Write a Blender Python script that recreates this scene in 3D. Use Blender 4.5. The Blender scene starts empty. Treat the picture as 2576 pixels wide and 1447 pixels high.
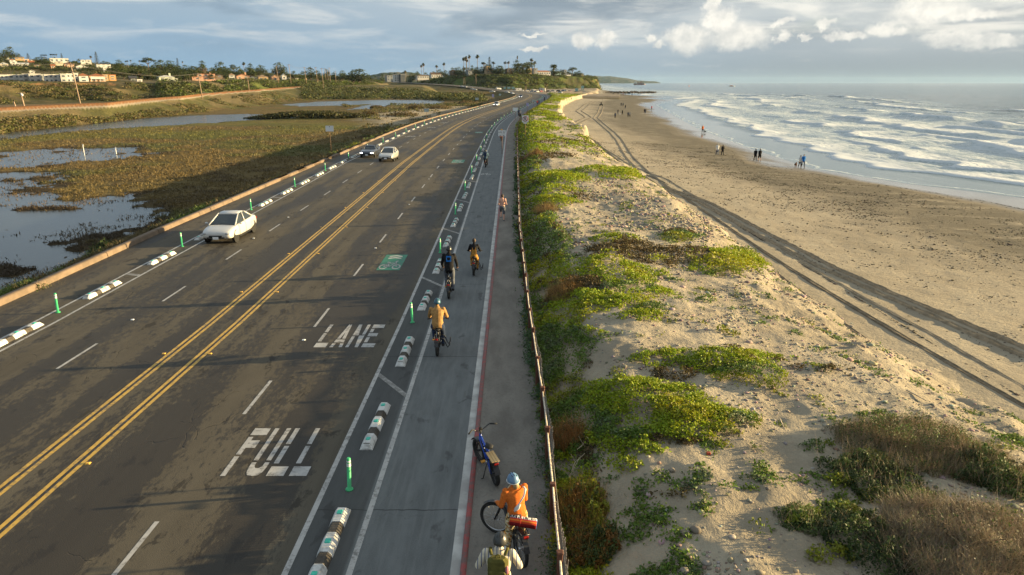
import bpy, math, random
import numpy as np
from mathutils import Vector, Matrix
random.seed(7)
RS = np.random.RandomState(11)
PI = math.pi
sc = bpy.context.scene
COL = sc.collection
# ------------------------------------------------------------------ camera
CH = 8.8                                   # metres above the road
FPX, CX, CY, PITCH = 1750.0, 1288.0, 723.5, math.radians(16.44)
SP, CP = math.sin(PITCH), math.cos(PITCH)
def at(x, y, z=0.0):
    """ground point (at height z) under a measured point of the photograph (2576 x 1447 grid)"""
    zc = (CH - z) / (SP + (y - CY) / FPX * CP)
    return ((x - CX) / FPX * zc, zc * CP - (y - CY) / FPX * zc * SP, z)
def sky_dir(x, y):
    v = Vector(((x - CX) / FPX, CP - (y - CY) / FPX * SP, -SP - (y - CY) / FPX * CP)).normalized()
    return v
cam_d = bpy.data.cameras.new('camera'); cam = bpy.data.objects.new('camera', cam_d); COL.objects.link(cam)
cam.location = (0, 0, CH); cam.rotation_euler = (PI / 2 - PITCH, 0, 0)
cam_d.sensor_width = 36; cam_d.lens = FPX / 2576 * 36; cam_d.clip_start = .1; cam_d.clip_end = 60000
sc.camera = cam
# ------------------------------------------------------------------ tagging
def tag(o, label=None, cat=None, group=None, kind=None):
    if label: o['label'] = label
    if cat: o['category'] = cat
    if group: o['group'] = group
    if kind: o['kind'] = kind
    return o
def empty(name, loc=(0, 0, 0), rz=0, label=None, cat=None, group=None):
    o = bpy.data.objects.new(name, None); COL.objects.link(o)
    o.location = loc; o.rotation_euler = (0, 0, rz); o.empty_display_size = .2
    return tag(o, label, cat, group)
def copy_tree(o, parent=None):
    c = o.copy(); COL.objects.link(c)
    if parent is not None: c.parent = parent
    for ch in list(o.children): copy_tree(ch, c)
    return c
# ------------------------------------------------------------------ mesh building
def np_mesh(name, V, F4=None, F3=None, mats=(), smooth=False, midx=None, parent=None, uv=None, colors=None, link=True):
    """fast mesh from numpy arrays; F4 quads, F3 triangles"""
    V = np.asarray(V, dtype=np.float32).reshape(-1, 3)
    parts, starts, n = [], [], 0
    tot = []
    if F4 is not None and len(F4):
        F4 = np.asarray(F4, dtype=np.int32); parts.append(F4.ravel()); tot.append(np.full(len(F4), 4, np.int32))
    if F3 is not None and len(F3):
        F3 = np.asarray(F3, dtype=np.int32); parts.append(F3.ravel()); tot.append(np.full(len(F3), 3, np.int32))
    loops = np.concatenate(parts); tot = np.concatenate(tot)
    starts = np.concatenate(([0], np.cumsum(tot)[:-1])).astype(np.int32)
    me = bpy.data.meshes.new(name)
    me.vertices.add(len(V)); me.vertices.foreach_set('co', V.ravel())
    me.loops.add(len(loops)); me.loops.foreach_set('vertex_index', loops)
    me.polygons.add(len(tot)); me.polygons.foreach_set('loop_start', starts)
    if smooth: me.polygons.foreach_set('use_smooth', np.ones(len(tot), dtype=bool))
    for m in mats: me.materials.append(m)
    if midx is not None: me.polygons.foreach_set('material_index', np.asarray(midx, dtype=np.int32))
    if uv is not None:
        ul = me.uv_layers.new(name='UVMap'); ul.data.foreach_set('uv', np.asarray(uv, np.float32)[loops].ravel())
    if colors is not None:
        for cn, cv in colors.items():
            cv = np.asarray(cv, np.float32)
            if cv.ndim == 1:
                a = me.attributes.new(cn, 'FLOAT', 'POINT'); a.data.foreach_set('value', cv)
            else:
                a = me.attributes.new(cn, 'FLOAT_COLOR', 'POINT')
                if cv.shape[1] == 3: cv = np.concatenate([cv, np.ones((len(cv), 1), np.float32)], 1)
                a.data.foreach_set('color', cv.ravel())
    me.update(calc_edges=True); me.validate()
    o = bpy.data.objects.new(name, me)
    if link: COL.objects.link(o)
    if parent is not None: o.parent = parent
    return o
class MB:
    """collects boxes, tubes, lofts and polygons; build() links them as ONE mesh object"""
    def __init__(s): s.v = []; s.f = []; s.m = []; s.sm = []
    def face(s, pts, m=0, smooth=False):
        n = len(s.v); s.v += [tuple(p) for p in pts]; s.f.append(tuple(range(n, n + len(pts)))); s.m.append(m); s.sm.append(smooth)
    def box(s, c, d, m=0, rz=0, M=None, taper=1.0, bev=0):
        x, y, z = d[0] / 2, d[1] / 2, d[2] / 2
        R = Matrix.Translation(c) @ (M if M is not None else Matrix.Rotation(rz, 4, 'Z'))
        n = len(s.v)
        if bev <= 0:
            P = [(-x, -y, -z), (x, -y, -z), (x, y, -z), (-x, y, -z), (-x * taper, -y * taper, z), (x * taper, -y * taper, z), (x * taper, y * taper, z), (-x * taper, y * taper, z)]
            s.v += [tuple(R @ Vector(p)) for p in P]
            Q = [(0, 3, 2, 1), (4, 5, 6, 7), (0, 1, 5, 4), (1, 2, 6, 5), (2, 3, 7, 6), (3, 0, 4, 7)]
            for q in Q: s.f.append(tuple(n + i for i in q)); s.m.append(m); s.sm.append(False)
        else:
            b = min(bev, x * .9, y * .9)
            oc = [(-x + b, -y), (x - b, -y), (x, -y + b), (x, y - b), (x - b, y), (-x + b, y), (-x, y - b), (-x, -y + b)]
            lv = [(z0, k) for z0, k in ((-z, 1), (z - bev, 1), (z, 1 - bev / max(x, y)))]
            for z0, k in lv: s.v += [tuple(R @ Vector((a * k, c2 * k, z0))) for a, c2 in oc]
            for L in range(2):
                for i in range(8):
                    j = (i + 1) % 8; s.f.append((n + L * 8 + i, n + L * 8 + j, n + L * 8 + 8 + j, n + L * 8 + 8 + i)); s.m.append(m); s.sm.append(False)
            s.f.append(tuple(n + 16 + i for i in range(8))); s.m.append(m); s.sm.append(False)
            s.f.append(tuple(n + 7 - i for i in range(8))); s.m.append(m); s.sm.append(False)
    def tube(s, pts, r, n=8, m=0, cap=True, smooth=True, flat=None):
        pts = [Vector(p) for p in pts]; k = len(pts)
        rr = r if isinstance(r, (list, tuple)) else [r] * k
        base = len(s.v); ref = Vector((0, 0, 1))
        for i, p in enumerate(pts):
            t = (pts[min(i + 1, k - 1)] - pts[max(i - 1, 0)])
            t = t.normalized() if t.length > 1e-9 else Vector((0, 0, 1))
            rf = ref if abs(t.dot(ref)) < .95 else Vector((0, 1, 0))
            a = t.cross(rf).normalized(); b = a.cross(t).normalized()
            for j in range(n):
                th = 2 * PI * j / n
                s.v.append(tuple(p + a * (math.cos(th) * rr[i]) + b * (math.sin(th) * rr[i] * (flat or 1))))
        for i in range(k - 1):
            for j in range(n):
                q = (j + 1) % n
                s.f.append((base + i * n + j, base + i * n + q, base + (i + 1) * n + q, base + (i + 1) * n + j)); s.m.append(m); s.sm.append(smooth)
        if cap:
            s.f.append(tuple(base + n - 1 - j for j in range(n))); s.m.append(m); s.sm.append(False)
            s.f.append(tuple(base + (k - 1) * n + j for j in range(n))); s.m.append(m); s.sm.append(False)
    def torus(s, c, R, r, axis='X', n=28, k=10, m=0, M=None, rw=None):
        base = len(s.v); rw = rw or r
        T = Matrix.Translation(c) @ (M or Matrix.Identity(4))
        for i in range(n):
            a = 2 * PI * i / n
            for j in range(k):
                b = 2 * PI * j / k
                rad = R + r * math.cos(b); w = rw * math.sin(b)
                p = Vector((w, rad * math.cos(a), rad * math.sin(a)))
                s.v.append(tuple(T @ p))
        for i in range(n):
            for j in range(k):
                i2, j2 = (i + 1) % n, (j + 1) % k
                s.f.append((base + i * k + j, base + i2 * k + j, base + i2 * k + j2, base + i * k + j2)); s.m.append(m); s.sm.append(True)
    def ell(s, c, r, n=12, k=8, m=0, M=None, half=False):
        T = Matrix.Translation(c) @ (M or Matrix.Identity(4)); base = len(s.v)
        lo = 0 if half else -PI / 2
        for i in range(k + 1):
            ph = lo + (PI / 2 - lo) * i / k
            for j in range(n):
                th = 2 * PI * j / n
                s.v.append(tuple(T @ Vector((r[0] * math.cos(ph) * math.cos(th), r[1] * math.cos(ph) * math.sin(th), r[2] * math.sin(ph)))))
        for i in range(k):
            for j in range(n):
                q = (j + 1) % n
                s.f.append((base + i * n + j, base + i * n + q, base + (i + 1) * n + q, base + (i + 1) * n + j)); s.m.append(m); s.sm.append(True)
        if half:
            s.f.append(tuple(base + n - 1 - j for j in range(n))); s.m.append(m); s.sm.append(False)
    def loft(s, rings, m=0, cap=True, smooth=True, closed=True):
        base = len(s.v); n = len(rings[0])
        for r in rings: s.v += [tuple(p) for p in r]
        for i in range(len(rings) - 1):
            for j in range(n if closed else n - 1):
                q = (j + 1) % n
                s.f.append((base + i * n + j, base + i * n + q, base + (i + 1) * n + q, base + (i + 1) * n + j)); s.m.append(m); s.sm.append(smooth)
        if cap and closed:
            s.f.append(tuple(base + n - 1 - j for j in range(n))); s.m.append(m); s.sm.append(False)
            s.f.append(tuple(base + (len(rings) - 1) * n + j for j in range(n))); s.m.append(m); s.sm.append(False)
    def prism(s, poly, z0, z1, m=0, M=None, mtop=None):
        """poly in local XY extruded along local Z"""
        T = M or Matrix.Identity(4); n = len(poly); base = len(s.v)
        s.v += [tuple(T @ Vector((p[0], p[1], z0))) for p in poly] + [tuple(T @ Vector((p[0], p[1], z1))) for p in poly]
        for j in range(n):
            q = (j + 1) % n; s.f.append((base + j, base + q, base + n + q, base + n + j)); s.m.append(m); s.sm.append(False)
        s.f.append(tuple(base + n - 1 - j for j in range(n))); s.m.append(m); s.sm.append(False)
        s.f.append(tuple(base + n + j for j in range(n))); s.m.append(m if mtop is None else mtop); s.sm.append(False)
    def build(s, name, mats, parent=None, link=True):
        me = bpy.data.meshes.new(name)
        me.from_pydata(s.v, [], s.f)
        for m in (mats if isinstance(mats, (list, tuple)) else [mats]): me.materials.append(m)
        me.polygons.foreach_set('material_index', s.m)
        me.polygons.foreach_set('use_smooth', s.sm)
        me.update()
        o = bpy.data.objects.new(name, me)
        if link: COL.objects.link(o)
        if parent is not None: o.parent = parent
        return o
# ------------------------------------------------------------------ numpy noise
def _hash(ix, iy, seed):
    h = (ix.astype(np.int64) * 374761393 + iy.astype(np.int64) * 668265263 + seed * 974634777) & 0x7fffffff
    h = ((h ^ (h >> 13)) * 1274126177) & 0x7fffffff
    return ((h ^ (h >> 16)) & 0xffff) / 65535.0
def vnoise(x, y, seed=0):
    x = np.asarray(x, float); y = np.asarray(y, float)
    ix, iy = np.floor(x), np.floor(y); fx, fy = x - ix, y - iy
    ux, uy = fx * fx * fx * (fx * (fx * 6 - 15) + 10), fy * fy * fy * (fy * (fy * 6 - 15) + 10)
    a, b = _hash(ix, iy, seed), _hash(ix + 1, iy, seed); c, d = _hash(ix, iy + 1, seed), _hash(ix + 1, iy + 1, seed)
    return (a + (b - a) * ux) * (1 - uy) + (c + (d - c) * ux) * uy
def fbm(x, y, oct=4, seed=0):
    r, amp, tot = 0, 1.0, 0
    for i in range(oct):
        r = r + amp * vnoise(x * 2 ** i + 17.3 * i, y * 2 ** i - 9.1 * i, seed + i); tot += amp; amp *= .5
    return r / tot
def smooth(x, a, b):
    t = np.clip((x - a) / (b - a), 0, 1); return t * t * (3 - 2 * t)
def poly_sd(X, Y, poly):
    """signed distance, positive inside"""
    P = np.asarray(poly, float); n = len(P)
    d = np.full(np.shape(X), 1e9); inside = np.zeros(np.shape(X), bool)
    for i in range(n):
        ax, ay = P[i]; bx, by = P[(i + 1) % n]
        ex, ey = bx - ax, by - ay; wx, wy = X - ax, Y - ay
        t = np.clip((wx * ex + wy * ey) / (ex * ex + ey * ey + 1e-12), 0, 1)
        d = np.minimum(d, np.hypot(wx - ex * t, wy - ey * t))
        c = ((ay > Y) != (by > Y)) & (X < (bx - ax) * (Y - ay) / (by - ay + 1e-12) + ax)
        inside ^= c
    return np.where(inside, d, -d)
# ------------------------------------------------------------------ materials
class NT:
    def __init__(s, mat): s.t = mat.node_tree; s.L = s.t.links
    def n(s, typ, ins=None, **kw):
        nd = s.t.nodes.new(typ)
        for k, v in kw.items(): setattr(nd, k, v)
        for k, v in (ins or {}).items():
            sk = nd.inputs[k]
            if isinstance(v, bpy.types.NodeSocket): s.L.new(v, sk)
            else:
                if sk.type == 'RGBA' and len(v) == 3: v = (*v, 1)
                sk.default_value = v
        return nd
    def math(s, op, a, b=0.0, c=None, clamp=False):
        i = {0: a, 1: b}
        if c is not None: i[2] = c
        return s.n('ShaderNodeMath', i, operation=op, use_clamp=clamp).outputs[0]
    def mix(s, f, a, b, blend='MIX'):
        nd = s.n('ShaderNodeMix', data_type='RGBA', blend_type=blend)
        for k, v in ((0, f), (6, a), (7, b)):
            sk = nd.inputs[k]
            if isinstance(v, bpy.types.NodeSocket): s.L.new(v, sk)
            else: sk.default_value = v if k == 0 else (*v[:3], 1)
        return nd.outputs[2]
    def step(s, x, a, b):
        return s.n('ShaderNodeMapRange', {0: x, 1: a, 2: b, 3: 0.0, 4: 1.0}, interpolation_type='SMOOTHSTEP').outputs[0]
    def noise(s, vec, scale, detail=4, rough=.55, dist=0.0):
        return s.n('ShaderNodeTexNoise', {'Vector': vec, 'Scale': scale, 'Detail': detail, 'Roughness': rough, 'Distortion': dist}).outputs['Fac']
    def map(s, vec, scale=(1, 1, 1), loc=(0, 0, 0), rot=(0, 0, 0)):
        return s.n('ShaderNodeMapping', {'Vector': vec, 'Scale': scale, 'Location': loc, 'Rotation': rot}).outputs[0]
    def co(s, kind='world'):
        if kind == 'world': return s.n('ShaderNodeNewGeometry').outputs['Position']
        return s.n('ShaderNodeTexCoord').outputs['UV' if kind == 'uv' else 'Object']
    def attr(s, name): 
        a = s.n('ShaderNodeAttribute', attribute_name=name); return a
    def bump(s, h, strength=.3, dist=.05):
        return s.n('ShaderNodeBump', {'Height': h, 'Strength': strength, 'Distance': dist}).outputs[0]
def new_mat(name, rough=.7, spec=.3, metal=0.0):
    m = bpy.data.materials.new(name); m.use_nodes = True
    b = m.node_tree.nodes['Principled BSDF']; b.inputs['Roughness'].default_value = rough
    b.inputs['Specular IOR Level'].default_value = spec; b.inputs['Metallic'].default_value = metal
    return m, NT(m), b
def pmat(name, c1, c2=None, scale=6., rough=.7, spec=.3, metal=0., bump=0., bscale=None, stretch=(1, 1, 1), coord='obj', detail=4, lo=.35, hi=.65, bdist=.02):
    m, n, b = new_mat(name, rough, spec, metal)
    c2 = c2 or tuple(x * .75 for x in c1)
    v = n.map(n.co(coord), stretch)
    f = n.step(n.noise(v, scale, detail), lo, hi)
    n.L.new(n.mix(f, c1, c2), b.inputs['Base Color'])
    if bump: n.L.new(n.bump(n.noise(v, bscale or scale * 3, 4), bump, bdist), b.inputs['Normal'])
    return m
def leaf_mat(name, transl=.25, rough=.6):
    """foliage coloured by the mesh's own leaf colour attribute"""
    m, n, b = new_mat(name, rough, .25)
    a = n.attr('leafcol').outputs['Color']
    n.L.new(a, b.inputs['Base Color'])
    tr = n.n('ShaderNodeBsdfTranslucent', {'Color': a})
    ms = n.n('ShaderNodeMixShader', {0: transl}); n.L.new(b.outputs[0], ms.inputs[1]); n.L.new(tr.outputs[0], ms.inputs[2])
    n.L.new(ms.outputs[0], m.node_tree.nodes['Material Output'].inputs['Surface'])
    return m
def leaves(P, size, col, up=.5, rs=RS, aspect=1.0, tri=False):
    """one small randomly turned face per point. P (n,3), size (n,), col (n,3) -> V, F, C"""
    n = len(P); size = np.asarray(size).reshape(-1, 1)
    nr = rs.normal(size=(n, 3)); nr[:, 2] = np.abs(nr[:, 2]) + up; nr /= np.linalg.norm(nr, axis=1, keepdims=True)
    a = np.cross(nr, rs.normal(size=(n, 3))); a /= np.linalg.norm(a, axis=1, keepdims=True) + 1e-9
    b = np.cross(nr, a)
    a = a * size * .5; b = b * size * .5 * aspect
    # a leaf-like kite: 4 points
    V = np.stack([P - a, P - b * .75 + a * .12, P + a, P + b * .75 + a * .12], 1).reshape(-1, 3)
    F = np.arange(4 * n).reshape(-1, 4)
    C = np.repeat(col, 4, axis=0)
    return V, F, C
def blades(P, h, w, col, lean, rs=RS):
    """thin upright triangles: stalks and grass blades"""
    n = len(P); th = rs.uniform(0, 2 * PI, n); w = np.asarray(w).reshape(-1, 1)
    a = np.stack([np.cos(th), np.sin(th), np.zeros(n)], 1) * w * .5
    tip = P + np.stack([rs.normal(size=n) * lean * h, rs.normal(size=n) * lean * h, h * (1 - .3 * rs.rand(n))], 1)
    V = np.stack([P - a, P + a, tip], 1).reshape(-1, 3)
    return V, np.arange(3 * n).reshape(-1, 3), np.repeat(col, 3, axis=0)
def jitter(base, n, amt=.25, rs=RS):
    c = np.asarray(base)[None, :] * (1 + rs.uniform(-amt, amt, (n, 1))) * (1 + rs.uniform(-amt * .4, amt * .4, (n, 3)))
    return np.clip(c, .004, .9)
# ------------------------------------------------------------------ light, sky
SUN_EL, SUN_AZ = math.radians(8.5), math.radians(8)        # azimuth from +X towards +Y
TO_SUN = Vector((math.cos(SUN_AZ) * math.cos(SUN_EL), math.sin(SUN_AZ) * math.cos(SUN_EL), math.sin(SUN_EL)))
sl = bpy.data.lights.new('sun', 'SUN'); so = bpy.data.objects.new('sun', sl); COL.objects.link(so)
sl.energy = 4.9; sl.angle = math.radians(.6); sl.color = (1.0, .76, .40)
so.rotation_euler = TO_SUN.to_track_quat('Z', 'Y').to_euler()
sc.view_settings.view_transform = 'Standard'; sc.view_settings.look = 'None'; sc.view_settings.exposure = 1.7
def make_world():
    w = bpy.data.worlds.new('World'); sc.world = w; w.use_nodes = True
    n = NT(w); t = w.node_tree
    bg = t.nodes['Background']; bg.inputs['Strength'].default_value = .076
    sky = n.n('ShaderNodeTexSky', sky_type='NISHITA', sun_disc=False, sun_elevation=SUN_EL, sun_rotation=PI / 2 - SUN_AZ, air_density=1.0, dust_density=1.5, ozone_density=1.5)
    d = n.n('ShaderNodeTexCoord').outputs['Generated']
    sp = n.n('ShaderNodeSeparateXYZ', {0: d})
    az = n.math('ARCTAN2', sp.outputs[0], sp.outputs[1]); el = n.math('ARCSINE', sp.outputs[2])
    # broken layer cloud, stretched along the horizon
    v1 = n.map(d, (3.2, 3.2, 15)); v2 = n.map(d, (7, 7, 42), (3.1, 1.7, .4)); v3 = n.map(d, (16, 16, 60), (.3, 5.7, 2.4))
    a1 = n.noise(v1, 1.35, 5, .52, .3); a2 = n.noise(v2, 1.0, 6, .55, .4); a3 = n.noise(v3, 1.0, 5, .6, .3)
    right = n.step(az, -.55, .75); up = n.step(el, 0.0, .13)
    low_c = n.mix(right, (1.10, 1.76, 2.42), (1.62, 1.84, 1.95))
    up_c = n.mix(right, (1.55, 2.0, 2.38), (3.0, 3.05, 2.9))
    base = n.mix(up, low_c, up_c)
    dark = n.mix(right, (.78, 1.16, 1.56), (1.5, 1.66, 1.76))
    m1 = n.math('MULTIPLY', n.step(a1, .46, .66), n.step(el, .02, .09))
    c = n.mix(n.math('MULTIPLY', m1, .9), base, dark)
    pale = n.mix(right, (2.9, 3.05, 3.05), (4.2, 4.05, 3.6))
    m2 = n.math('MULTIPLY', n.math('MULTIPLY', n.step(a2, .45, .68), n.step(el, .025, .075)), n.math('ADD', .7, n.math('MULTIPLY', right, .25)))
    c = n.mix(m2, c, pale)
    c = n.mix(n.math('MULTIPLY', n.step(a3, .55, .75), .22), c, pale)
    # grey rain bank over the sea near the horizon
    gb = n.math('MULTIPLY', n.step(az, .12, .4), n.math('SUBTRACT', 1.0, n.step(el, .012, .05)))
    c = n.mix(n.math('MULTIPLY', gb, .5), c, (1.22, 1.38, 1.48))
    hz = n.math('SUBTRACT', 1.0, n.step(el, -.005, .022))
    c = n.mix(n.math('MULTIPLY', hz, .35), c, (1.45, 1.72, 1.88))
    # clear gaps of the physical sky
    gap = n.math('MULTIPLY', n.step(n.noise(n.map(d, (4, 4, 22), (7, 2, 1)), 1.1, 4, .5), .60, .72), n.step(el, .05, .1))
    c = n.mix(n.math('MULTIPLY', gap, .35), c, sky.outputs[0])
    # sunlit cumulus heads, each at its own bearing
    ae = n.n('ShaderNodeCombineXYZ', {0: az, 1: el, 2: 0.0}).outputs[0]
    w1 = n.n('ShaderNodeTexNoise', {'Vector': ae, 'Scale': 26.0, 'Detail': 9.0, 'Roughness': .68})
    wv = n.n('ShaderNodeVectorMath', {0: w1.outputs['Color'], 1: (.5, .5, .5)}, operation='SUBTRACT').outputs[0]
    wv = n.n('ShaderNodeVectorMath', {0: wv, 1: (.056, .040, 0.0)}, operation='MULTIPLY').outputs[0]
    pz = n.n('ShaderNodeVectorMath', {0: ae, 1: wv}, operation='ADD').outputs[0]
    heads = [(300, 220, 52, 40), (410, 215, 62, 46), (640, 195, 40, 24), (690, 232, 36, 18), (840, 195, 112, 72), (1110, 190, 165, 62), (1000, 105, 92, 70),
             (985, 20, 42, 60), (1350, 190, 46, 28), (1460, 196, 34, 16), (1665, 182, 88, 24), (1850, 150, 72, 36), (1960, 156, 48, 24),
             (2200, 205, 130, 40), (2390, 225, 130, 30), (2080, 50, 170, 62), (2300, 85, 120, 26), (1330, 110, 60, 18), (1560, 128, 44, 18), (30, 180, 60, 8), (40, 262, 70, 13)]
    dmin = None
    for cx, cy, rx, ry in heads:
        X, Y = (2100 + cx / 1.2906) / 1.59, cy / 1.2906 / 1.59
        v = sky_dir(X, Y); a0, e0 = math.atan2(v.x, v.y), math.asin(v.z)
        k = 1.2906 * 1.59 * 1790
        sx, sy = k / rx, k / ry
        q = n.n('ShaderNodeVectorMath', {0: pz, 1: (sx, sy, 0), 2: (-a0 * sx, -e0 * sy, 0)}, operation='MULTIPLY_ADD').outputs[0]
        ln = n.n('ShaderNodeVectorMath', {0: q}, operation='LENGTH').outputs['Value']
        dmin = ln if dmin is None else n.math('SMOOTH_MIN', dmin, ln, .22)
    cm = n.math('SUBTRACT', 1.0, n.step(dmin, .50, 1.20))
    body = n.noise(ae, 60, 5, .6)
    shade = n.math('ADD', n.math('MULTIPLY', n.step(body, .3, .7), .55), n.math('MULTIPLY', n.step(el, .028, .075), .45), clamp=True)
    cc = n.mix(shade, (2.5, 2.56, 2.5), (4.6, 4.4, 3.9))
    c = n.mix(n.math('MULTIPLY', cm, .88), c, cc)
    hi = n.step(el, .11, .38); c = n.mix(n.math('MULTIPLY', hi, .9), c, n.mix(right, (1.9, 2.3, 2.65), (2.3, 2.5, 2.6)))
    n.L.new(c, bg.inputs['Color'])
make_world()
# ------------------------------------------------------------------ road alignment
_cy = np.array([-60, 0, 60, 130, 155, 190, 247, 300, 350, 410, 465, 520, 570, 620, 660, 704, 760, 825, 1010, 1300, 1500.])
_cx = np.array([0, 0, 0, 0, .5, 2.4, 7.6, 12., 16.6, 21.2, 24.2, 25.2, 24.0, 19.5, 13., 1., -21., -49., -135., -290., -400.])
_fy = np.arange(-60, 1500, 1.0); _fx = np.interp(_fy, _cy, _cx)
_k = np.hanning(41); _k /= _k.sum(); _fx = np.convolve(np.pad(_fx, 20, mode='edge'), _k, 'valid')
def Xc(Y): return np.interp(Y, _fy, _fx)
def Zr(Y): return np.interp(Y, [-60, 590, 640, 704, 760, 825, 1010, 1100, 1500], [0, 0, .3, 1.0, 2.7, 5.0, 8.3, 9.0, 9.2])
def widen(Y): return 1 + .085 * np.clip((np.asarray(Y, float) - 25) / 55, 0, 1)
def RP(Y, t, z=0.0, lane=True):
    """road coordinates (distance along, offset) -> world"""
    Y = np.asarray(Y, float); t = np.asarray(t, float) * np.ones_like(Y)
    if lane: t = np.where(t > -1.4, t, t * widen(Y))
    ph = np.arctan(np.interp(Y, _fy, np.gradient(_fx)))
    return np.stack([Xc(Y) + t * np.cos(ph), Y - t * np.sin(ph), Zr(Y) + z + 0 * Y], -1)
def heading(Y): return float(np.arctan(np.interp(Y, _fy, np.gradient(_fx))))
def kerb_t(Y): return np.interp(Y, [0, 28, 42, 91, 157], [-20.9, -20.95, -21.4, -21.7, -22.0])
def fence_x(Y): return Xc(Y) + np.interp(Y, [0, 16, 24, 40, 80, 150], [.8, .83, .62, .42, .6, 1.0])
ROAD_END = 1320
def ygrid(a, b, near, ratio):
    out = [a]
    while out[-1] < b: out.append(out[-1] + max(near, (out[-1]) * ratio))
    return np.array(out)
def strip(name, t0, t1, z, mat, y0, y1, lane=True, step=None, kind='structure'):
    Y = np.linspace(y0, y1, max(2, int((y1 - y0) / (step or 2.5)) + 1))
    A, B = RP(Y, t0, z, lane), RP(Y, t1, z, lane); n = len(Y)
    V = np.concatenate([A, B]); i = np.arange(n - 1)
    F = np.stack([i, i + n, i + n + 1, i + 1], 1)
    return V, F
def join_np(name, parts, mat, kind='structure', **kw):
    Vs, Fs, off = [], [], 0
    for V, F in parts: Vs.append(V); Fs.append(F + off); off += len(V)
    o = np_mesh(name, np.concatenate(Vs), np.concatenate(Fs), mats=[mat], **kw)
    if kind: o['kind'] = kind
    return o
# ------------------------------------------------------------------ road materials
def asphalt():
    m, n, b = new_mat('asphalt', .85, .25)
    uv = n.co('uv'); su = n.n('ShaderNodeSeparateXYZ', {0: uv}); t = su.outputs[0]
    fine = n.noise(uv, 38, 3, .7); mid = n.noise(n.map(uv, (1, .3, 1)), .9, 5, .6)
    c = n.mix(n.step(mid, .3, .7), (.068, .058, .042), (.094, .081, .059))
    c = n.mix(n.math('MULTIPLY', n.step(fine, .35, .7), .5), c, (.118, .104, .080))
    # lengthwise wear bands and seams
    band = n.noise(n.map(uv, (1.5, .02, 1)), 1.0, 3, .6)
    c = n.mix(n.math('MULTIPLY', n.step(band, .45, .7), .35), c, (.046, .039, .029))
    # damp, ragged stains stretched along the road
    wv = n.n('ShaderNodeTexNoise', {'Vector': n.map(uv, (1.6, .8, 1)), 'Scale': 1.4, 'Detail': 4.0}).outputs['Color']
    wv = n.n('ShaderNodeVectorMath', {0: wv, 1: (.55, 1.1, 0)}, operation='MULTIPLY').outputs[0]
    uw = n.n('ShaderNodeVectorMath', {0: uv, 1: wv}, operation='ADD').outputs[0]
    st = n.noise(n.map(uw, (.62, .06, 1), (3.1, .9, 0)), 1.0, 3, .5)
    for c0, w0, k0, v0 in ((-5.7, .85, .15, 52.0), (-14.2, 2.0, .10, 40.0), (-8.6, .5, .05, 60.0), (-10.95, .3, .10, 40.0)):
        g0 = n.math('POWER', 2.718, n.math('MULTIPLY', n.math('POWER', n.math('ABSOLUTE', n.math('DIVIDE', n.math('SUBTRACT', t, c0), w0)), 2.0), -1.0))
        st = n.math('ADD', st, n.math('MULTIPLY', n.math('MULTIPLY', g0, k0), n.math('SUBTRACT', 1.0, n.step(su.outputs[1], v0 * .6, v0 * 1.5))))
    frg = n.noise(n.map(uv, (4.5, 1.6, 1)), 1.8, 6, .75)
    sm = n.step(n.math('ADD', st, n.math('MULTIPLY', n.math('SUBTRACT', frg, .5), .62)), .495, .565)
    lane = n.math('SUBTRACT', 1.0, n.step(t, -4.7, -4.2))
    sm = n.math('MULTIPLY', sm, lane)
    c = n.mix(n.math('MULTIPLY', sm, .74), c, (.024, .020, .016))
    st2 = n.noise(n.map(uw, (1.3, .5, 1), (1.3, 5.9, 0)), 1.2, 6, .7)
    sm2 = n.math('MULTIPLY', n.step(st2, .575, .62), lane)
    c = n.mix(n.math('MULTIPLY', sm2, .7), c, (.022, .019, .016))
    # cracks
    vor = n.n('ShaderNodeTexVoronoi', {'Vector': n.map(uw, (1.0, .55, 1)), 'Scale': 1.0}, feature='DISTANCE_TO_EDGE').outputs['Distance']
    ck = n.math('MULTIPLY', n.math('SUBTRACT', 1.0, n.step(vor, .003, .010)), n.step(n.noise(n.map(uv, (.5, .2, 1)), 1.0, 3), .56, .62))
    c = n.mix(n.math('MULTIPLY', ck, .8), c, (.022, .020, .018))
    # smoother bike way; the grey of its shade is put into the colour
    bw = n.step(t, -4.35, -4.2)
    g = n.mix(n.step(n.noise(n.map(uv, (2.2, .5, 1)), 1.3, 6, .65), .3, .7), (.095, .102, .102), (.138, .147, .147))
    g = n.mix(n.math('MULTIPLY', n.step(n.noise(n.map(uv, (9, .25, 1)), 1.0, 3), .45, .75), .35), g, (.185, .19, .185))
    g = n.mix(n.math('MULTIPLY', n.step(fine, .4, .7), .35), g, (.19, .195, .19))
    g = n.mix(n.math('MULTIPLY', n.step(n.noise(n.map(uw, (1.5, .8, 1)), .8, 4), .62, .68), .6), g, (.05, .05, .05))
    jt = n.math('LESS_THAN', n.math('ABSOLUTE', n.math('SUBTRACT', n.math('FRACT', n.math('ADD', n.math('DIVIDE', su.outputs[1], 8.7), n.math('MULTIPLY', n.noise(uv, 2.0, 2), .02))), .5)), .0022)
    g = n.mix(n.math('MULTIPLY', jt, .7), g, (.03, .03, .03))
    buf = n.math('MULTIPLY', n.step(t, -4.35, -4.25), n.math('SUBTRACT', 1.0, n.step(t, -3.2, -3.1)))
    g = n.mix(n.math('MULTIPLY', buf, .6), g, (.035, .034, .032))
    c = n.mix(bw, c, g)
    n.L.new(c, b.inputs['Base Color'])
    rg = n.math('SUBTRACT', .88, n.math('MULTIPLY', sm, .25)); n.L.new(rg, b.inputs['Roughness'])
    h = n.math('ADD', fine, n.math('MULTIPLY', ck, -2.0))
    n.L.new(n.bump(h, .55, .012), b.inputs['Normal'])
    return m
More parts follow.
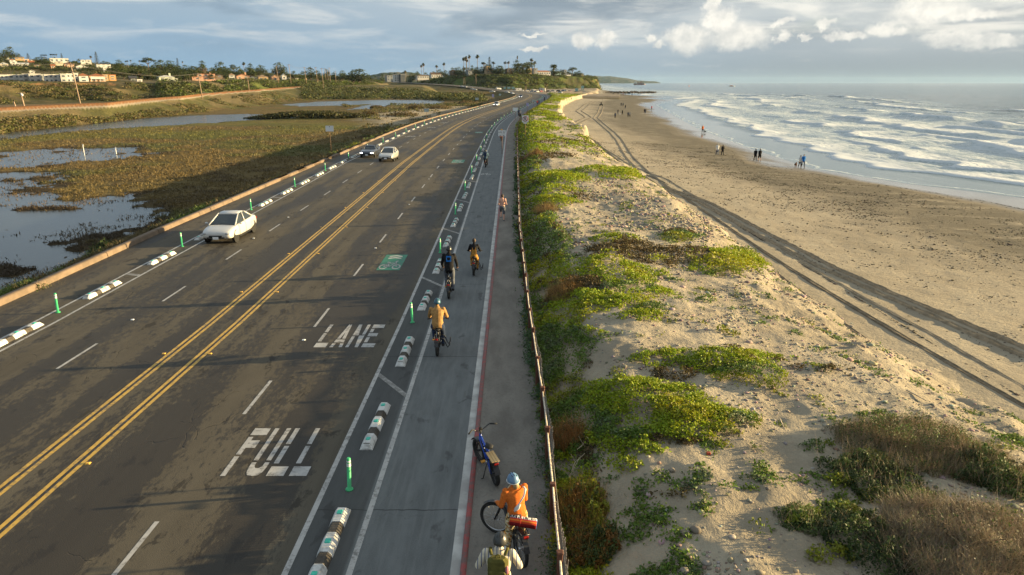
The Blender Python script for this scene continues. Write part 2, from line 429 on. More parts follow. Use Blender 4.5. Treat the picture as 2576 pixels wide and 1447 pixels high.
def paint(name, col, worn=.35):
    m, n, b = new_mat(name, .6, .3)
    p = n.co('world')
    w = n.step(n.math('ADD', n.noise(p, 7, 6, .7), n.math('MULTIPLY', n.noise(p, 1.1, 3), .35)), .70 - worn * .15, .90 - worn * .15)
    c = n.mix(n.step(n.noise(p, 3, 4), .3, .7), col, tuple(x * .80 for x in col))
    n.L.new(n.mix(n.math('MULTIPLY', w, .75), c, (.10, .095, .085)), b.inputs['Base Color'])
    n.L.new(n.bump(n.noise(p, 60, 3), .3, .006), b.inputs['Normal'])
    return m
M_ASPH = asphalt(); M_WHITE = paint('white_road_paint', (.42, .41, .39)); M_YEL = paint('yellow_road_paint', (.58, .36, .07), .4)
M_BLACKP = paint('black_road_paint', (.03, .028, .026), .3); M_GREENP = paint('green_road_paint', (.03, .20, .125), .3); M_RED = paint('red_kerb_paint', (.30, .065, .06), .9)
M_KERB = pmat('kerb_concrete', (.20, .145, .10), (.145, .108, .076), 1.6, .85, .2, bump=.4, bscale=30, coord='world')
M_GUT = pmat('gutter_paint', (.50, .50, .47), (.34, .33, .31), 2.2, .8, .2, bump=.3, bscale=30, coord='world')
# road sheet
def build_road():
    Y = np.concatenate([np.arange(4, 60, 1.0), ygrid(60, ROAD_END, 1.5, .006)])
    ts = [None, -19, -17, -14, -11, -8, -5, -4.3, -4.0, -3.2, -2.9, -1.9, -1.3, -.90]
    cols, uvs = [], []
    for t in ts:
        if t is None: p = RP(Y, kerb_t(Y), 0, False); tt = kerb_t(Y)
        else: p = RP(Y, t, 0); tt = np.full_like(Y, t)
        cols.append(p); uvs.append(np.stack([tt, Y], -1))
    n, k = len(Y), len(ts)
    V = np.stack(cols, 1).reshape(-1, 3); U = np.stack(uvs, 1).reshape(-1, 2)
    i, j = np.meshgrid(np.arange(n - 1), np.arange(k - 1), indexing='ij'); a = (i * k + j).ravel()
    o = np_mesh('road', V, np.stack([a, a + 1, a + k + 1, a + k], 1), mats=[M_ASPH], uv=U); tag(o, kind='structure')
build_road()
def markings():
    zl = .004
    wh, ye, bl = [], [], []
    END = 700
    for t in (-4.24, -3.04): wh.append(strip('', t - .06, t + .06, zl, None, 5, END))
    for t in (-17.46, -18.28): wh.append(strip('', t - .055, t + .055, zl, None, 15, END))
    for t in (-11.5, -10.44):
        bl.append(strip('', t - .04, t + .04, zl, None, 5, END))
        for s in (-1, 1): ye.append(strip('', t + s * .10 - .055, t + s * .10 + .055, zl, None, 5, 1200))
    k = 0
    y = 17.45 - 7.15 * 2
    while y < 420:
        wh.append(strip('', -7.46, -7.36, zl, None, y, y + 2.25, step=1)); y += 7.15
    y = at(150, 928)[1] - 7.15
    while y < 420:
        wh.append(strip('', -14.62, -14.52, zl, None, y, y + 2.25, step=1)); y += 7.15
    # slanting and straight bars inside the two buffers
    bars = []
    for y, t0, t1, dy, pitch in ((19.4, -4.17, -3.11, .75, 11.35), (32.0, -18.21, -17.53, .12, 11.6)):
        while y < 330:
            a, b2 = RP(np.array([y + dy]), t0, zl)[0], RP(np.array([y - dy]), t1, zl)[0]
            d = np.array([0, .14, 0]); bars.append((np.stack([a - d, b2 - d, b2 + d, a + d]), np.array([[0, 1, 2, 3]]))); y += pitch
    join_np('worn_buffer_bar', bars, paint('worn_white_road_paint', (.36, .35, .33), 1.1))
    join_np('white_road_line', wh, M_WHITE); join_np('yellow_road_line', ye, M_YEL); join_np('black_road_line', bl, M_BLACKP)
    # stencilled words: two slim stencil words in the near lane, stretched along the road
    G = {'F': [[(0, 0), (.18, 0), (.18, .38), (0, .38)], [(0, .42), (.18, .42), (.18, .56), (.52, .56), (.52, .72), (.18, .72), (.18, .80), (0, .80)], [(0, .84), (.62, .84), (.62, 1), (0, 1)]],
         'U': [[(0, .30), (.17, .30), (.17, 1), (0, 1)], [(.45, .30), (.62, .30), (.62, 1), (.45, 1)], [(0, .26), (0, .16), (.04, .07), (.12, .015), (.31, 0), (.50, .015), (.58, .07), (.62, .16), (.62, .26), (.46, .26), (.45, .19), (.38, .15), (.31, .145), (.24, .15), (.17, .19), (.16, .26)]],
         'L': [[(0, .24), (.18, .24), (.18, .60), (0, .60)], [(0, .64), (.18, .64), (.18, 1), (0, 1)], [(0, 0), (.60, 0), (.60, .18), (0, .18)]],
         'A': [[(.10, .36), (.26, .36), (.36, .96), (.27, 1), (.24, 1)], [(.52, .36), (.36, .36), (.29, .80), (.36, 1), (.40, 1)], [(.06, .20), (.56, .20), (.535, .32), (.085, .32)], [(0, 0), (.17, 0), (.20, .16), (.035, .16)], [(.62, 0), (.45, 0), (.42, .16), (.585, .16)]],
         'N': [[(0, 0), (.16, 0), (.16, .46), (0, .46)], [(0, .50), (.16, .50), (.30, .50), (.17, 1), (0, 1)], [(.46, .54), (.62, .54), (.62, 1), (.46, 1)], [(.46, 0), (.62, 0), (.62, .50), (.34, .50)]],
         'E': [[(0, 0), (.62, 0), (.62, .16), (0, .16)], [(0, .20), (.17, .20), (.17, .42), (0, .42)], [(0, .46), (.48, .46), (.48, .60), (0, .60)], [(0, .64), (.17, .64), (.17, .80), (0, .80)], [(0, .84), (.62, .84), (.62, 1), (0, 1)]]}
    def word(w, t0, t1, y0, y1, mb):
        cw = (t1 - t0) / (len(w) * .78 - .16)
        for i, ch in enumerate(w):
            for poly in G[ch]:
                pts = [RP(np.array([y0 + (y1 - y0) * py]), t0 + cw * (i * .78 + px), .005)[0] for px, py in poly]
                mb.face(pts)
    mb = MB()
    bl_, br_ = at(553, 1198), at(772, 1198); tl, tr = at(640, 1078), at(790, 1078)
    word('FULL', bl_[0], br_[0], bl_[1], tl[1], mb)
    bl2, br2, tl2 = at(788, 874), at(940, 874), at(830, 817)
    word('LANE', bl2[0] / widen(bl2[1]), br2[0] / widen(bl2[1]), bl2[1], tl2[1], mb)
    tag(mb.build('road_lettering', M_WHITE), kind='structure')
    # green sharrow panels and bicycle stencils
    def bicycle(mb, c, w, h, z, y_rot=0):
        cx, cy = c
        def P(u, v): return RP(np.array([cy + v * h]), cx + u * w, z)[0]
        def ring(u0, v0, r):
            K = 16
            for i in range(K):
                a, b2 = 2 * PI * i / K, 2 * PI * (i + 1) / K
                mb.face([P(u0 + r * math.cos(a), v0 + r * math.sin(a)), P(u0 + r * math.cos(b2), v0 + r * math.sin(b2)),
                         P(u0 + (r - .062) * math.cos(b2), v0 + (r - .062) * math.sin(b2)), P(u0 + (r - .062) * math.cos(a), v0 + (r - .062) * math.sin(a))])
        def bar(a, b2, wd=.05):
            d = np.array([b2[0] - a[0], b2[1] - a[1]]); d /= np.linalg.norm(d); q = np.array([-d[1], d[0]]) * wd / 2
            mb.face([P(a[0] - q[0], a[1] - q[1]), P(b2[0] - q[0], b2[1] - q[1]), P(b2[0] + q[0], b2[1] + q[1]), P(a[0] + q[0], a[1] + q[1])])
        ring(-.30, .22, .2); ring(.30, .22, .2)
        for a, b2 in (((-.30, .22), (-.05, .22)), ((-.05, .22), (-.16, .55)), ((-.30, .22), (-.14, .50)), ((-.05, .22), (.18, .55)), ((-.15, .52), (.17, .53)), ((.30, .22), (.15, .68)), ((.15, .68), (.26, .70)), ((-.24, .60), (-.08, .60))): bar(a, b2)
    gm, wm = MB(), MB()
    def panel(cx, cy, w, h, green=True):
        def P(u, v, z): return RP(np.array([cy + v * h]), cx + u * w, z)[0]
        if green: gm.face([P(-.5, 0, .004), P(.5, 0, .004), P(.5, 1, .004), P(-.5, 1, .004)])
        bicycle(wm, (cx, cy + h * .04), w * .95, h * .74, .008)
        for v0 in (.74, .87):
            for s in (-1, 1):
                wm.face([P(0, v0 + .09, .008), P(0, v0 + .015, .008), P(s * .30, v0 - .045, .008), P(s * .30, v0 + .03, .008)][::s])
    A, B = at(950, 680), at(1000, 680); C2 = at(1000, 641)
    panel((A[0] + B[0]) / 2 / float(widen(A[1])), A[1], B[0] - A[0] + .15, C2[1] - A[1])
    for px, py, dw, dl in ((1150, 410, 1.3, 3.3), (1203, 335, 1.3, 3.3)):
        q = at(px, py); panel(q[0] / float(widen(q[1])), q[1], dw, dl)
    for px, py in ((1223, 441), (1262, 330)):
        q = at(px, py); bicycle(wm, (q[0], q[1]), 1.15, 2.6, .006)
    for px, py in ((690, 500 + 15), (1020, 345), (1160, 290)):
        q = at(px, py)
    for px, py in ((1105, 310), (1080, 322), (1192, 296), (1030, 345)):
        q = at(px, py); bicycle(wm, (q[0] / float(widen(q[1])), q[1]), 1.6, 4, .006)
    tag(gm.build('green_road_panel', M_GREENP), kind='structure'); tag(wm.build('bicycle_road_symbol', M_WHITE), kind='structure')
markings()
# kerbs and footpath
def ribbon(prof, y0, y1, step, tfun, lane=False):
    """sweep a (t, z) profile along the road"""
    Y = np.arange(y0, y1 + step, step); k = len(prof)
    V = np.stack([RP(Y, tfun(Y) + p[0], p[1], lane) for p in prof], 1).reshape(-1, 3)
    i, j = np.meshgrid(np.arange(len(Y) - 1), np.arange(k - 1), indexing='ij'); a = (i * k + j).ravel()
    return V, np.stack([a, a + 1, a + k + 1, a + k], 1)
def kerb_left():
    parts = []
    y = 6.
    while y < 520:
        L = 5.9 if y < 200 else 12
        parts.append(ribbon([(-.42, -.6), (-.40, .20), (-.36, .25), (-.10, .25), (-.04, .21), (.0, -.02)], y, y + L - .05, (L - .05) / (2 if y < 200 else 1), kerb_t)); y += L
    join_np('kerb', parts, M_KERB)
kerb_left()
o = join_np('gutter', [strip('', -1.16, -.97, .004, None, 5, 480)], M_GUT)
o = join_np('red_kerb', [ribbon([(-.97, -.02), (-.965, .10), (-.95, .12), (-.86, .12), (-.845, .09)], 5, 470, 1.5, lambda Y: 0 * Y)], M_RED)
def dirt_mat():
    m, n, b = new_mat('packed_dirt', .95, .1); p = n.co('world')
    c = n.mix(n.step(n.noise(n.map(p, (1, .4, 1)), 1.3, 5, .65), .3, .7), (.155, .140, .122), (.235, .215, .185))
    c = n.mix(n.math('MULTIPLY', n.step(n.noise(p, 14, 4, .7), .5, .75), .5), c, (.10, .09, .078))
    n.L.new(c, b.inputs['Base Color']); n.L.new(n.bump(n.math('ADD', n.noise(p, 9, 5, .7), n.math('MULTIPLY', n.noise(p, 50, 3), .4)), .8, .05), b.inputs['Normal'])
    return m
M_DIRT = dirt_mat()
o = join_np('footpath', [ribbon([(-.85, .095), (-.3, .10), (.3, .09), (1.3, .10)], 5, 470, 1.0, lambda Y: 0 * Y)], M_DIRT)
# ------------------------------------------------------------------ terrain inland
def q_of(x): return (np.asarray(x, float) - CX) / 1824.6
WATER_Z, MARSH_Z = -2.5, -2.4
def gp(pts, z): return [at(x, y, z)[:2] for x, y in pts]
POND = {
 'near': gp([(-120, 440), (60, 436), (160, 452), (215, 490), (330, 512), (440, 545), (470, 575), (380, 600), (300, 640), (250, 690), (150, 730), (60, 790), (-120, 900)], WATER_Z),
 'mid': gp([(-120, 392), (60, 378), (190, 371), (330, 372), (385, 384), (330, 402), (200, 408), (100, 424), (-120, 428)], WATER_Z),
 'chan': gp([(-150, 362), (0, 332), (120, 314), (300, 301), (480, 291), (620, 287), (745, 291), (742, 298), (640, 303), (470, 313), (330, 322), (180, 330), (60, 343), (-40, 358), (-150, 385)], WATER_Z),
 'far': gp([(700, 264), (800, 256), (950, 252), (1085, 251), (1120, 256), (1100, 263), (985, 264), (940, 274), (880, 276), (930, 262), (860, 266), (760, 268)], WATER_Z)}
TRK_q = q_of([-400, -200, 0, 260, 450, 644, 790, 860]); TRK_Y = np.array([150, 165, 188, 230, 297, 443, 633, 720.]); TRK_Z = np.array([1, 1, 1., 1., 1.8, 3., 4.5, 5.6])
EMB_q = q_of([-400, -200, 0, 260, 450, 640, 790, 900, 1000, 1100]); EMB_Y = np.array([128, 140, 160, 207, 255, 338, 470, 530, 560, 600.])
BL_q = q_of([-400, -200, 0, 250, 450, 500, 640, 800, 920, 1000])
BL_B = np.array([215, 232, 256, 284, 314, 352, 480, 665, 790, 1000.]); BL_BZ = np.array([1.1, 1.1, 1.1, 1.2, 1.9, 2.1, 3.2, 4.6, 6.5, 8.]); BL_T = np.array([275, 295, 318, 345, 384, 418, 545, 730, 840, 1100.])
BL_TZ = np.array([8.6, 8.6, 8.8, 8.7, 8.7, 8.8, 9.6, 9.8, 9.4, 9.2]); CR_Z = np.array([44, 40, 33, 27.5, 21.5, 20, 19.5, 17.5, 15, 12.]); CR_Y = np.array([760, 760, 760, 760, 760, 760, 850, 950, 1150, 1350.])
HD_q = q_of([1000, 1060, 1132, 1190, 1240, 1290, 1400, 1480, 1496, 1508, 1514, 1540])
HD_B = np.array([1160, 1060, 905, 872, 850, 860, 960, 1050, 1070, 1085, 1090, 1100.]); HD_W = np.array([100, 95, 90, 85, 85, 85, 85, 80, 75, 70, 60, 60.])
HD_Z = np.array([9.5, 10.0, 14.6, 16.2, 16.9, 17.4, 17.6, 16.2, 15.0, 11.0, 1.5, -3.5])
def HY(px): return float(np.interp(q_of(px), HD_q, HD_B + HD_W))
def Xr(Y): return np.interp(Y, [0, 60, 120, 200, 306, 420, 537, 620, 700, 780, 900, 1060], [15.8, 15.2, 14.2, 13.6, 21, 36, 57, 66, 78, 90, 107, 124])
def Xw(Y): return np.interp(Y, [0, 40, 72, 85, 100, 130, 185, 250, 390, 440, 496, 540, 590, 640, 700, 780, 900, 1060], [66, 60, 55.5, 48, 43, 44.5, 49, 58, 78, 92, 112, 104, 128, 124, 116, 120, 132, 142])
def terrain(X, Y):
    """height of the inland ground and a zone colour"""
    q = X / np.maximum(Y, 1); t = X - Xc(Y)
    n1 = fbm(X / 14, Y / 14, 4, 3); n2 = fbm(X / 3.2, Y / 3.2, 4, 9); n3 = fbm(X / 60, Y / 60, 3, 21)
    h = MARSH_Z + (n2 - .45) * .16 + (n1 - .5) * .16
    och, olive, brown = np.array([.145, .105, .040]), np.array([.10, .098, .030]), np.array([.085, .060, .028])
    C = och + (olive - och) * smooth(n1, .50, .68)[..., None]; C = C + (brown - C) * (smooth(n2 * .6 + n3 * .4, .52, .62) * .75)[..., None]
    grn = smooth(n3, .5, .62) * smooth(Y, 60, 120) * (1 - smooth(Y, 190, 260)); C = C + (np.array([.135, .135, .030]) - C) * (grn * .6)[..., None]
    for kx, rag in (('near', 3.2), ('mid', 2.6), ('chan', 1.6), ('far', 2.0)):
        sd = poly_sd(X, Y, POND[kx]) + (fbm(X / 4.5, Y / 4.5, 4, 31) - .5) * rag * 4 + (n2 - .5) * rag * (2.2 if kx in ('near', 'mid') else .6)
        w = smooth(sd, -1.2, 1.6)
        bed = WATER_Z - .12 + ((n2 - .5) * .9 if kx in ('near', 'mid') else 0) - .35 * smooth(sd, 1, 7) * (.25 if kx in ('near', 'mid') else 1)
        h = h + (np.minimum(bed, h) - h) * w; mud = np.array([.05, .036, .022]); C = C + (mud - C) * (smooth(sd, -2.0, .2) * .8)[..., None]
    # pale sand flat beside the bend and scrubby rise in front of it
    sand = gp([(905, 300), (960, 285), (1100, 268), (1165, 262), (1185, 270), (1120, 288), (1040, 303), (960, 315)], -2.0)
    ws = smooth(poly_sd(X, Y, sand) + (n1 - .5) * 16, -5, 6); h = h + ws * .35; C = C + (np.array([.42, .35, .25]) - C) * (ws * .85)[..., None]
    # roadside slope up to the kerb
    tk = kerb_t(Y) - t; ww = 1 - smooth(tk, .4, 5.5 + 3 * n1)
    h = h + (Zr(Y) - .12 + (n2 - .5) * .25 - h) * ww * (t < 3) ; C = C + (np.array([.10, .085, .04]) - C) * (ww * .8)[..., None]
    # rail embankment and bluffs on the left
    ey, ty, tz = np.interp(q, EMB_q, EMB_Y), np.interp(q, TRK_q, TRK_Y), np.interp(q, TRK_q, TRK_Z)
    lft = 1 - smooth(q, q_of(1060), q_of(1120))
    up = smooth(Y + (n1 - .5) * 12, ey, ty - 2) * lft
    h = h + (np.maximum(h, tz + (n2 - .5) * .5 * (1 - smooth(Y, ty - 6, ty - 2))) - h) * up
    scrub = np.array([.085, .082, .030]); dry = np.array([.16, .125, .06])
    C = C + ((scrub + (dry - scrub) * smooth(n1, .45, .6)[..., None]) - C) * smooth(up, .05, .35)[..., None]
    # track bed: pale ballast shoulder, rusty rails strip, brown service strip
    dtr = Y - ty; on = (q < q_of(800)) * 1.0; wid = np.maximum(1, ty / 190)
    bal = smooth(dtr, -4.5 * wid, -4 * wid) * (1 - smooth(dtr, 0, 1)) * on; C = C + (np.array([.40, .33, .24]) - C) * (bal * .9)[..., None]
    rus = smooth(dtr, -1.6 * wid, -1.0 * wid) * (1 - smooth(dtr, 6 * wid, 7 * wid)) * on; C = C + (np.array([.26, .115, .045]) - C) * (rus * .9)[..., None]
    bb, bz, bt, btz = np.interp(q, BL_q, BL_B), np.interp(q, BL_q, BL_BZ), np.interp(q, BL_q, BL_T), np.interp(q, BL_q, BL_TZ)
    h = h + .6 * smooth(dtr, -6 * wid, -4 * wid) * (1 - smooth(dtr, 7 * wid, 9 * wid)) * on + .8 * smooth(dtr, -1.5, .5) * (1 - smooth(dtr, 7 * wid, 9 * wid)) * on
    srv = smooth(dtr, 6 * wid, 8 * wid) * (1 - smooth(Y, bb - 6, bb + 6)) * on * (q < q_of(420)); C = C + (np.array([.20, .135, .075]) - C) * (srv * .85)[..., None]
    dz = smooth(Y + (n1 - .5) * 26 + (n3 - .5) * 30, bb, bt) * lft
    h = h + (np.maximum(h, bz + (btz - bz) * dz + (n1 - .5) * 2.2 * np.sin(PI * dz)) - h) * smooth(Y, bb - 8, bb) * lft
    grass = np.array([.085, .12, .022])
    gC = scrub * .8 + (dry - scrub) * smooth(n1, .42, .62)[..., None] * .8; gC = gC + (grass - gC) * (smooth(n3, .50, .60) * .75)[..., None]
    cut = smooth(dz, .72, .9) * (1 - smooth(dz, .96, 1)) * smooth(n2, .38, .55) * (q < q_of(290)); gC = gC + (np.array([.36, .19, .075]) - gC) * (cut * .85)[..., None]
    C = C + (gC - C) * (smooth(Y, bb - 4, bb + 6) * lft)[..., None]
    cz, cyy = np.interp(q, BL_q, CR_Z), np.interp(q, BL_q, CR_Y)
    pl = np.clip((Y - bt - 12) / (cyy - bt - 12), 0, 1.0); h = h + np.where(Y > bt, (cz - btz) * pl ** 1.15, 0) * lft
    # headland beyond the bend
    hb, hw, hz = np.interp(q, HD_q, HD_B), np.interp(q, HD_q, HD_W), np.interp(q, HD_q, HD_Z)
    on_h = smooth(q, q_of(1000), q_of(1060)); fl = .15
    dh = smooth(Y + (n1 - .5) * 22, hb, hb + hw) * on_h
    base = np.where(t > -26, np.maximum(Zr(np.minimum(Y, 1340)) - .35, -9), h)
    base = np.where((t > -1.0), np.where(Y > 480, fl + 0 * Y, -2.6), base)
    # land between the bending road and the bluff
    bank = smooth(-t, 26, 60) ; 
    h = np.where(t > -26, np.where(t > kerb_t(Y) - .5, base, h), h)
    rise = (Zr(np.minimum(Y, 1340)) - .5) * (1 - smooth(-t, 24, 75)) * smooth(Y, 560, 700) * (t < -20)
    h = np.maximum(h, np.where(rise > .01, rise - .2, -99))
    gul = fbm(X / 26, Y / 60, 3, 57) - .5; h = h + (np.maximum(h, hz + (n1 - .5) * 2) - h) * dh + ((n1 - .5) * 2.5 + gul * 9) * np.sin(PI * np.clip(dh, 0, 1))
    edge = smooth(q, q_of(1502), q_of(1516)); h = h - (h + 4) * edge * (Y > 560); xe = smooth(X - Xr(Y), -1, 6) * (Y > 545) * (Y < hb - 30); h = h - (h + 4) * xe
    hC = scrub * .72 + (grass * .8 - scrub * .72) * smooth(n1, .48, .62)[..., None]; bare = smooth(q, q_of(1440), q_of(1500)) * smooth(n2, .45, .6) * smooth(dh, .5, .9)
    hC = hC + (np.array([.26, .17, .10]) - hC) * (bare * .8)[..., None]
    C = C + (hC - C) * smooth(dh, .01, .12)[..., None]
    lot = (Y > 480) * (Y < hb) * (t > -1.0); C = np.where(lot[..., None] > 0, np.array([.30, .25, .19]) * (0.8 + .4 * n2[..., None]), C)
    h = np.where((t > -1.0) & (Y < 476), -2.6, h)
    h = np.where((t > kerb_t(Y) - .6) & (t <= -.9) & (Y < ROAD_END), np.minimum(h, Zr(Y) - .35), h)
    return h, C
def ground_mat():
    m, n, b = new_mat('open_ground', .95, .1); p = n.co('world')
    a = n.attr('zonecol').outputs['Color']
    f = n.noise(n.map(p, (1, 1, .5)), 2.2, 6, .7); g = n.noise(p, .35, 5, .65)
    c = n.mix(n.math('MULTIPLY', n.step(f, .35, .7), .55), a, n.mix(.6, a, (.02, .016, .008)))
    c = n.mix(n.math('MULTIPLY', n.step(g, .5, .72), .35), c, n.mix(.45, a, (.35, .27, .12)))
    n.L.new(c, b.inputs['Base Color'])
    hh = n.math('ADD', n.math('MULTIPLY', n.noise(p, 3.2, 5, .7), .5), n.math('MULTIPLY', n.noise(p, .7, 4, .6), .9))
    n.L.new(n.bump(hh, 1.0, .45), b.inputs['Normal'])
    return m
def build_ground():
    Q = np.concatenate([np.linspace(q_of(-420), q_of(1000), 420), np.linspace(q_of(1003), q_of(1560), 200)])
    Y = np.concatenate([ygrid(14, 150, .4, .0085), ygrid(151, 420, 1.2, .008), ygrid(424, 1500, 3, .0085)])
    YY, QQ = np.meshgrid(Y, Q, indexing='ij'); XX = QQ * YY
    H, C = terrain(XX, YY)
    k = len(Q); n = len(Y); V = np.stack([XX, YY, H], -1).reshape(-1, 3)
    i, j = np.meshgrid(np.arange(n - 1), np.arange(k - 1), indexing='ij'); a = (i * k + j).ravel()
    o = np_mesh('ground', V, np.stack([a, a + 1, a + k + 1, a + k], 1), mats=[ground_mat()], smooth=True, colors={'zonecol': C.reshape(-1, 3)})
    tag(o, kind='structure')
build_ground()
def H1(x, y): return float(terrain(np.array([float(x)]), np.array([float(y)]))[0][0])
def far_land():
    """one wide base sheet to the horizon plus distant ridges"""
    m = pmat('far_earth', (.07, .075, .04), (.10, .09, .05), .01, .95, .1, coord='world')
    V = [(-16000, -400, -6), (20000, -400, -6), (20000, 16000, -6), (-16000, 16000, -6)]
    tag(np_mesh('base_ground', V, [[0, 1, 2, 3]], mats=[m]), kind='structure')
    def ridge(name, Yd, depth, qs, zs, seed, mat):
        Q = np.linspace(qs[0], qs[-1], 240); z = np.interp(Q, qs, zs) + (fbm(Q * 90, Q * 0 + seed, 5, seed) - .5) * .22 * max(zs)
        z = np.maximum(z, -3.5)
        rows = []
        for f, g in ((0, 0.0), (.12, .45), (.3, .8), (.5, 1), (1, .5)):
            rows.append(np.stack([Q * (Yd + depth * f), np.full_like(Q, Yd + depth * f), -4 + (z + 4) * g], -1))
        V = np.stack(rows).reshape(-1, 3); k = len(Q); i, j = np.meshgrid(np.arange(4), np.arange(k - 1), indexing='ij'); a = (i * k + j).ravel()
        tag(np_mesh(name, V, np.stack([a, a + 1, a + k + 1, a + k], 1), mats=[mat], smooth=True), kind='structure')
    hm = pmat('distant_hill', (.035, .05, .025), (.11, .095, .06), .012, .95, .1, coord='world', lo=.45, hi=.6)
    ridge('distant_hills', 2600, 900, q_of([820, 900, 940, 1000, 1050, 1100, 1160, 1210]), [14, 26, 38, 52, 44, 34, 26, 9], 5, hm)
    ridge('far_headland', 8600, 1500, q_of([1480, 1488, 1500, 1530, 1560, 1585, 1600, 1640, 1655, 1664]), [76, 82, 88, 82, 66, 50, 34, 24, 12, -4], 12, hm)
far_land()
def water_mat(name, col, rough, sc1, strength, dist):
    m, n, b = new_mat(name, rough, .5); p = n.co('world'); b.inputs['IOR'].default_value = 1.33
    n.L.new(n.mix(n.noise(p, .2, 3), col, tuple(c * 1.5 for c in col)), b.inputs['Base Color'])
    h = n.math('ADD', n.noise(n.map(p, (1, .45, 1)), sc1, 4, .6), n.math('MULTIPLY', n.noise(p, sc1 * 5, 3), .3))
    n.L.new(n.bump(h, strength, dist), b.inputs['Normal'])
    return m
V = []
M_LAG = water_mat('lagoon_water', (.03, .036, .036), .18, 1.6, .34, .06)
tag(np_mesh('lagoon_water', [(-420, 20, WATER_Z), (-24.6, 20, WATER_Z), (-24.6, 480, WATER_Z), (-420, 480, WATER_Z)], [[0, 1, 2, 3]], mats=[M_LAG]), kind='structure')
# ------------------------------------------------------------------ dune, beach, sea
def dune_h(X, Y):
    dl = X - fence_x(Y); n1 = fbm(X / 5, Y / 7, 4, 41); n2 = fbm(X / 1.1, Y / 1.1, 4, 43); n3 = fbm(X / .3, Y / .3, 3, 47)
    dr = Xr(Y) + (n1 - .5) * 3 + (n2 - .5) * .8 - X
    cr = 1 + (fbm(Y / 9, Y * 0, 3, 51) - .5) * .7
    b = np.interp(dl, [-1, 0, .45, 1.2, 2.1, 3.2, 6, 10, 14], [.06, .06, .14, .55, .98, 1.06, .82, .5, .34])
    b = .1 + (b - .1) * cr + (n1 - .5) * .85 * smooth(dl, 1.0, 3.5) + (n2 - .5) * .16 * smooth(dl, .5, 2) + (n3 - .5) * .07 * smooth(dl, .3, 1.2)
    far = smooth(Y, 100, 135)
    e = smooth(dr, -1.4, 5.2) * (1 - far) + smooth(dr, .0, 1.1) * far
    b = b + far * .35
    return -1.9 + (b + 1.9) * e
def sand_mat(name, wet=False):
    m, n, b = new_mat(name, .95, .15); p = n.co('world')
    c = n.mix(n.step(n.noise(n.map(p, (1, .5, 1)), .5, 6, .7), .3, .7), (.39, .335, .245), (.30, .255, .185))
    fine = n.noise(p, 6, 5, .75)
    c = n.mix(n.math('MULTIPLY', n.step(fine, .52, .72), .4), c, (.24, .20, .145))
    sp = n.n('ShaderNodeTexVoronoi', {'Vector': p, 'Scale': 5.5}).outputs['Distance']
    peb = n.math('MULTIPLY', n.math('SUBTRACT', 1.0, n.step(sp, .10, .2)), n.step(n.noise(p, .45, 4, .6), .46, .62))
    if wet:
        a = n.n('ShaderNodeSeparateXYZ', {0: n.attr('wet').outputs['Vector']})
        w = n.attr('wet').outputs['Fac']; g = n.attr('grit').outputs['Fac']
        streak = n.noise(n.map(p, (.5, 2.2, 1)), 1.4, 5, .7)
        gm = n.math('MULTIPLY', g, n.step(n.math('ADD', n.noise(n.map(p, (.35, 1, 1)), .5, 4, .6), n.math('MULTIPLY', streak, .6)), .45, .82))
        c = n.mix(n.math('MULTIPLY', gm, .80), c, (.092, .082, .060))
        c = n.mix(n.math('MULTIPLY', n.math('MULTIPLY', peb, g), .85), c, (.055, .047, .036))
        c = n.mix(n.math('MULTIPLY', w, .80), c, (.13, .112, .085))
        n.L.new(n.math('SUBTRACT', .95, n.math('MULTIPLY', n.step(w, .45, 1.0), .82)), b.inputs['Roughness'])
        n.L.new(n.math('ADD', .12, n.math('MULTIPLY', n.step(w, .45, 1.0), .4)), b.inputs['Specular IOR Level'])
        h = n.math('MULTIPLY', n.math('ADD', n.noise(n.map(p, (.6, 1.2, 1)), 2.4, 5, .7), n.math('MULTIPLY', fine, .5)), n.math('SUBTRACT', 1.0, n.step(w, .25, .8)))
        bs = n.bump(h, .9, .18)
    else:
        c = n.mix(n.math('MULTIPLY', n.step(n.noise(p, .28, 6, .7), .44, .62), .55), c, (.215, .18, .13))
        c = n.mix(n.math('MULTIPLY', peb, .55), c, (.16, .14, .12))
        h = n.math('ADD', n.math('ADD', n.noise(p, 1.6, 5, .65), n.math('MULTIPLY', fine, .45)), n.math('MULTIPLY', peb, .12))
        bs = n.bump(h, .8, .18)
    n.L.new(c, b.inputs['Base Color']); n.L.new(bs, b.inputs['Normal'])
    return m
M_SAND = sand_mat('dune_sand'); M_BEACH = sand_mat('beach_sand', True)
def build_dune():
    Y = np.concatenate([np.arange(6, 48, .11), ygrid(48, 110, .22, .0045), ygrid(111, 545, .7, .006)])
    U = np.concatenate([np.linspace(0, .22, 50), np.linspace(.225, 1, 130)])
    YY, UU = np.meshgrid(Y, U, indexing='ij'); xl = fence_x(YY) + .02; XX = xl + (Xr(YY) + 3.2 - xl) * UU
    H = dune_h(XX, YY); V = np.stack([XX, YY, H], -1).reshape(-1, 3); k = len(U)
    i, j = np.meshgrid(np.arange(len(Y) - 1), np.arange(k - 1), indexing='ij'); a = (i * k + j).ravel()
    tag(np_mesh('dune', V, np.stack([a, a + 1, a + k + 1, a + k], 1), mats=[M_SAND], smooth=True), kind='structure')
build_dune()
SEA_Z = -3.0
def beach_h(X, Y):
    f = (X - Xr(Y)) / np.maximum(Xw(Y) - Xr(Y), 5)
    n1 = fbm(X / 8, Y / 12, 3, 61)
    z = -1.5 - 1.5 * np.clip(f, -.2, 1) - 1.2 * np.maximum(f - 1, 0)
    return z + (n1 - .5) * .16 * (1 - smooth(f, .6, .95))
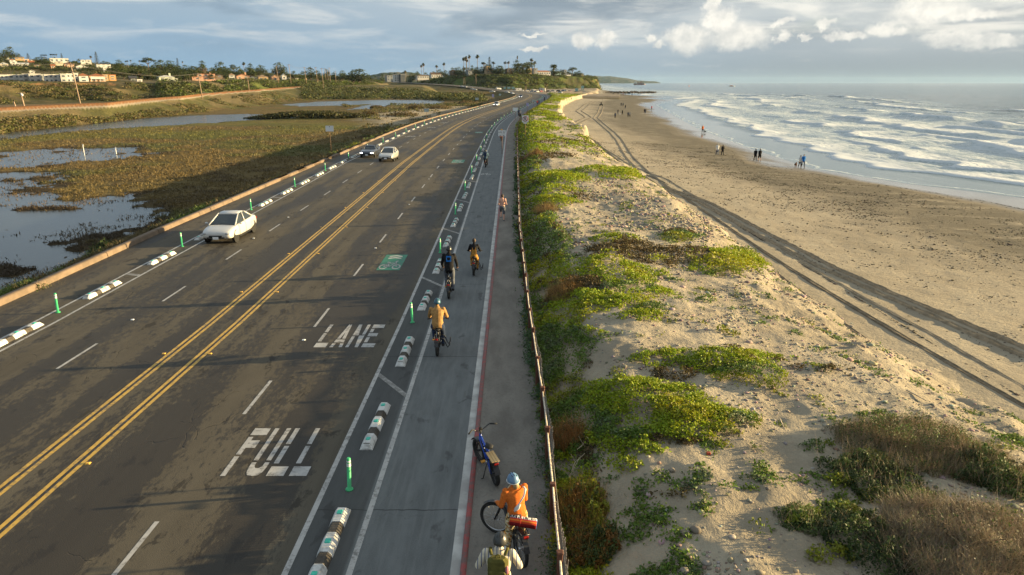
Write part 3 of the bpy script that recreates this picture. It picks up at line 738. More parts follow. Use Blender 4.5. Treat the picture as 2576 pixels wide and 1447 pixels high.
def build_beach():
    Y = np.concatenate([np.arange(14, 60, .35), ygrid(60, 1060, .5, .0055)]); U = np.linspace(-.12, 1.3, 230)
    YY, UU = np.meshgrid(Y, U, indexing='ij'); XX = Xr(YY) + (Xw(YY) - Xr(YY)) * UU
    n1 = fbm(XX / 6, YY / 16, 4, 71); n2 = fbm(XX / 1.3, YY / 1.3, 3, 73)
    H = beach_h(XX, YY) + (n2 - .5) * .09 * (1 - smooth(UU, .55, .85)); k = len(U)
    wet = smooth(UU + (n1 - .5) * .22, .60, .93); grit = smooth(UU + (n1 - .5) * .4, .12, .5) * (1 - smooth(UU + (n1 - .5) * .3, .72, .95))
    V = np.stack([XX, YY, H], -1).reshape(-1, 3)
    i, j = np.meshgrid(np.arange(len(Y) - 1), np.arange(k - 1), indexing='ij'); a = (i * k + j).ravel()
    tag(np_mesh('beach', V, np.stack([a, a + 1, a + k + 1, a + k], 1), mats=[M_BEACH], smooth=True, colors={'wet': wet.ravel(), 'grit': grit.ravel()}), kind='structure')
build_beach()
def sea_mat():
    m, n, b = new_mat('sea_water', .12, .5); p = n.co('world'); b.inputs['IOR'].default_value = 1.33
    f = n.attr('foam').outputs['Fac']
    vor = n.n('ShaderNodeTexVoronoi', {'Vector': n.map(p, (.75, .32, 1)), 'Scale': .8}, feature='DISTANCE_TO_EDGE').outputs['Distance']
    no = n.noise(n.map(p, (1, .35, 1)), .42, 6, .68); nf = n.noise(n.map(p, (1, .5, 1)), 2.2, 4, .65)
    x = n.math('ADD', f, n.math('ADD', n.math('MULTIPLY', n.math('SUBTRACT', no, .5), 1.15), n.math('ADD', n.math('MULTIPLY', n.math('SUBTRACT', nf, .5), .45), n.math('MULTIPLY', n.math('SUBTRACT', .16, vor), .55))))
    fm = n.step(x, .26, .82)
    c = n.mix(n.noise(n.map(p, (.3, .1, 1)), .3, 3), (.025, .070, .080), (.045, .10, .10))
    c = n.mix(n.step(f, .10, .5), c, (.26, .33, .345))
    n.L.new(n.mix(fm, c, (.58, .61, .62)), b.inputs['Base Color'])
    n.L.new(n.math('ADD', .10, n.math('MULTIPLY', fm, .8)), b.inputs['Roughness'])
    sw = n.attr('swash').outputs['Fac']
    h = n.math('ADD', n.noise(n.map(p, (1, .30, 1)), .55, 5, .62), n.math('MULTIPLY', n.noise(n.map(p, (1, .5, 1)), 2.4, 4, .6), .35))
    h = n.math('ADD', n.math('MULTIPLY', h, n.math('SUBTRACT', 1.0, n.math('MULTIPLY', sw, .93))), n.math('MULTIPLY', fm, .12))
    n.L.new(n.bump(h, .6, .9), b.inputs['Normal'])
    return m
CREST = [(13, 0, 900, .22, .8, 2.5, 13), (26, 95, 60, .42, 1.0, 3.5, 15), (34, 190, 70, .5, 1.0, 4, 18), (48, 120, 70, .6, 1.2, 4.5, 20), (58, 230, 90, .75, 1.2, 5, 26),
         (72, 150, 60, .7, 1.3, 5, 24), (88, 250, 120, .95, 1.4, 6, 24), (104, 170, 60, .7, 1.5, 6, 10), (118, 360, 140, .8, 1.6, 6, 14), (60, 470, 160, .7, 1.4, 5, 24), (30, 420, 120, .5, 1.2, 4, 20), (95, 640, 180, .9, 1.6, 6, 26), (140, 560, 200, .9, 2, 7, 22), (150, 270, 60, .6, 2, 7, 5)]
def build_sea():
    Y = np.concatenate([np.arange(20, 160, .7), ygrid(160, 900, 1.0, .006), ygrid(906, 14500, 8, .03)])
    D = np.concatenate([np.arange(-5, 60, .45), np.arange(60, 170, .8), ygrid(171, 14000, 2.0, .02)])
    YY, DD = np.meshgrid(Y, D, indexing='ij'); x0 = np.where(YY < 1060, Xw(YY), np.maximum(100, .098 * YY))
    XX = x0 + DD
    nz = fbm(XX / 22, YY / 34, 4, 81); wob = (fbm(YY / 38, XX / 200, 4, 83) - .5) * 26 + (fbm(YY / 7, XX / 40, 3, 85) - .5) * 5
    H = np.full_like(XX, SEA_Z); foam = np.zeros_like(XX)
    deep = smooth(DD, 10, 60)
    ch = (fbm(XX / 5, YY / 12, 4, 87) - .5) * .5 * deep + (fbm(XX / 1.8, YY / 3.5, 3, 89) - .5) * .16 * smooth(DD, 8, 22)
    ch *= 1 - smooth(YY, 500, 1500)
    H = H + ch + .28 * deep * np.sin(DD / 3.6 + wob * .35 + YY * .015) * (1 - smooth(YY, 500, 1200)) * (1 - smooth(DD, 200, 500))
    for u0, yc, yl, hh, wf, wb, tr in CREST:
        d = DD - u0 - wob; g = np.exp(-np.abs((YY - yc) / yl) ** 3) if yl < 800 else 1.0
        g = g * smooth(fbm(YY / 17, YY * 0 + u0, 3, int(u0) + 100), .30, .5) if yl < 800 else g * 1.0
        H = H + hh * g * np.where(d < 0, np.exp(-(d / wf) ** 2), np.exp(-(d / wb) ** 2))
        foam = np.maximum(foam, g * np.where(d < 0, smooth(d, -1.6, -.6) * 1.0, np.exp(-d / tr) * 1.0) * (d > -1.8))
    surf = smooth(DD + wob, 12, 20) * (1 - smooth(DD + (nz - .5) * 90, 60, 190)); foam = np.maximum(foam, .52 * surf * (nz + .38))
    lace = np.exp(-((DD + (fbm(YY / 5, XX * 0, 3, 91) - .5) * 3 - .8) / .55) ** 2); foam = np.maximum(foam, lace * .62)
    foam = foam * (1 - smooth(DD, 260, 500)); swash = 1 - smooth(DD + wob * .5, 9, 16)
    H = np.where(DD < 2, np.maximum(H, SEA_Z + .004), H)
    H = H - .25 * (1 - smooth(DD, -5, 0.2)) + swash * .02
    V = np.stack([XX, YY, H], -1).reshape(-1, 3); k = len(D)
    i, j = np.meshgrid(np.arange(len(Y) - 1), np.arange(k - 1), indexing='ij'); a = (i * k + j).ravel()
    tag(np_mesh('sea', V, np.stack([a, a + 1, a + k + 1, a + k], 1), mats=[sea_mat()], smooth=True, colors={'foam': foam.ravel(), 'swash': swash.ravel()}), kind='structure')
build_sea()
# ------------------------------------------------------------------ small materials
M_POST = pmat('brown_timber', (.16, .075, .05), (.10, .045, .032), 5, .8, .2, bump=.4, stretch=(1, 1, .2))
M_SLAT = pmat('weathered_slat', (.34, .30, .25), (.22, .19, .155), 1.2, .85, .15, stretch=(6, 6, .3), coord='world')
M_WIRE = pmat('galvanised_wire', (.30, .30, .29), None, 10, .5, .5, .6)
M_RUBW = pmat('white_rubber_block', (.56, .56, .54), (.28, .275, .26), 5, .65, .3, bump=.3, coord='world', lo=.45, hi=.75)
M_RUBB = pmat('black_rubber', (.085, .075, .062), (.06, .052, .042), 7, .8, .2, bump=.3, coord='world')
M_TEAL = pmat('teal_reflector', (.02, .36, .27), (.03, .45, .34), 20, .35, .5)
M_GREEN = pmat('green_plastic_post', (.05, .42, .17), (.04, .34, .13), 5, .5, .4)
M_BAND = pmat('reflective_white_band', (.75, .77, .74), (.62, .64, .62), 12, .4, .5)
M_AMB = pmat('amber_marker', (.75, .42, .06), (.6, .33, .05), 20, .4, .4)
M_SIGN = pmat('white_sign_face', (.72, .74, .74), (.64, .66, .67), 8, .45, .4)
M_SIGNK = pmat('black_sign_paint', (.02, .02, .022), None, 10, .5, .3)
M_SIGNR = pmat('dark_red_sign_paint', (.30, .03, .04), None, 10, .5, .3)
M_SIGNB = pmat('sign_back_metal', (.35, .36, .37), (.28, .29, .30), 6, .5, .4, .5)
M_RUST = pmat('rusty_steel_post', (.20, .12, .075), (.13, .085, .06), 9, .75, .3)
M_LTGRN = pmat('pale_green_paint', (.40, .47, .46), None, 5, .5, .4)
# ------------------------------------------------------------------ sand fence along the path
def build_fence():
    root = empty('sand_fence', (float(fence_x(10)), 10, .1), 0, 'long wooden slat sand fence with brown posts between footpath and dune', 'fence')
    inv = Matrix.Translation(root.location).inverted()
    pts = []; y = 7.86
    while y < 470: pts.append(y); y += 2.25
    rest = MB(); 
    def post(mb, y, h):
        x = float(fence_x(y)); mb.box((x, y, .05 + h / 2), (.10, .10, h), bev=.012); mb.box((x, y, .05 + h + .02), (.12, .12, .04), bev=.012)
    for k, y in enumerate(pts):
        h = 1.0 + .05 * math.sin(k * 2.3)
        if k < 98:
            mb = MB(); post(mb, y, h); o = mb.build('post', M_POST, root); o.matrix_parent_inverse = inv
        else: post(rest, y, h)
    o = rest.build('far_posts', M_POST, root); o.matrix_parent_inverse = inv; tag(o, kind='stuff')
    rs = np.random.RandomState(5); mb = MB(); ys = np.arange(7.9, 468, .085)
    keep = []; 
    y = 7.9
    while y < 468:
        x = float(fence_x(y)) + .07 + .02 * math.sin(y * 1.3); w = .04 if y < 120 else .045; hh = .93 + rs.uniform(-.04, .03) + .03 * math.sin(y * .7)
        lean = .012 * rs.normal() + .05 * math.sin(y * 1.4)
        z0 = .02; n = len(mb.v)
        for zz, dx in ((z0, 0), (hh, .10 * 0 + lean)):
            mb.v += [(x + dx - .006, y - w / 2, zz), (x + dx + .006, y - w / 2, zz), (x + dx + .006, y + w / 2, zz), (x + dx - .006, y + w / 2, zz)]
        for q in ((0, 1, 5, 4), (1, 2, 6, 5), (2, 3, 7, 6), (3, 0, 4, 7), (4, 5, 6, 7)): mb.f.append(tuple(n + i for i in q)); mb.m.append(0); mb.sm.append(False)
        y += .078 if y < 120 else .11
    o = mb.build('slat_panel', M_SLAT, root); o.matrix_parent_inverse = inv
    mb = MB()
    for z in (.25, .55, .84):
        yy = np.arange(7.9, 468, 2.25); mb.tube([(float(fence_x(v)) + .085 + .02 * math.sin(v * 1.3), v, z) for v in yy], .006, 4)
    o = mb.build('wire', M_WIRE, root); o.matrix_parent_inverse = inv
    mb = MB(); yy = np.arange(7.9, 468, 1.125)
    mb.tube([(float(fence_x(v)) + .0, v, .97 - (.05 if i % 2 else 0)) for i, v in enumerate(yy)], .022, 5)
    o = mb.build('slat_top_line', pmat('lit_slat_tops', (.62, .55, .45), (.40, .34, .27), 22, .9, .1, coord='world', lo=.45, hi=.55), root); o.matrix_parent_inverse = inv  # mottled pale tube standing in for slat tops catching light
build_fence()
# ------------------------------------------------------------------ lane separators, flexible posts, pavement markers
ORD = ['first', 'second', 'third', 'fourth', 'fifth', 'sixth', 'seventh', 'eighth', 'ninth', 'tenth', 'eleventh', 'twelfth', 'thirteenth', 'fourteenth', 'fifteenth', 'sixteenth', 'seventeenth', 'eighteenth', 'nineteenth', 'twentieth']
def sep_ring(y, k=1.0, h=.14):
    return [(-.15 * k, y, 0), (-.13 * k, y, h * .45), (-.075 * k, y, h), (.075 * k, y, h), (.13 * k, y, h * .45), (.15 * k, y, 0)]
def make_separator():
    root = empty('lane_separator')
    mb = MB(); rr = [sep_ring(-1.16)]
    for i in range(21): rr.append(sep_ring(-1.1 + i * .11, 1, .135 - (.008 if i % 2 else 0)))
    rr.append(sep_ring(1.16)); mb.loft(rr, cap=True, smooth=False); mb.build('body', M_RUBB, root)
    for c in (-.96, 0, .96):
        mb = MB(); e0, e1 = (c - .24, c + .24)
        z0 = .055 if c < -.5 else .15; z1 = .055 if c > .5 else .15
        def rg(y, h): return [(x * 1.06, yy, z * 1.0 + (.004 if z > 0 else 0)) for x, yy, z in sep_ring(y, 1.02, h)]
        rings = [rg(e0 - .06, z0 - .02 if z0 < .1 else .142), rg(e0 + .07, .148), rg(c, .152), rg(e1 - .07, .148), rg(e1 + .06, z1 - .02 if z1 < .1 else .142)]
        mb.loft(rings, smooth=False); wb = mb.build('white_block', M_RUBW, root)
        mb = MB(); mb.box((0, c, .166), (.11, .13, .03), bev=.012); mb.build('reflector', M_TEAL, wb)
    return root
def far_separator():
    mb = MB(); mb.loft([sep_ring(-1.16), sep_ring(1.16)], m=0, smooth=False)
    for c in (-.94, 0, .94):
        mb.loft([[(x * 1.08, y, z * 1.06) for x, y, z in sep_ring(c - .25)], [(x * 1.08, y, z * 1.06) for x, y, z in sep_ring(c + .25)]], m=1, smooth=False)
    return mb.build('lane_separator', [M_RUBB, M_RUBW], link=False)
def make_delineator():
    root = empty('delineator_post')
    mb = MB(); mb.tube([(0, 0, 0), (0, 0, .03), (0, 0, .031), (0, 0, .79), (0, 0, .81)], [.09, .085, .045, .045, .03], 12); mb.build('tube', M_GREEN, root)
    mb = MB(); mb.tube([(0, 0, .60), (0, 0, .68)], .0475, 12, cap=False); mb.tube([(0, 0, .71), (0, 0, .75)], .0475, 12, cap=False); mb.build('reflective_band', M_BAND, root)
    return root
def far_delineator():
    mb = MB(); mb.tube([(0, 0, 0), (0, 0, .8)], .05, 6, m=0); mb.tube([(0, 0, .6), (0, 0, .74)], .053, 6, m=1, cap=False)
    return mb.build('delineator_post', [M_GREEN, M_BAND], link=False)
def rows():
    s0, fs, d0, fd = make_separator(), far_separator(), make_delineator(), far_delineator()
    first = {'s': True, 'd': True}
    def put(kind, y, t, label, group):
        near = y < (95 if kind == 's' else 80)
        src, far = (s0, fs) if kind == 's' else (d0, fd)
        if near:
            if first[kind]: o = src; first[kind] = False
            else: o = copy_tree(src)
        else:
            o = far.copy(); COL.objects.link(o)
        p = RP(np.array([y]), t)[0]; o.location = p; o.rotation_euler = (0, 0, -heading(y) + random.uniform(-.025, .025)) if kind == 's' else (random.uniform(-.03, .03), random.uniform(-.04, .04), random.uniform(0, 6))
        tag(o, label, 'lane separator' if kind == 's' else 'bollard', group)
    def lab(i, what, where, end):
        if i < 20: return f'{what}, {ORD[i]} from the near end of the {where} row'
        return f'{what}, one of the far run, {where} {end}'
    sepR = [11.7, 16.75, 22.05, 27.8, 33.4, 39.0, 44.6, 50.2]
    while sepR[-1] < 440: sepR.append(sepR[-1] + 5.65)
    for i, y in enumerate(sepR): put('s', y, -3.62, lab(i, 'striped rubber separator', 'bike path side', 'towards the bend'), 'rubber separators beside the bike path')
    y = 13.74; i = 0
    while y < 440:
        put('d', y, -3.66 if i == 0 else -3.8, lab(i, 'green banded post', 'bike path side', 'towards the bend'), 'green posts beside the bike path'); y += 11.35; i += 1
    y = 23.6; i = 0
    while y < 440:
        put('s', y, -17.88, lab(i, 'striped rubber separator', 'lagoon side', 'towards the bend'), 'rubber separators along the lagoon side'); y += 5.72; i += 1
    y = 26.3; i = 0
    while y < 440:
        put('d', y, -18.05, lab(i, 'green banded post', 'lagoon side', 'towards the bend'), 'green posts along the lagoon side'); y += 11.6; i += 1
rows()
def pave_markers():
    def mk(name, m):
        mb = MB(); mb.box((0, 0, .012), (.12, .10, .024), taper=.7); return mb.build(name, m, link=False)
    a, w = mk('pavement_marker', M_AMB), mk('pavement_marker', M_SIGN)
    def put(src, p, label, group):
        o = src.copy(); COL.objects.link(o); o.location = (p[0], p[1], .004); tag(o, label, 'road marker', group)
    ys = [14.85, 21.9, 29.1, 36.2, 43.3, 50.5, 57.6, 64.8]
    for i, y in enumerate(ys):
        put(a, RP(np.array([y]), -10.2)[0], f'small amber road marker beside the right yellow line, {ORD[i]} from the near end', 'amber road markers by the yellow lines')
        if i: put(a, RP(np.array([y]), -11.76)[0], f'small amber road marker beside the left yellow line, {ORD[i-1]} from the near end', 'amber road markers by the yellow lines')
    for i, y in enumerate([23.2, 37.5, 51.8, 66.1]):
        put(w, RP(np.array([y]), -7.41)[0], f'white road marker on the right dashed line, {ORD[i]} from the near end', 'white road markers on the dashed lines')
    for i, (px, py) in enumerate(((333, 805), (638, 600), (725, 547))):
        p = at(px, py); put(w, p, f'white road marker on the left dashed line, {ORD[i]} from the near end', 'white road markers on the dashed lines')
pave_markers()
# ------------------------------------------------------------------ signs
def plate(mb, c, w, h, m=0, th=.012, back=None):
    mb.box((c[0], c[1], c[2]), (w, th, h), m=m)
def sign_root(px, py, z, rz, label, name='road_sign', cat='sign'):
    p = at(px, py, z); return empty(name, p, rz, label, cat), p
def text_bars(mb, x0, x1, z0, rows_, m=0):
    """tiny unreadable lettering shown as rows of short dark strokes"""
    rs = random.Random(3)
    for r in range(rows_):
        x = x0
        while x < x1:
            w = rs.uniform(.025, .07); mb.box((x + w / 2, -.009, z0 - r * .085), (w, .004, .045), m=m); x += w + .022
def signs():
    # twin plate bike and pedestrian sign on the path
    root, p = sign_root(1263, 388, 0, 0, 'white twin plate sign with bicycle and walker symbols beside the bike path')
    base = Matrix.Identity(4)
    y0 = p[1]; top = 2.95
    mb = MB(); mb.tube([(0, 0, 0), (0, 0, 3.05)], .035, 6); mb.build('post', M_RUST, root)
    for s in (-1, 1):
        mb = MB(); mb.box((s * .24, -.03, 2.62), (.44, .012, .72), bev=0); pl = mb.build('plate', M_SIGN, root)
        mb = MB()
        if s < 0:
            for cx in (-.36, -.13): mb.torus((cx, -.042, 2.72), .075, .012, n=12, k=4, M=Matrix.Rotation(PI / 2, 4, 'Z'))
            mb.tube([(-.36, -.042, 2.72), (-.25, -.042, 2.74), (-.17, -.042, 2.86), (-.13, -.042, 2.72)], .012, 4)
        else:
            mb.ell((.24, -.042, 2.89), (.035, .006, .035), 8, 4); mb.tube([(.24, -.042, 2.85), (.24, -.042, 2.72), (.19, -.042, 2.58)], .022, 5); mb.tube([(.24, -.042, 2.72), (.30, -.042, 2.58)], .02, 5); mb.tube([(.18, -.042, 2.74), (.24, -.042, 2.82), (.31, -.042, 2.75)], .014, 4)
        # arrow at the foot of the plate
        cx = s * .24; mb.tube([(cx + .1 * s, -.042, 2.36), (cx - .06 * s, -.042, 2.36)], .02, 4); mb.face([(cx - .14 * s, -.043, 2.36), (cx - .04 * s, -.043, 2.43), (cx - .04 * s, -.043, 2.29)])
        mb.build('symbol', M_SIGNK, pl)
    mb = MB(); mb.box((0, -.02, 3.03), (.16, .01, .12)); mb.build('marker_plate', M_AMB, root)
    # no parking sign with barred circle on the dune
    p = at(1321, 350, .9); root = empty('no_parking_sign', p, 0, 'square no parking sign with barred red circle standing on the dune beside the fence', 'sign')
    mb = MB(); mb.tube([(0, 0, -.3), (0, 0, 3.15)], .04, 6); mb.build('post', M_RUST, root)
    mb = MB(); mb.box((0, -.04, 2.85), (.95, .014, .95)); pl = mb.build('plate', M_SIGN, root)
    mb = MB(); mb.torus((0, -.06, 2.85), .34, .045, n=28, k=6, M=Matrix.Rotation(PI / 2, 4, 'Z')); mb.tube([(-.24, -.06, 3.09), (.24, -.06, 2.61)], .035, 5); mb.build('barred_circle', M_SIGNR, pl)
    mb = MB(); mb.box((-.09, -.055, 2.85), (.075, .01, .42)); mb.tube([(-.09, -.055, 3.03), (.06, -.055, 3.02), (.12, -.055, 2.95), (.06, -.055, 2.87), (-.09, -.055, 2.86)], .034, 5); mb.tube([(.0, -.055, 2.86), (.13, -.055, 2.65)], .036, 5); mb.build('letter', M_SIGNK, pl)
    mb = MB(); mb.box((0, -.04, 2.27), (.5, .012, .16)); mb.build('small_plate', M_SIGN, root)
    # sanctuary notice beyond the kerb on the lagoon side
    p = at(833, 378, .0); root = empty('notice_sign', p, .12, 'white notice board on a slim rusty post beyond the kerb above the marsh', 'sign')
    mb = MB(); mb.tube([(0, 0, -.8), (0, 0, 3.0)], .03, 6); mb.build('post', M_RUST, root)
    mb = MB(); mb.box((0, -.035, 2.85), (1.05, .014, .75)); pl = mb.build('plate', M_SIGN, root)
    mb = MB(); mb.ell((0, -.045, 3.1), (.06, .006, .06), 8, 4); text_bars(mb, -.42, .42, 2.93, 3); mb.build('lettering', M_SIGNK, pl)
    # smaller and farther signs
    for px, py, h, w, hh, back, lab in ((1296, 302, 2.9, 1.2, .8, 0, 'pale sign on a thin post right of the road, ahead of the two dark riders'),
        (1327, 281, 2.6, .75, .9, 2, 'distant square sign with violet ring beside the separators before the bend'),
        (1342, 270, 2.6, .9, .7, 1, 'distant pale sign back beside the bend right of the road'),
        (1708 / 1.59, 311, 3.2, 1.0, .7, 1, 'pale sign panel among scrub left of the road, nearest of the scrub signs'),
        (1908 / 1.59, 266, 3, 1.3, .9, 1, 'white sign in scrub left of the road where the bend begins'),
        (1972 / 1.59, 256, 3.4, 1.0, 1.4, 2, 'tall narrow violet sign in scrub inside the bend'),
        (2000 / 1.59, 251, 3, 1.2, .9, 1, 'white sign near the kerb inside the bend, farthest of the scrub signs')):
        p = at(px, py, 0); root = empty('road_sign', p, 0, lab, 'sign')
        mb = MB(); mb.tube([(0, 0, -1.5), (0, 0, h + .1)], .04, 5); mb.build('post', M_RUST, root)
        mb = MB(); mb.box((0, -.05, h - hh / 2), (w, .02, hh)); mb.build('plate', [M_SIGN, M_LTGRN, pmat('violet_sign', (.42, .38, .60), None, 4, .5)][back], root)
    # white marker stakes standing in the shallow ponds
    for i, (px, py, hgt, lab) in enumerate(((213, 393, 1.7, 'white stake standing in the shallow pool, taller of two'), (293, 389, 1.0, 'white stake standing in the shallow pool, shorter of two'),)):
        p = at(px, py, WATER_Z); mb = MB(); mb.tube([(0, 0, -.4), (0, 0, hgt)], .06, 6); mb.box((0, 0, hgt + .08), (.16, .05, .2)); o = mb.build('marker_stake', M_SIGN); o.location = p; tag(o, lab, 'stake')
    # drain cover in the left bike lane
    p = at(1505, 0, 0); q = at((1024 + 1185 / 2.412) / 1.59, (150 + 966 / 2.412) / 1.59)
    mb = MB(); mb.tube([(q[0], q[1], .004), (q[0], q[1], .012)], .9, 20); o = mb.build('manhole_cover', pmat('cast_cover', (.30, .30, .29), (.22, .22, .21), 6, .6)); tag(o, 'round pale manhole cover in the far side lane near the kerb', 'manhole cover')
signs()
# ------------------------------------------------------------------ vehicle tracks on the beach
def tracks():
    m, n, b = new_mat('churned_wet_sand', .95, .12); p = n.co('world')
    n.L.new(n.mix(n.step(n.noise(p, 3, 5, .7), .3, .7), (.24, .195, .135), (.12, .10, .07)), b.inputs['Base Color']); n.L.new(n.bump(n.noise(p, 9, 5, .75), .9, .08), b.inputs['Normal'])
    ml, n, b = new_mat('rutted_sand', .95, .12); p = n.co('world')
    n.L.new(n.mix(n.step(n.noise(p, 2, 5, .7), .35, .65), (.34, .28, .195), (.22, .18, .125)), b.inputs['Base Color']); n.L.new(n.bump(n.noise(p, 8, 5, .75), .9, .07), b.inputs['Normal'])
    def rib(pts, w, h, mat, name):
        P = [at(x, y, -1.55 - .0) for x, y in pts]
        # refine height on the beach slope
        Q = []
        for (x, y) in pts:
            z = -1.5
            for _ in range(4):
                g = at(x, y, z); z = float(beach_h(np.array([g[0]]), np.array([g[1]]))[0])
            Q.append((g[0], g[1]))
        Q = np.array(Q); s = np.concatenate(([0], np.cumsum(np.hypot(*np.diff(Q, axis=0).T)))); S = np.arange(0, s[-1], .22 if s[-1] < 120 else .5)
        X, Y = np.interp(S, s, Q[:, 0]), np.interp(S, s, Q[:, 1]); kz = np.hanning(9); kz /= kz.sum()
        X = np.convolve(np.pad(X, 4, mode='edge'), kz, 'valid'); Y = np.convolve(np.pad(Y, 4, mode='edge'), kz, 'valid')
        dx, dy = np.gradient(X), np.gradient(Y); L = np.hypot(dx, dy) + 1e-9; nx, ny = -dy / L, dx / L
        prof = [(-.62, -.03), (-.45, .03), (-.32, .075), (-.2, .015), (0, .012), (.2, .015), (.32, .075), (.45, .03), (.62, -.03)]
        rows_ = []
        for a, z in prof:
            wob = 1 + .35 * (fbm(S * .8, S * 0 + a * 3, 3, 7) - .5)
            px, py = X + nx * a * w * wob, Y + ny * a * w * wob
            lug = .45 + 1.1 * fbm(S * 2.6, S * 0 + a, 2, 9)
            rows_.append(np.stack([px, py, beach_h(px, py) + z * h * lug + .02], -1))
        V = np.stack(rows_, 1).reshape(-1, 3); k = len(prof); i, j = np.meshgrid(np.arange(len(S) - 1), np.arange(k - 1), indexing='ij'); a = (i * k + j).ravel()
        tag(np_mesh(name, V, np.stack([a, a + 1, a + k + 1, a + k], 1), mats=[mat], smooth=True), kind='structure')
    A = [(1520, 385), (1560, 418), (1640, 455), (1740, 530), (1850, 610), (1960, 694), (2100, 800), (2260, 910), (2420, 1005), (2576, 1090), (2700, 1160)]
    B = [(1530, 385), (1575, 418), (1655, 452), (1765, 527), (1890, 612), (2010, 690), (2150, 775), (2320, 875), (2450, 950), (2576, 1022), (2700, 1090)]
    C2 = [(1535, 383), (1590, 418), (1680, 452), (1800, 527), (1920, 598), (2060, 685), (2200, 765), (2360, 850), (2576, 975), (2700, 1050)]
    ext = [(1450, 325), (1468, 345), (1494, 365)]; rib(ext + A, .24, .36, m, 'tyre_track'); rib(ext + B, .28, .40, m, 'tyre_track'); rib([(x + 10, y - 1) for x, y in ext] + C2, .22, .34, ml, 'tyre_track')
    for dx in (0, 34):
        rib([(1650 + dx * .5, 470), (1760 + dx * .7, 510), (1900 + dx, 590), (2060 + dx, 672), (2200 + dx, 735), (2350 + dx * 1.2, 800), (2480 + dx * 1.4, 856), (2620 + dx * 1.6, 915)], .34, 1.3, ml, 'tyre_track')
    for dx in (0, 14):
        rib([(1520 + dx, 388), (1490 + dx * .9, 360), (1462 + dx * .8, 340), (1440 + dx * .8, 322), (1437 + dx, 313), (1455 + dx * 1.2, 303), (1472 + dx * 1.1, 296), (1462 + dx, 288), (1448 + dx, 280), (1462 + dx * .9, 270), (1470 + dx * .9, 263), (1490 + dx * .7, 255)], .36, .6, m, 'tyre_track')
    for dx in (0, 9):
        rib([(1652 + dx * 3, 470), (1606 + dx * 2.4, 430), (1572 + dx * 2, 392), (1548 + dx * 1.7, 350), (1535 + dx * 1.5, 335), (1508 + dx * 1.3, 312), (1492 + dx * 1.3, 298), (1503 + dx * 1.1, 284), (1509 + dx, 268)], .3, .6, ml, 'tyre_track')
tracks()
# ------------------------------------------------------------------ vehicles
M_TYRE = pmat('tyre_rubber', (.022, .021, .02), (.035, .033, .03), 12, .85, .2)
M_RIM = pmat('alloy_rim', (.26, .265, .27), (.16, .165, .17), 8, .45, .5, .6)
M_GLASS, _n, _b = new_mat('dark_car_glass', .06, .6); _b.inputs['Base Color'].default_value = (.018, .024, .024, 1)
M_TRIM = pmat('black_trim', (.02, .02, .02), None, 10, .6, .3)
def paint_mat(name, c, metal=.0):
    m, n, b = new_mat(name, .28, .5, metal); b.inputs['Coat Weight'].default_value = .6; b.inputs['Coat Roughness'].default_value = .08
    p = n.co('obj'); n.L.new(n.mix(n.step(n.noise(p, 1.5, 4), .4, .75), c, tuple(x * .88 for x in c)), b.inputs['Base Color']); return m
def lamp_mat(name, c, e):
    m, n, b = new_mat(name, .2, .5); b.inputs['Base Color'].default_value = (*c, 1); b.inputs['Emission Color'].default_value = (*c, 1); b.inputs['Emission Strength'].default_value = e; return m
M_HEAD_ON = lamp_mat('lit_headlight', (1, .93, .8), 3.0); M_HEAD = lamp_mat('headlight_glass', (.30, .32, .34), 0); M_TAIL = lamp_mat('tail_light_glass', (.35, .02, .015), 0)
SEDAN = dict(L=4.5, st=[(-2.25, .46, .80, .66), (-2.19, .34, .96, .76), (-1.75, .27, 1.03, .85), (-1.1, .24, 1.01, .875), (-.2, .22, .98, .885), (.7, .22, .96, .88), (1.05, .24, .96, .875), (1.5, .25, .91, .87), (1.9, .27, .84, .84), (2.12, .31, .76, .79), (2.24, .40, .66, .70)],
             belt=(-1.52, 1.22, .76, 1.01, .97), roof=(-.72, .14, .56, 1.46), wh=(-1.36, 1.40, .335))
COUPE = dict(L=4.6, st=[(-2.28, .46, .84, .70), (-2.2, .34, .98, .80), (-1.75, .27, 1.02, .90), (-1.1, .24, .98, .92), (-.2, .20, .92, .92), (.7, .20, .92, .91), (1.05, .22, .92, .90), (1.6, .24, .88, .89), (2.05, .26, .80, .86), (2.24, .32, .70, .80), (2.32, .40, .60, .72)],
             belt=(-1.55, .75, .76, .98, .92), roof=(-.65, .0, .55, 1.30), wh=(-1.38, 1.4, .335))
VAN = dict(L=4.8, st=[(-2.35, .46, .98, .72), (-2.3, .36, 1.12, .82), (-1.75, .28, 1.12, .92), (-1.1, .26, 1.10, .935), (-.2, .24, 1.08, .94), (.8, .24, 1.06, .935), (1.15, .26, 1.04, .93), (1.65, .28, .98, .91), (2.1, .32, .86, .87), (2.28, .38, .74, .80), (2.35, .46, .64, .70)],
           belt=(-2.25, 1.25, .82, 1.08, 1.04), roof=(-2.0, .35, .66, 1.70), wh=(-1.45, 1.45, .35))
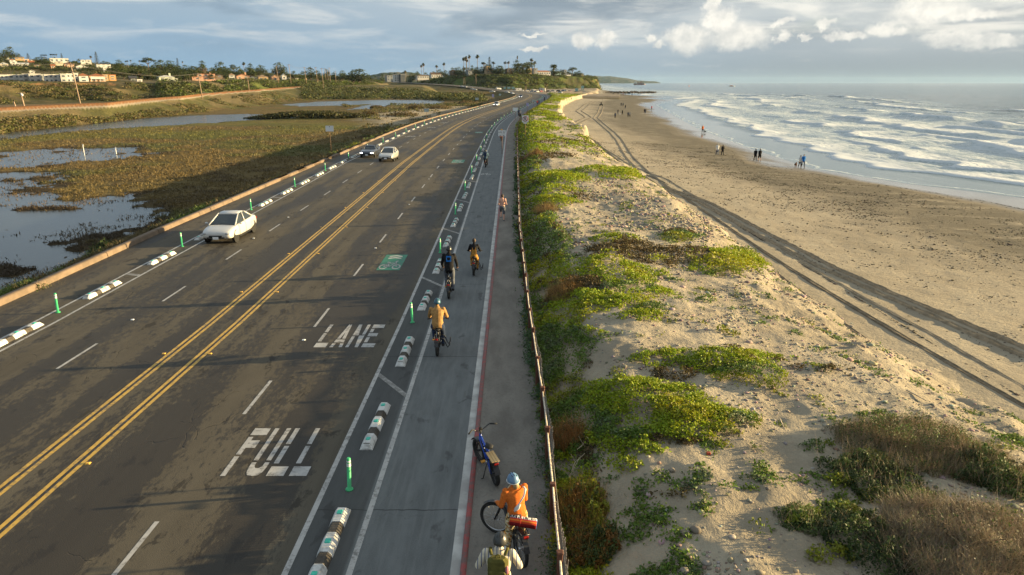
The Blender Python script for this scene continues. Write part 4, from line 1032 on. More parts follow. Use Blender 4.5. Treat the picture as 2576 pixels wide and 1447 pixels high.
def car_shapes(P):
    body = MB(); rings = []
    for y, zb, zt, w in P['st']:
        m = zb + (zt - zb) * .55
        half = [(w * .90, zb), (w * .99, zb + .12), (w, m), (w * .965, zt - .10), (w * .90, zt - .025), (w * .72, zt), (w * .35, zt + .012)]
        rings.append([(x, y, z) for x, z in half] + [(-x, y, z) for x, z in reversed(half)])
    body.loft(rings, smooth=True)
    yb0, yb1, wb, zr_, zf = P['belt']; yr0, yr1, wr, zt = P['roof']
    bl, br, fl, fr = Vector((-wb, yb0, zr_ - .03)), Vector((wb, yb0, zr_ - .03)), Vector((-wb, yb1, zf - .03)), Vector((wb, yb1, zf - .03))
    rbl, rbr, rfl, rfr = Vector((-wr, yr0, zt - .03)), Vector((wr, yr0, zt - .03)), Vector((-wr, yr1, zt - .03)), Vector((wr, yr1, zt - .03))
    ym = (yr0 + yr1) / 2; mb_l, mb_r = Vector((-wb - .02, (yb0 + yb1) / 2, zf - .02)), Vector((wb + .02, (yb0 + yb1) / 2, zf - .02)); mt_l, mt_r = Vector((-wr - .02, ym, zt)), Vector((wr + .02, ym, zt))
    pill = MB()
    for a, b2 in ((bl, rbl), (br, rbr), (fl, rfl), (fr, rfr), (mb_l, mt_l), (mb_r, mt_r)): pill.tube([a, b2], .042, 6)
    rf = []
    for y, w, z in ((yr0 - .10, wr * .86, zt - .06), (yr0 + .05, wr, zt - .01), (ym, wr * 1.03, zt + .025), (yr1 - .05, wr, zt), (yr1 + .10, wr * .86, zt - .06)):
        rf.append([(w, y, z - .05), (w * 1.0, y, z - .012), (w * .85, y, z + .018), (0, y, z + .03), (-w * .85, y, z + .018), (-w, y, z - .012), (-w, y, z - .05)])
    pill.loft(rf, smooth=True)
    glass = {'windscreen': [[fl, fr, rfr, rfl]], 'rear_window': [[br, bl, rbl, rbr]], 'side_window': [[bl, fl, rfl, rbl], [fr, br, rbr, rfr]]}
    return body, pill, glass
def quad_slab(mb, q, out, m=0):
    n = (q[1] - q[0]).cross(q[3] - q[0]).normalized(); mb.face([p + n * out for p in q], m); 
def make_car(P, name, label, cat, loc, rz, paint, lit=True):
    root = empty(name, loc, rz, label, cat)
    body, pill, glass = car_shapes(P); bo = body.build('body', paint, root); sm = bo.modifiers.new('round', 'SUBSURF'); sm.levels = sm.render_levels = 2; bo.scale = (1.012, 1.0, 1.0); pill.build('roof', paint, root)
    for k, qs in glass.items():
        for q in qs:
            mb = MB(); quad_slab(mb, q, .0); mb.build(k, M_GLASS, root)
    fr_, st = P['st'][-2], P['st']
    rear, front, R = P['wh']; w = st[4][3]
    for y in (rear, front):
        for s in (-1, 1):
            wroot = MB(); c = (s * (w - .125), y, R)
            wroot.torus(c, R - .075, .085, n=20, k=8, rw=.10); wo = wroot.build('wheel', M_TYRE, root)
            mb = MB()
            for k in range(5):
                a = 2 * PI * k / 5; mb.box((c[0] + s * .085, c[1] + .10 * math.cos(a), c[2] + .10 * math.sin(a)), (.02, .055, .19), M=Matrix.Rotation(a - PI / 2, 4, 'X'))
            mb.tube([(c[0] + s * .05, y, R), (c[0] + s * .09, y, R)], R - .10, 16); mb.build('rim', M_RIM, wo)
            mb = MB(); mb.tube([(s * (w - .06), y, R + .02), (s * (w - .022), y, R + .02)], R + .05, 20); mb.build('wheel_arch', M_TRIM, root)
    yf, zf_, wf = st[-2][0], (st[-2][1] + st[-2][2]) / 2, st[-2][3]
    for s in (-1, 1):
        mb = MB(); mb.ell((s * wf * .78, yf - .01, zf_ + .10), (.18, .13, .075), 10, 6); mb.build('headlight', M_HEAD_ON if lit else M_HEAD, root)
        mb = MB(); mb.box((s * st[1][3] * .8, st[0][0] + .03, (st[0][1] + st[0][2]) / 2 + .14), (.30, .06, .13), bev=.02); mb.build('tail_light', M_TAIL, root)
        mb = MB(); mb.ell((s * (w + .10), P['belt'][1] - .28, P['belt'][4] + .04), (.10, .06, .065), 8, 6); mb.build('mirror', paint, root)
    mb = MB(); mb.box((0, st[-1][0] - .0, zf_ - .04), (wf * .95, .05, .10), bev=.02); mb.box((0, st[-1][0] - .02, st[-1][1] + .01), (wf * 1.3, .06, .07), bev=.02); mb.build('grille', M_TRIM, root)
    zs = st[4][1]; zm = (zs + P['belt'][4]) / 2
    for s in (-1, 1):
        mb = MB(); mb.box((s * (w - .005), (rear + front) / 2, zs + .07), (.03, front - rear - .8, .09)); mb.build('sill', M_TRIM, root)
        for yy in (-.05, front - .48):
            mb = MB(); mb.tube([(s * (w + .0), yy, zs + .12), (s * (w + .004), yy, zm), (s * (w - .035), yy, P['belt'][4] - .04)], .008, 4); mb.build('door_seam', M_TRIM, root)
        for yy in (.10 - .3, -1.0):
            mb = MB(); mb.box((s * (w + .006), yy, zm + .12), (.03, .17, .03), bev=.006); mb.build('door_handle', paint, root)
    mb = MB(); mb.tube([(-P['belt'][2] * .8, P['belt'][1] + .03, P['belt'][4] + .01), (.1, P['belt'][1] - .05, P['belt'][4] + .05)], .012, 4); mb.tube([(P['belt'][2] * .1, P['belt'][1] + .03, P['belt'][4] + .01), (P['belt'][2] * .8, P['belt'][1] - .06, P['belt'][4] + .05)], .012, 4); mb.build('wiper', M_TRIM, root)
    mb = MB(); mb.box((0, st[-1][0] + .03, zf_ - .13), (.32, .012, .15)); mb.build('number_plate', M_SIGN, root)
    return root
def small_car(P, name, label, loc, rz, paint, cat='car', group=None):
    """far car: body, glass, wheels and lights in one mesh"""
    mb, pill, glass = car_shapes(P); n = len(mb.v)
    mb.v += pill.v; mb.f += [tuple(i + n for i in f) for f in pill.f]; mb.m += pill.m; mb.sm += pill.sm
    for qs in glass.values():
        for q in qs: quad_slab(mb, q, .0, 1)
    rear, front, R = P['wh']; w = P['st'][4][3]
    for y in (rear, front):
        for s in (-1, 1): mb.tube([(s * (w - .2), y, R), (s * (w + .02), y, R)], R, 10, m=2)
    st = P['st']
    for s in (-1, 1): mb.ell((s * st[-2][3] * .78, st[-2][0], (st[-2][1] + st[-2][2]) / 2 + .1), (.17, .11, .08), 6, 4, m=3)
    o = mb.build(name, [paint, M_GLASS, M_TYRE, M_HEAD_ON]); o.location = loc; o.rotation_euler = (0, 0, rz); return tag(o, label, cat, group)
PW, PS, PD = paint_mat('white_car_paint', (.50, .495, .475)), paint_mat('silver_car_paint', (.52, .51, .48), .3), paint_mat('dark_car_paint', (.035, .04, .055), .2)
PB, PBL, PR = paint_mat('black_car_paint', (.015, .016, .018)), paint_mat('blue_car_paint', (.05, .08, .16)), paint_mat('red_car_paint', (.28, .03, .03))
make_car(SEDAN, 'sedan', 'white sedan with dark windows driving towards the camera, nearest vehicle on the road', 'car', (-16.62, 40.45, .004), PI, PW, lit=False)
_a = at(993.4, 405.9); make_car(SEDAN, 'sedan', 'silver sedan driving next to the dark coupe with lit headlights', 'car', (_a[0] - .88, _a[1] + 1.35, .004), PI - .02, PS, lit=False)
_a = at(938, 396); make_car(COUPE, 'sports_car', 'dark low coupe with lit headlights driving beside the silver sedan', 'car', (_a[0] - .5, _a[1] + 1.3, .004), PI - .02, PD)
_a = at(1249, 268); make_car(VAN, 'minivan', 'pale silver minivan coming round the bend beside the lagoon kerb', 'car', (_a[0], _a[1] + 2, .004), PI - .15, PS)
_a = at(1310, 246.5); small_car(VAN, 'suv', 'dark blue vehicle with bright headlights at the apex of the bend', (_a[0], _a[1], .004), PI - .1, PBL)
def Z3(x, y): return ((1600 + x * .41457) / 1.59, (200 + y * .41457) / 1.59)
def Z6(x, y): return ((1800 + x / 3.963) / 1.59, (200 + y / 3.963) / 1.59)
def far_cars():
    for (zx, zy), P, pm, rz, lab in (((985, 698), SEDAN, PW, PI + .5, 'small white car leaving the bend below the campground kerb'), ((902, 676), SEDAN, PW, PI + 1.0, 'white sedan climbing away beyond the bend, ahead of the small white car'),
            ((668, 668), VAN, PS, PI + 1.1, 'grey wagon on the far stretch of road below the shelters'), ((392, 636), SEDAN, PW, PI + 1.1, 'white car with lit headlights following on the far climb of the road'),
            ((355, 626), VAN, PS, PI + 1.1, 'pale car just uphill of the white car on the far climb'), ((190, 590), VAN, PW, PI + 1.1, 'tiny white car near the top of the far climb, lower of two'), ((237, 593), SEDAN, PS, PI + 1.1, 'tiny silver car right behind the tiny white car on the far climb')):
        x, y = Z6(zx, zy); yy = np.arange(560, 1050, 1.0); e = np.abs(CH - (y - 207.1) / 1824.6 * yy - Zr(yy)); YY = float(yy[np.argmin(e)]); z = float(Zr(YY)); g = (float((x - CX) / 1824.6) * YY, YY)
        small_car(P, 'distant_car', lab, (g[0], g[1], z + .01), rz, pm)
    # parked cars and vans in the beach lot beyond the bend
    rs = random.Random(4); cols = [PW, PS, PB, PW, PBL, PW, PR, PS, PD]
    spots = [(1010, 655), (1140, 650), (1225, 655), (1300, 668), (1340, 668), (1385, 668), (1440, 664), (1475, 660), (1560, 662), (1620, 664), (1655, 690), (1712, 660), (1735, 690), (1790, 655), (1815, 655), (1900, 672), (1330, 640), (1240, 640)]
    for i, (zx, zy) in enumerate(spots):
        x, y = Z6(zx, zy); g = at(x, y, .3); big = i in (6, 7, 13, 14, 11)
        small_car(VAN if (big or i % 3 == 0) else SEDAN, 'parked_car', 'one of the small cars parked in the beach lot under the green headland', (g[0], g[1], .16), rs.uniform(0, 6.28), cols[i % len(cols)], group='cars parked in the beach lot')
far_cars()
def motorhome(zx, zy, rz, lab):
    x, y = Z6(zx, zy); g = at(x, y, .2); root = empty('motorhome', (g[0], g[1], .16), rz, lab, 'motorhome')
    mb = MB(); mb.box((0, -.4, 1.75), (2.3, 5.6, 2.4), bev=.15); mb.box((0, 2.6, 1.0), (2.1, 1.2, 1.1), bev=.2); mb.box((0, 2.2, 2.6), (2.2, 1.2, .8), bev=.2); mb.build('body', PW, root)
    mb = MB(); mb.box((1.16, .2, 2.0), (.03, 1.2, .6)); mb.box((-1.16, .2, 2.0), (.03, 1.2, .6)); mb.box((0, 3.0, 1.75), (1.7, .4, .6)); mb.build('window', M_GLASS, root)
    mb = MB()
    for yy in (-1.8, 2.3):
        for s in (-1, 1): mb.tube([(s * .9, yy, .36), (s * 1.12, yy, .36)], .36, 10)
    mb.build('wheels', M_TYRE, root)
motorhome(1080, 655, 1.9, 'white motorhome parked right of the turquoise shelters'); motorhome(1460, 655, 1.3, 'white camper parked beside the two pale palms in the lot'); motorhome(765, 650, 2.2, 'white motorhome parked at the left end of the shelters')
# ------------------------------------------------------------------ people
def cmat(name, c, c2=None, scale=12, rough=.9): return pmat(name, c, c2 or tuple(x * .7 for x in c), scale, rough, .15, bump=.25)
SKIN = pmat('skin', (.46, .27, .19), (.40, .22, .15), 9, .6, .3); SKIN2 = pmat('tanned_skin', (.52, .30, .20), (.45, .25, .17), 9, .6, .3)
HAIRB = pmat('brown_hair', (.06, .035, .02), (.03, .018, .01), 30, .6, .4); HAIRL = pmat('blonde_hair', (.42, .28, .13), (.28, .18, .08), 30, .6, .4)
K_BLK = cmat('black_cloth', (.018, .018, .02)); K_NAVY = cmat('navy_cloth', (.03, .045, .085)); K_GREY = cmat('grey_cloth', (.13, .14, .16)); K_DEN = cmat('denim_cloth', (.10, .14, .22)); K_WHT = cmat('white_cloth', (.68, .68, .66)); K_BLU = cmat('bright_blue_cloth', (.02, .17, .52))
K_TAN = cmat('tan_canvas_cloth', (.42, .24, .09)); K_OCH = cmat('ochre_canvas_cloth', (.46, .23, .05)); K_ORG = cmat('orange_knit', (.62, .17, .03), (.50, .12, .02), 40); K_RED = cmat('red_cloth', (.38, .04, .035)); K_OLV = cmat('olive_canvas', (.12, .11, .03)); K_SHOE = cmat('dark_shoe', (.03, .03, .032)); K_WSH = cmat('white_shoe', (.7, .7, .68)); K_TEAL = cmat('slate_blue_cloth', (.08, .14, .19))
def floral():
    m, n, b = new_mat('floral_cloth', .9, .1); v = n.n('ShaderNodeTexVoronoi', {'Vector': n.co('obj'), 'Scale': 32.0}); s = n.n('ShaderNodeSeparateColor', {0: v.outputs['Color']})
    c = n.mix(n.step(s.outputs[0], .45, .5), (.50, .36, .14), (.60, .52, .36)); c = n.mix(n.step(s.outputs[1], .7, .72), c, (.10, .09, .05)); c = n.mix(n.step(s.outputs[2], .8, .82), c, (.45, .17, .05)); n.L.new(c, b.inputs['Base Color']); return m
def stripes():
    m, n, b = new_mat('striped_cloth', .9, .1); p = n.co('obj'); w = n.n('ShaderNodeTexWave', {'Vector': n.map(p, (1, .25, .2)), 'Scale': 5.2, 'Distortion': 1.2, 'Detail': 1.0}, wave_type='BANDS', bands_direction='X').outputs['Fac']
    n.L.new(n.mix(n.step(w, .82, .9), (.62, .55, .42), (.07, .10, .20)), b.inputs['Base Color']); return m
K_FLO, K_STR = floral(), stripes()
def helmet_mat(n_, c): return pmat(n_, c, tuple(x * .8 for x in c), 6, .35, .5)
def V3(*a): return Vector(a)
def dist_seg(P, a, b):
    d = b - a; t = np.clip(((P - a) @ d) / max(d @ d, 1e-9), 0, 1); return np.linalg.norm(P - (a + t[:, None] * d), axis=1)
def pose_walk(ph=.3, lean=0, arm=.25, run=False):
    J = {}; s = .34 if run else ph
    J['pel'] = (0, 0, .93); J['che'] = (0, lean * .5, 1.30); J['nec'] = (0, lean * .8, 1.47); J['hea'] = (0, lean + .02, 1.63)
    for sd, k in (('L', 1), ('R', -1)):
        x = -.095 if sd == 'L' else .095
        if run:
            J['kn' + sd] = (x, .28 * (k > 0) + .02 * (k < 0), .60 if k > 0 else .50); J['an' + sd] = (x, .06 if k > 0 else -.10, .28 if k > 0 else .10)
            J['el' + sd] = (x * 2.9, -.12, 1.12); J['ha' + sd] = (x * 2.5, .12, 1.10)
        else:
            J['kn' + sd] = (x, s * .5 * k + .04, .50); J['an' + sd] = (x, s * k - (.06 if k < 0 else 0), .09 + (.04 if k < 0 else 0))
            J['el' + sd] = (x * 2.6, -arm * .5 * k, 1.15); J['ha' + sd] = (x * 2.7, -arm * k + .06, .90)
    return J
def pose_ride(seat=.92, lean=.14, bars=(.28, .38, 1.02), stand=False):
    J = {}; sy = -.22; z = seat + .07
    if stand: z = 1.12; sy = -.12; lean = .10
    J['pel'] = (0, sy, z); J['che'] = (0, sy + lean * .6, z + .38); J['nec'] = (0, sy + lean, z + .55); J['hea'] = (0, sy + lean + .06, z + .72)
    for sd, x in (('L', -.10), ('R', .10)):
        up = sd == 'L'
        if stand: J['kn' + sd] = (x * 1.2, .10 if up else .0, .72 if up else .66); J['an' + sd] = (x * 1.4, .08 if up else -.10, .36 if up else .28)
        else: J['kn' + sd] = (x * 1.5, .16 if up else .08, .70 if up else .60); J['an' + sd] = (x * 1.5, .10 if up else -.02, .40 if up else .22)
        k = -1 if sd == 'L' else 1
        J['ha' + sd] = (k * bars[0], bars[1], bars[2] + .03); J['el' + sd] = (k * (bars[0] + .01), (sy + lean + bars[1]) / 2 - .06, (z + .5 + bars[2]) / 2 - .10)
    return J
def make_person(label, loc, rz, J, shirt, pants, shoes=K_SHOE, skin=SKIN, hair=HAIRB, h=1.0, vox=.02, shorts=False, sleeves=True, bare=False, coat=True, longhair=False, helmet=None, fat=1.0, detail=True, hood=False, socks=None, crop=False):
    J = {k: np.array(v, float) for k, v in J.items()}
    mb = MB(); seg = []
    up = Vector(J['nec'] - J['pel']).normalized(); X = Vector((1, 0, 0)); D = up.cross(X) * -1
    def ringp(c, w, d): return [tuple(Vector(c) + X * (w * math.cos(a)) + D * (d * math.sin(a))) for a in [2 * PI * i / 14 for i in range(14)]]
    pl, ch, nk = J['pel'], J['che'], J['nec']; f = fat
    sp = [(pl - np.array(up) * .10, .15 * f, .105 * f), (pl, .175 * f, .125 * f), (pl + (ch - pl) * .45, .155 * f, .115 * f), (ch, .185 * f, .125 * f), (ch + (nk - ch) * .62, .185 * f, .105 * f), (nk - np.array(up) * .0, .09, .07), (nk + np.array(up) * .06, .058, .058)]
    mb.loft([ringp(c, w, d) for c, w, d in sp])
    T = 'shirt' if not bare else 'skin'
    seg += [(pl - np.array(up) * .05, pl + np.array(up) * .02, .15, 'pants' if not coat else T), (pl + np.array(up) * .08, ch, .15, T), (ch, nk - np.array(up) * .02, .16, T), (nk + np.array(up) * .03, J['hea'], .075, 'skin')]
    head = Vector(J['hea']); mb.ell(head, (.078, .098, .118), 14, 10); mb.ell(head + V3(0, .035, -.065), (.055, .06, .055), 10, 8)
    if detail:
        mb.ell(head + V3(0, .105, -.02), (.017, .024, .026), 8, 6); mb.ell(head + V3(0, .088, -.07), (.026, .014, .011), 8, 6)
        for s in (-1, 1): mb.ell(head + V3(s * .08, -.005, -.012), (.012, .024, .034), 8, 6)
    seg.append((J['hea'], J['hea'], .09, 'skin'))
    sh = ch + (nk - ch) * .72
    for sd, k in (('L', -1), ('R', 1)):
        s0 = sh + np.array([k * .175 * f, 0, 0]); el, ha = J['el' + sd], J['ha' + sd]
        b = .012 if not bare else 0
        mb.tube([s0 - np.array([k * .04, 0, 0]), s0 + (el - s0) * .25, el, el + (ha - el) * .35, ha], [.07, .06 + b, .046 + b, .045 + b, .031 + b * .6], 10); mb.ell(s0, (.07, .066, .066), 10, 8)
        mb.ell(el, (.046 + b,) * 3, 8, 6)
        fw = Vector(ha - el).normalized(); hp = Vector(ha) + fw * .055
        mb.tube([Vector(ha), Vector(ha) + fw * .03, hp, hp + fw * .04], [.030, .040, .042, .030], 10, flat=.6)
        if detail:
            sx = fw.cross(Vector((0, 0, 1))).normalized() if abs(fw.z) < .9 else Vector((0, 1, 0)); cu = fw.cross(sx).normalized()
            if cu.z > 0: cu = -cu
            for q, L in ((-1.5, .062), (-.5, .075), (.5, .07), (1.5, .055)):
                r0 = hp + fw * .025 + sx * (q * .021); mb.tube([r0, r0 + fw * L * .6 + cu * .012, r0 + fw * L * .75 + cu * .045], [.0115, .0105, .009], 6)
            r0 = hp + sx * (-k * .036); mb.tube([r0, r0 + sx * (-k * .03) + fw * .02, r0 + sx * (-k * .03) + fw * .05 + cu * .02], [.0125, .0115, .0095], 6)
        seg += [(s0, el, .06, T if sleeves else T), (el, ha, .05, T if sleeves else 'skin'), (ha + np.array(fw) * .03, np.array(hp + fw * .08), .04, 'skin')]
        hx = pl + np.array([k * .095 * f, 0, -.04]); kn, an = J['kn' + sd], J['an' + sd]; c2 = .014
        mb.tube([hx, hx + (kn - hx) * .35, kn, kn + (an - kn) * .3, an], [.098 * f, .09 * f + c2, .062 + c2, .062 + (c2 if not shorts else 0), .042 + (c2 if not shorts and not crop else 0)], 12); mb.ell(kn, (.062 + c2,) * 3, 10, 8)
        toe = an + np.array([0, .15, -.045]); mb.tube([an + np.array([0, -.07, -.045]), an + np.array([0, -.02, -.03]), an + np.array([0, .08, -.045]), toe], [.038, .052, .05, .034], 10, flat=.8)
        seg += [(hx, kn, .08, 'pants'), (kn + (an - kn) * (.12 if shorts else 0), an + (kn - an) * (.22 if crop else (.12 if not shorts else 0)), .055, 'skin' if shorts else 'pants'), (an + np.array([0, -.05, -.04]), toe, .055, 'shoes')]
        if crop or shorts: seg.append((an, an + (kn - an) * .18, .05, 'socks' if socks else 'skin'))
    tmp = mb.build('person_tmp', SKIN)
    r = tmp.modifiers.new('r', 'REMESH'); r.mode = 'VOXEL'; r.voxel_size = vox
    s = tmp.modifiers.new('s', 'SMOOTH'); s.iterations = 2; s.factor = .4
    dg = bpy.context.evaluated_depsgraph_get(); me = bpy.data.meshes.new_from_object(tmp.evaluated_get(dg))
    old = tmp.data; bpy.data.objects.remove(tmp); bpy.data.meshes.remove(old)
    nf = len(me.polygons); C = np.zeros(nf * 3); me.polygons.foreach_get('center', C); C = C.reshape(-1, 3)
    tags = ['skin', 'shirt', 'pants', 'shoes', 'socks']; best = np.full(nf, 9e9); mi = np.zeros(nf, np.int32)
    for a, b2, rr, tg in seg:
        d = dist_seg(C, np.array(a, float), np.array(b2, float)) - rr; w = d < best; best[w] = d[w]; mi[w] = tags.index(tg)
    me.materials.clear()
    for m in (skin, shirt, pants, shoes, socks or skin): me.materials.append(m)
    me.polygons.foreach_set('material_index', mi); me.polygons.foreach_set('use_smooth', np.ones(nf, bool)); me.update(); me.name = 'person'
    o = bpy.data.objects.new('person', me); COL.objects.link(o); o.location = loc; o.rotation_euler = (0, 0, rz); o.scale = (h, h, h); tag(o, label, 'person')
    if helmet is not None:
        mb = MB(); mb.ell(head + V3(0, -.014, -.03), (.114, .138, .158), 20, 8, half=True); mb.ell(head + V3(0, -.014, -.03), (.114, .138, .03), 20, 6); hm = mb.build('helmet', helmet, o)
        if detail:
            mb = MB()
            for k in range(-1, 2):
                for yy in (-.05, .03): mb.box(head + V3(k * .045, yy - .014, -.03 + .158 * math.sqrt(1 - (k * .045 / .114) ** 2 - (yy / .138) ** 2)), (.010, .055, .008), M=Matrix.Rotation(-yy * 4.5, 4, 'X'))
            mb.build('vent', M_TRIM, hm)
        mb = MB(); mb.ell(head + V3(0, -.025, -.02), (.085, .09, .075), 12, 8); mb.build('hair', hair, o)
    elif not hood:
        mb = MB(); mb.ell(head + V3(0, -.014, .008), (.088, .104, .122), 14, 6, half=True); mb.ell(head + V3(0, -.04, -.02), (.082, .075, .085), 12, 8); mb.build('hair', hair, o)
    if hood:
        mb = MB(); mb.ell(head + V3(0, -.02, -.01), (.105, .12, .15), 14, 10); mb.build('hood', shirt, o)
    if longhair:
        mb = MB(); mb.tube([head + V3(0, -.06, .04), head + V3(0, -.09, -.10), head + V3(0, -.10, -.24), head + V3(.01, -.09, -.34)], [.07, .085, .07, .03], 10, flat=.6); mb.build('long_hair', hair, o)
    if detail:
        mb = MB()
        for s_ in (-1, 1): mb.ell(head + V3(s_ * .031, .086, .012), (.013, .009, .008), 8, 6)
        mb.build('eyes', M_TRIM, o)
    return o
# ------------------------------------------------------------------ bicycles
M_BFR = pmat('black_bike_frame', (.018, .018, .02), None, 10, .4, .5); M_BLUF = pmat('blue_bike_frame', (.015, .07, .42), (.012, .05, .34), 5, .3, .5); M_SEAT = pmat('black_saddle', (.02, .02, .02), None, 20, .7, .3); M_WOOD = pmat('slatted_wood', (.44, .33, .18), (.33, .24, .12), 6, .7, .2, stretch=(1, .2, 1))
M_STEEL = pmat('bright_steel', (.5, .5, .5), None, 8, .35, .5, .9); M_YELLOWREF = pmat('orange_reflector', (.7, .3, .03), None, 8, .4)
def make_bike(name, label, loc, rz, frame=M_BFR, R=.25, tr=.05, base=1.10, steer=0.0, lean=0.0, rack='wood', side=False, stand=False, big=False, seat=.86):
    root = empty(name, loc, rz, label, 'bicycle'); root.rotation_euler = (0, lean, rz); Rw = R + tr; yr, yf = -base * .48, base * .52
    def wheel(y, M=Matrix.Identity(4), piv=None):
        w = MB(); w.torus((0, 0, 0), R, tr, n=32, k=10); w.v = [tuple(M @ Vector(v)) for v in w.v]; wo = w.build('wheel', M_TYRE, root)
        rm = MB(); rm.torus((0, 0, 0), R - tr * .75, .014, n=28, k=6); rm.tube([(-.05, 0, 0), (.05, 0, 0)], .03, 10)
        for k in range(14 if big else 10):
            a = 2 * PI * k / (14 if big else 10); rm.tube([(.0, .02 * math.cos(a), .02 * math.sin(a)), (0, (R - tr * .8) * math.cos(a), (R - tr * .8) * math.sin(a))], .0028, 4, cap=False)
        rm.v = [tuple(M @ Vector(v)) for v in rm.v]; rm.build('rim', M_STEEL if big else M_BFR, wo)
        if big:
            d = MB(); d.torus((.03, 0, 0), .08, .008, n=20, k=4); d.v = [tuple(M @ Vector(v)) for v in d.v]; d.build('brake_disc', M_STEEL, wo)
    wheel(yr, Matrix.Translation((0, yr, Rw)))
    hz = Rw + .42; hy = yf - .16                                   # steering head
    S = Matrix.Translation((0, hy, 0)) @ Matrix.Rotation(steer, 4, 'Z') @ Matrix.Translation((0, -hy, 0))
    wheel(yf, S @ Matrix.Translation((0, yf, Rw)))
    def T(p): return tuple(S @ Vector(p))
    f = MB(); f.tube([(0, hy - .02, hz + .10), (0, hy + .02, hz - .06)], .032, 8); f.tube([(0, hy, hz), (0, -.05, Rw + .10)], [.045, .055], 10); f.tube([(0, -.05, Rw + .06), (0, -.22, seat - .10)], [.03, .024], 8)
    f.tube([(0, hy - .03, hz + .04), (0, -.17, Rw + .34)], .028, 8)
    for s in (-1, 1): f.tube([(s * .02, -.05, Rw + .02), (s * (tr + .03), yr, Rw)], .014, 6); f.tube([(s * .02, -.17, Rw + .30), (s * (tr + .03), yr, Rw)], .012, 6)
    f.build('frame', frame, root)
    b = MB(); b.box((0, .18, (hz + Rw + .1) / 2 + .05), (.07, .34, .12), M=Matrix.Rotation(.62, 4, 'X'), bev=.02); b.build('battery', M_BFR, root)
    k = MB()
    for s in (-1, 1): k.tube([T((s * (tr + .02), hy + .03, hz - .08)), T((s * (tr + .02), yf, Rw))], .018, 6)
    k.tube([T((-tr - .02, hy + .03, hz - .08)), T((tr + .02, hy + .03, hz - .08))], .02, 6); k.tube([T((0, hy, hz)), T((0, hy - .05, hz + .22))], .018, 6); k.build('fork', frame if big else M_BFR, root)
    hb = MB(); z = hz + .22; hb.tube([T((-.36, hy - .20, z + .10)), T((-.22, hy - .10, z + .11)), T((-.10, hy - .03, z + .0)), T((0, hy - .05, z - .02)), T((.10, hy - .03, z)), T((.22, hy - .10, z + .11)), T((.36, hy - .20, z + .10))], .014, 6); h_ = hb.build('handlebar', M_BFR, root)
    for s in (-1, 1):
        g = MB(); g.tube([T((s * .24, hy - .115, z + .11)), T((s * .37, hy - .205, z + .10))], .019, 8); g.build('grip', M_SEAT, h_)
    g = MB(); g.box(T((0, hy - .06, z + .04)), (.07, .05, .07), bev=.01); g.build('display', M_TRIM, h_)
    sd = MB(); sd.tube([(0, -.42, seat), (0, -.34, seat + .015), (0, -.24, seat), (0, -.12, seat - .005)], [.05, .10, .075, .022], 10, flat=.42); sd.build('saddle', M_SEAT, root)
    c = MB(); c.tube([(-.09, -.05, Rw + .02), (.09, -.05, Rw + .02)], .03, 8); c.tube([(.09, -.05, Rw + .02), (.09, .06, Rw - .09)], .012, 6); c.tube([(-.09, -.05, Rw + .02), (-.09, -.16, Rw + .13)], .012, 6); c.tube([(.085, -.05, Rw + .02), (.10, -.05, Rw + .02)], .09, 14); cr = c.build('crank', M_STEEL, root)
    for s, y, zz in ((1, .06, Rw - .09), (-1, -.16, Rw + .13)):
        p = MB(); p.box((s * .14, y, zz), (.10, .08, .025)); p.build('pedal', M_YELLOWREF if s < 0 else M_TRIM, cr)
    for (cy, M0) in ((yr, Matrix.Identity(4)), (yf, S)):
        pts = []; fd = MB()
        for q in range(9):
            a = math.radians(20 + q * 17.5) if cy == yr else math.radians(30 + q * 15)
            pts.append(tuple(M0 @ Vector((0, cy + (Rw + .025) * math.cos(PI - a if cy == yr else a), Rw + (Rw + .025) * math.sin(a)))))
        for q in range(8):
            a0, a1 = Vector(pts[q]), Vector(pts[q + 1]); sx = M0.to_3x3() @ Vector((tr + .012, 0, 0)); fd.face([a0 - sx, a1 - sx, a1 + sx, a0 + sx])
        fd.build('mudguard', M_BFR, root)
    rk = MB(); rz_ = 2 * Rw + .10
    for s in (-1, 1): rk.tube([(s * .08, yr + .22, rz_), (s * .08, yr - .24, rz_)], .010, 6); rk.tube([(s * .08, yr - .05, rz_), (s * (tr + .04), yr, Rw)], .008, 6); rk.tube([(s * .08, yr + .18, rz_), (s * .03, -.18, Rw + .3)], .008, 6)
    rk.tube([(-.08, yr - .24, rz_), (.08, yr - .24, rz_)], .010, 6); r_ = rk.build('rear_rack', M_BFR, root)
    if rack == 'wood':
        w = MB()
        for s in (-1, 0, 1): w.box((s * .062, yr - .01, rz_ + .02), (.055, .46, .018), bev=.004)
        w.build('slatted_deck', M_WOOD, r_)
    tl = MB(); tl.box((0, yr - .27, rz_ - .03), (.10, .03, .045), bev=.008); tl.build('tail_light', M_TAIL, root)
    if side:
        u = MB()
        for yy in (-.30, .05): u.tube([(.08, yy - .1, rz_ - .1), (.22, yy - .1, rz_ - .16), (.30, yy - .1, Rw + .02), (.34, yy - .1, Rw - .05), (.40, yy - .1, Rw + .02), (.41, yy - .1, rz_ - .22)], .018, 6)
        u.build('board_rack', M_BFR, root)
    if stand:
        q = MB(); q.tube([(-.05, -.10, Rw), (-.20, -.20, .02)], .012, 6); q.tube([(-.20, -.20, .02), (-.25, -.20, .012)], .016, 6); q.build('kickstand', M_TRIM, root)
    return root
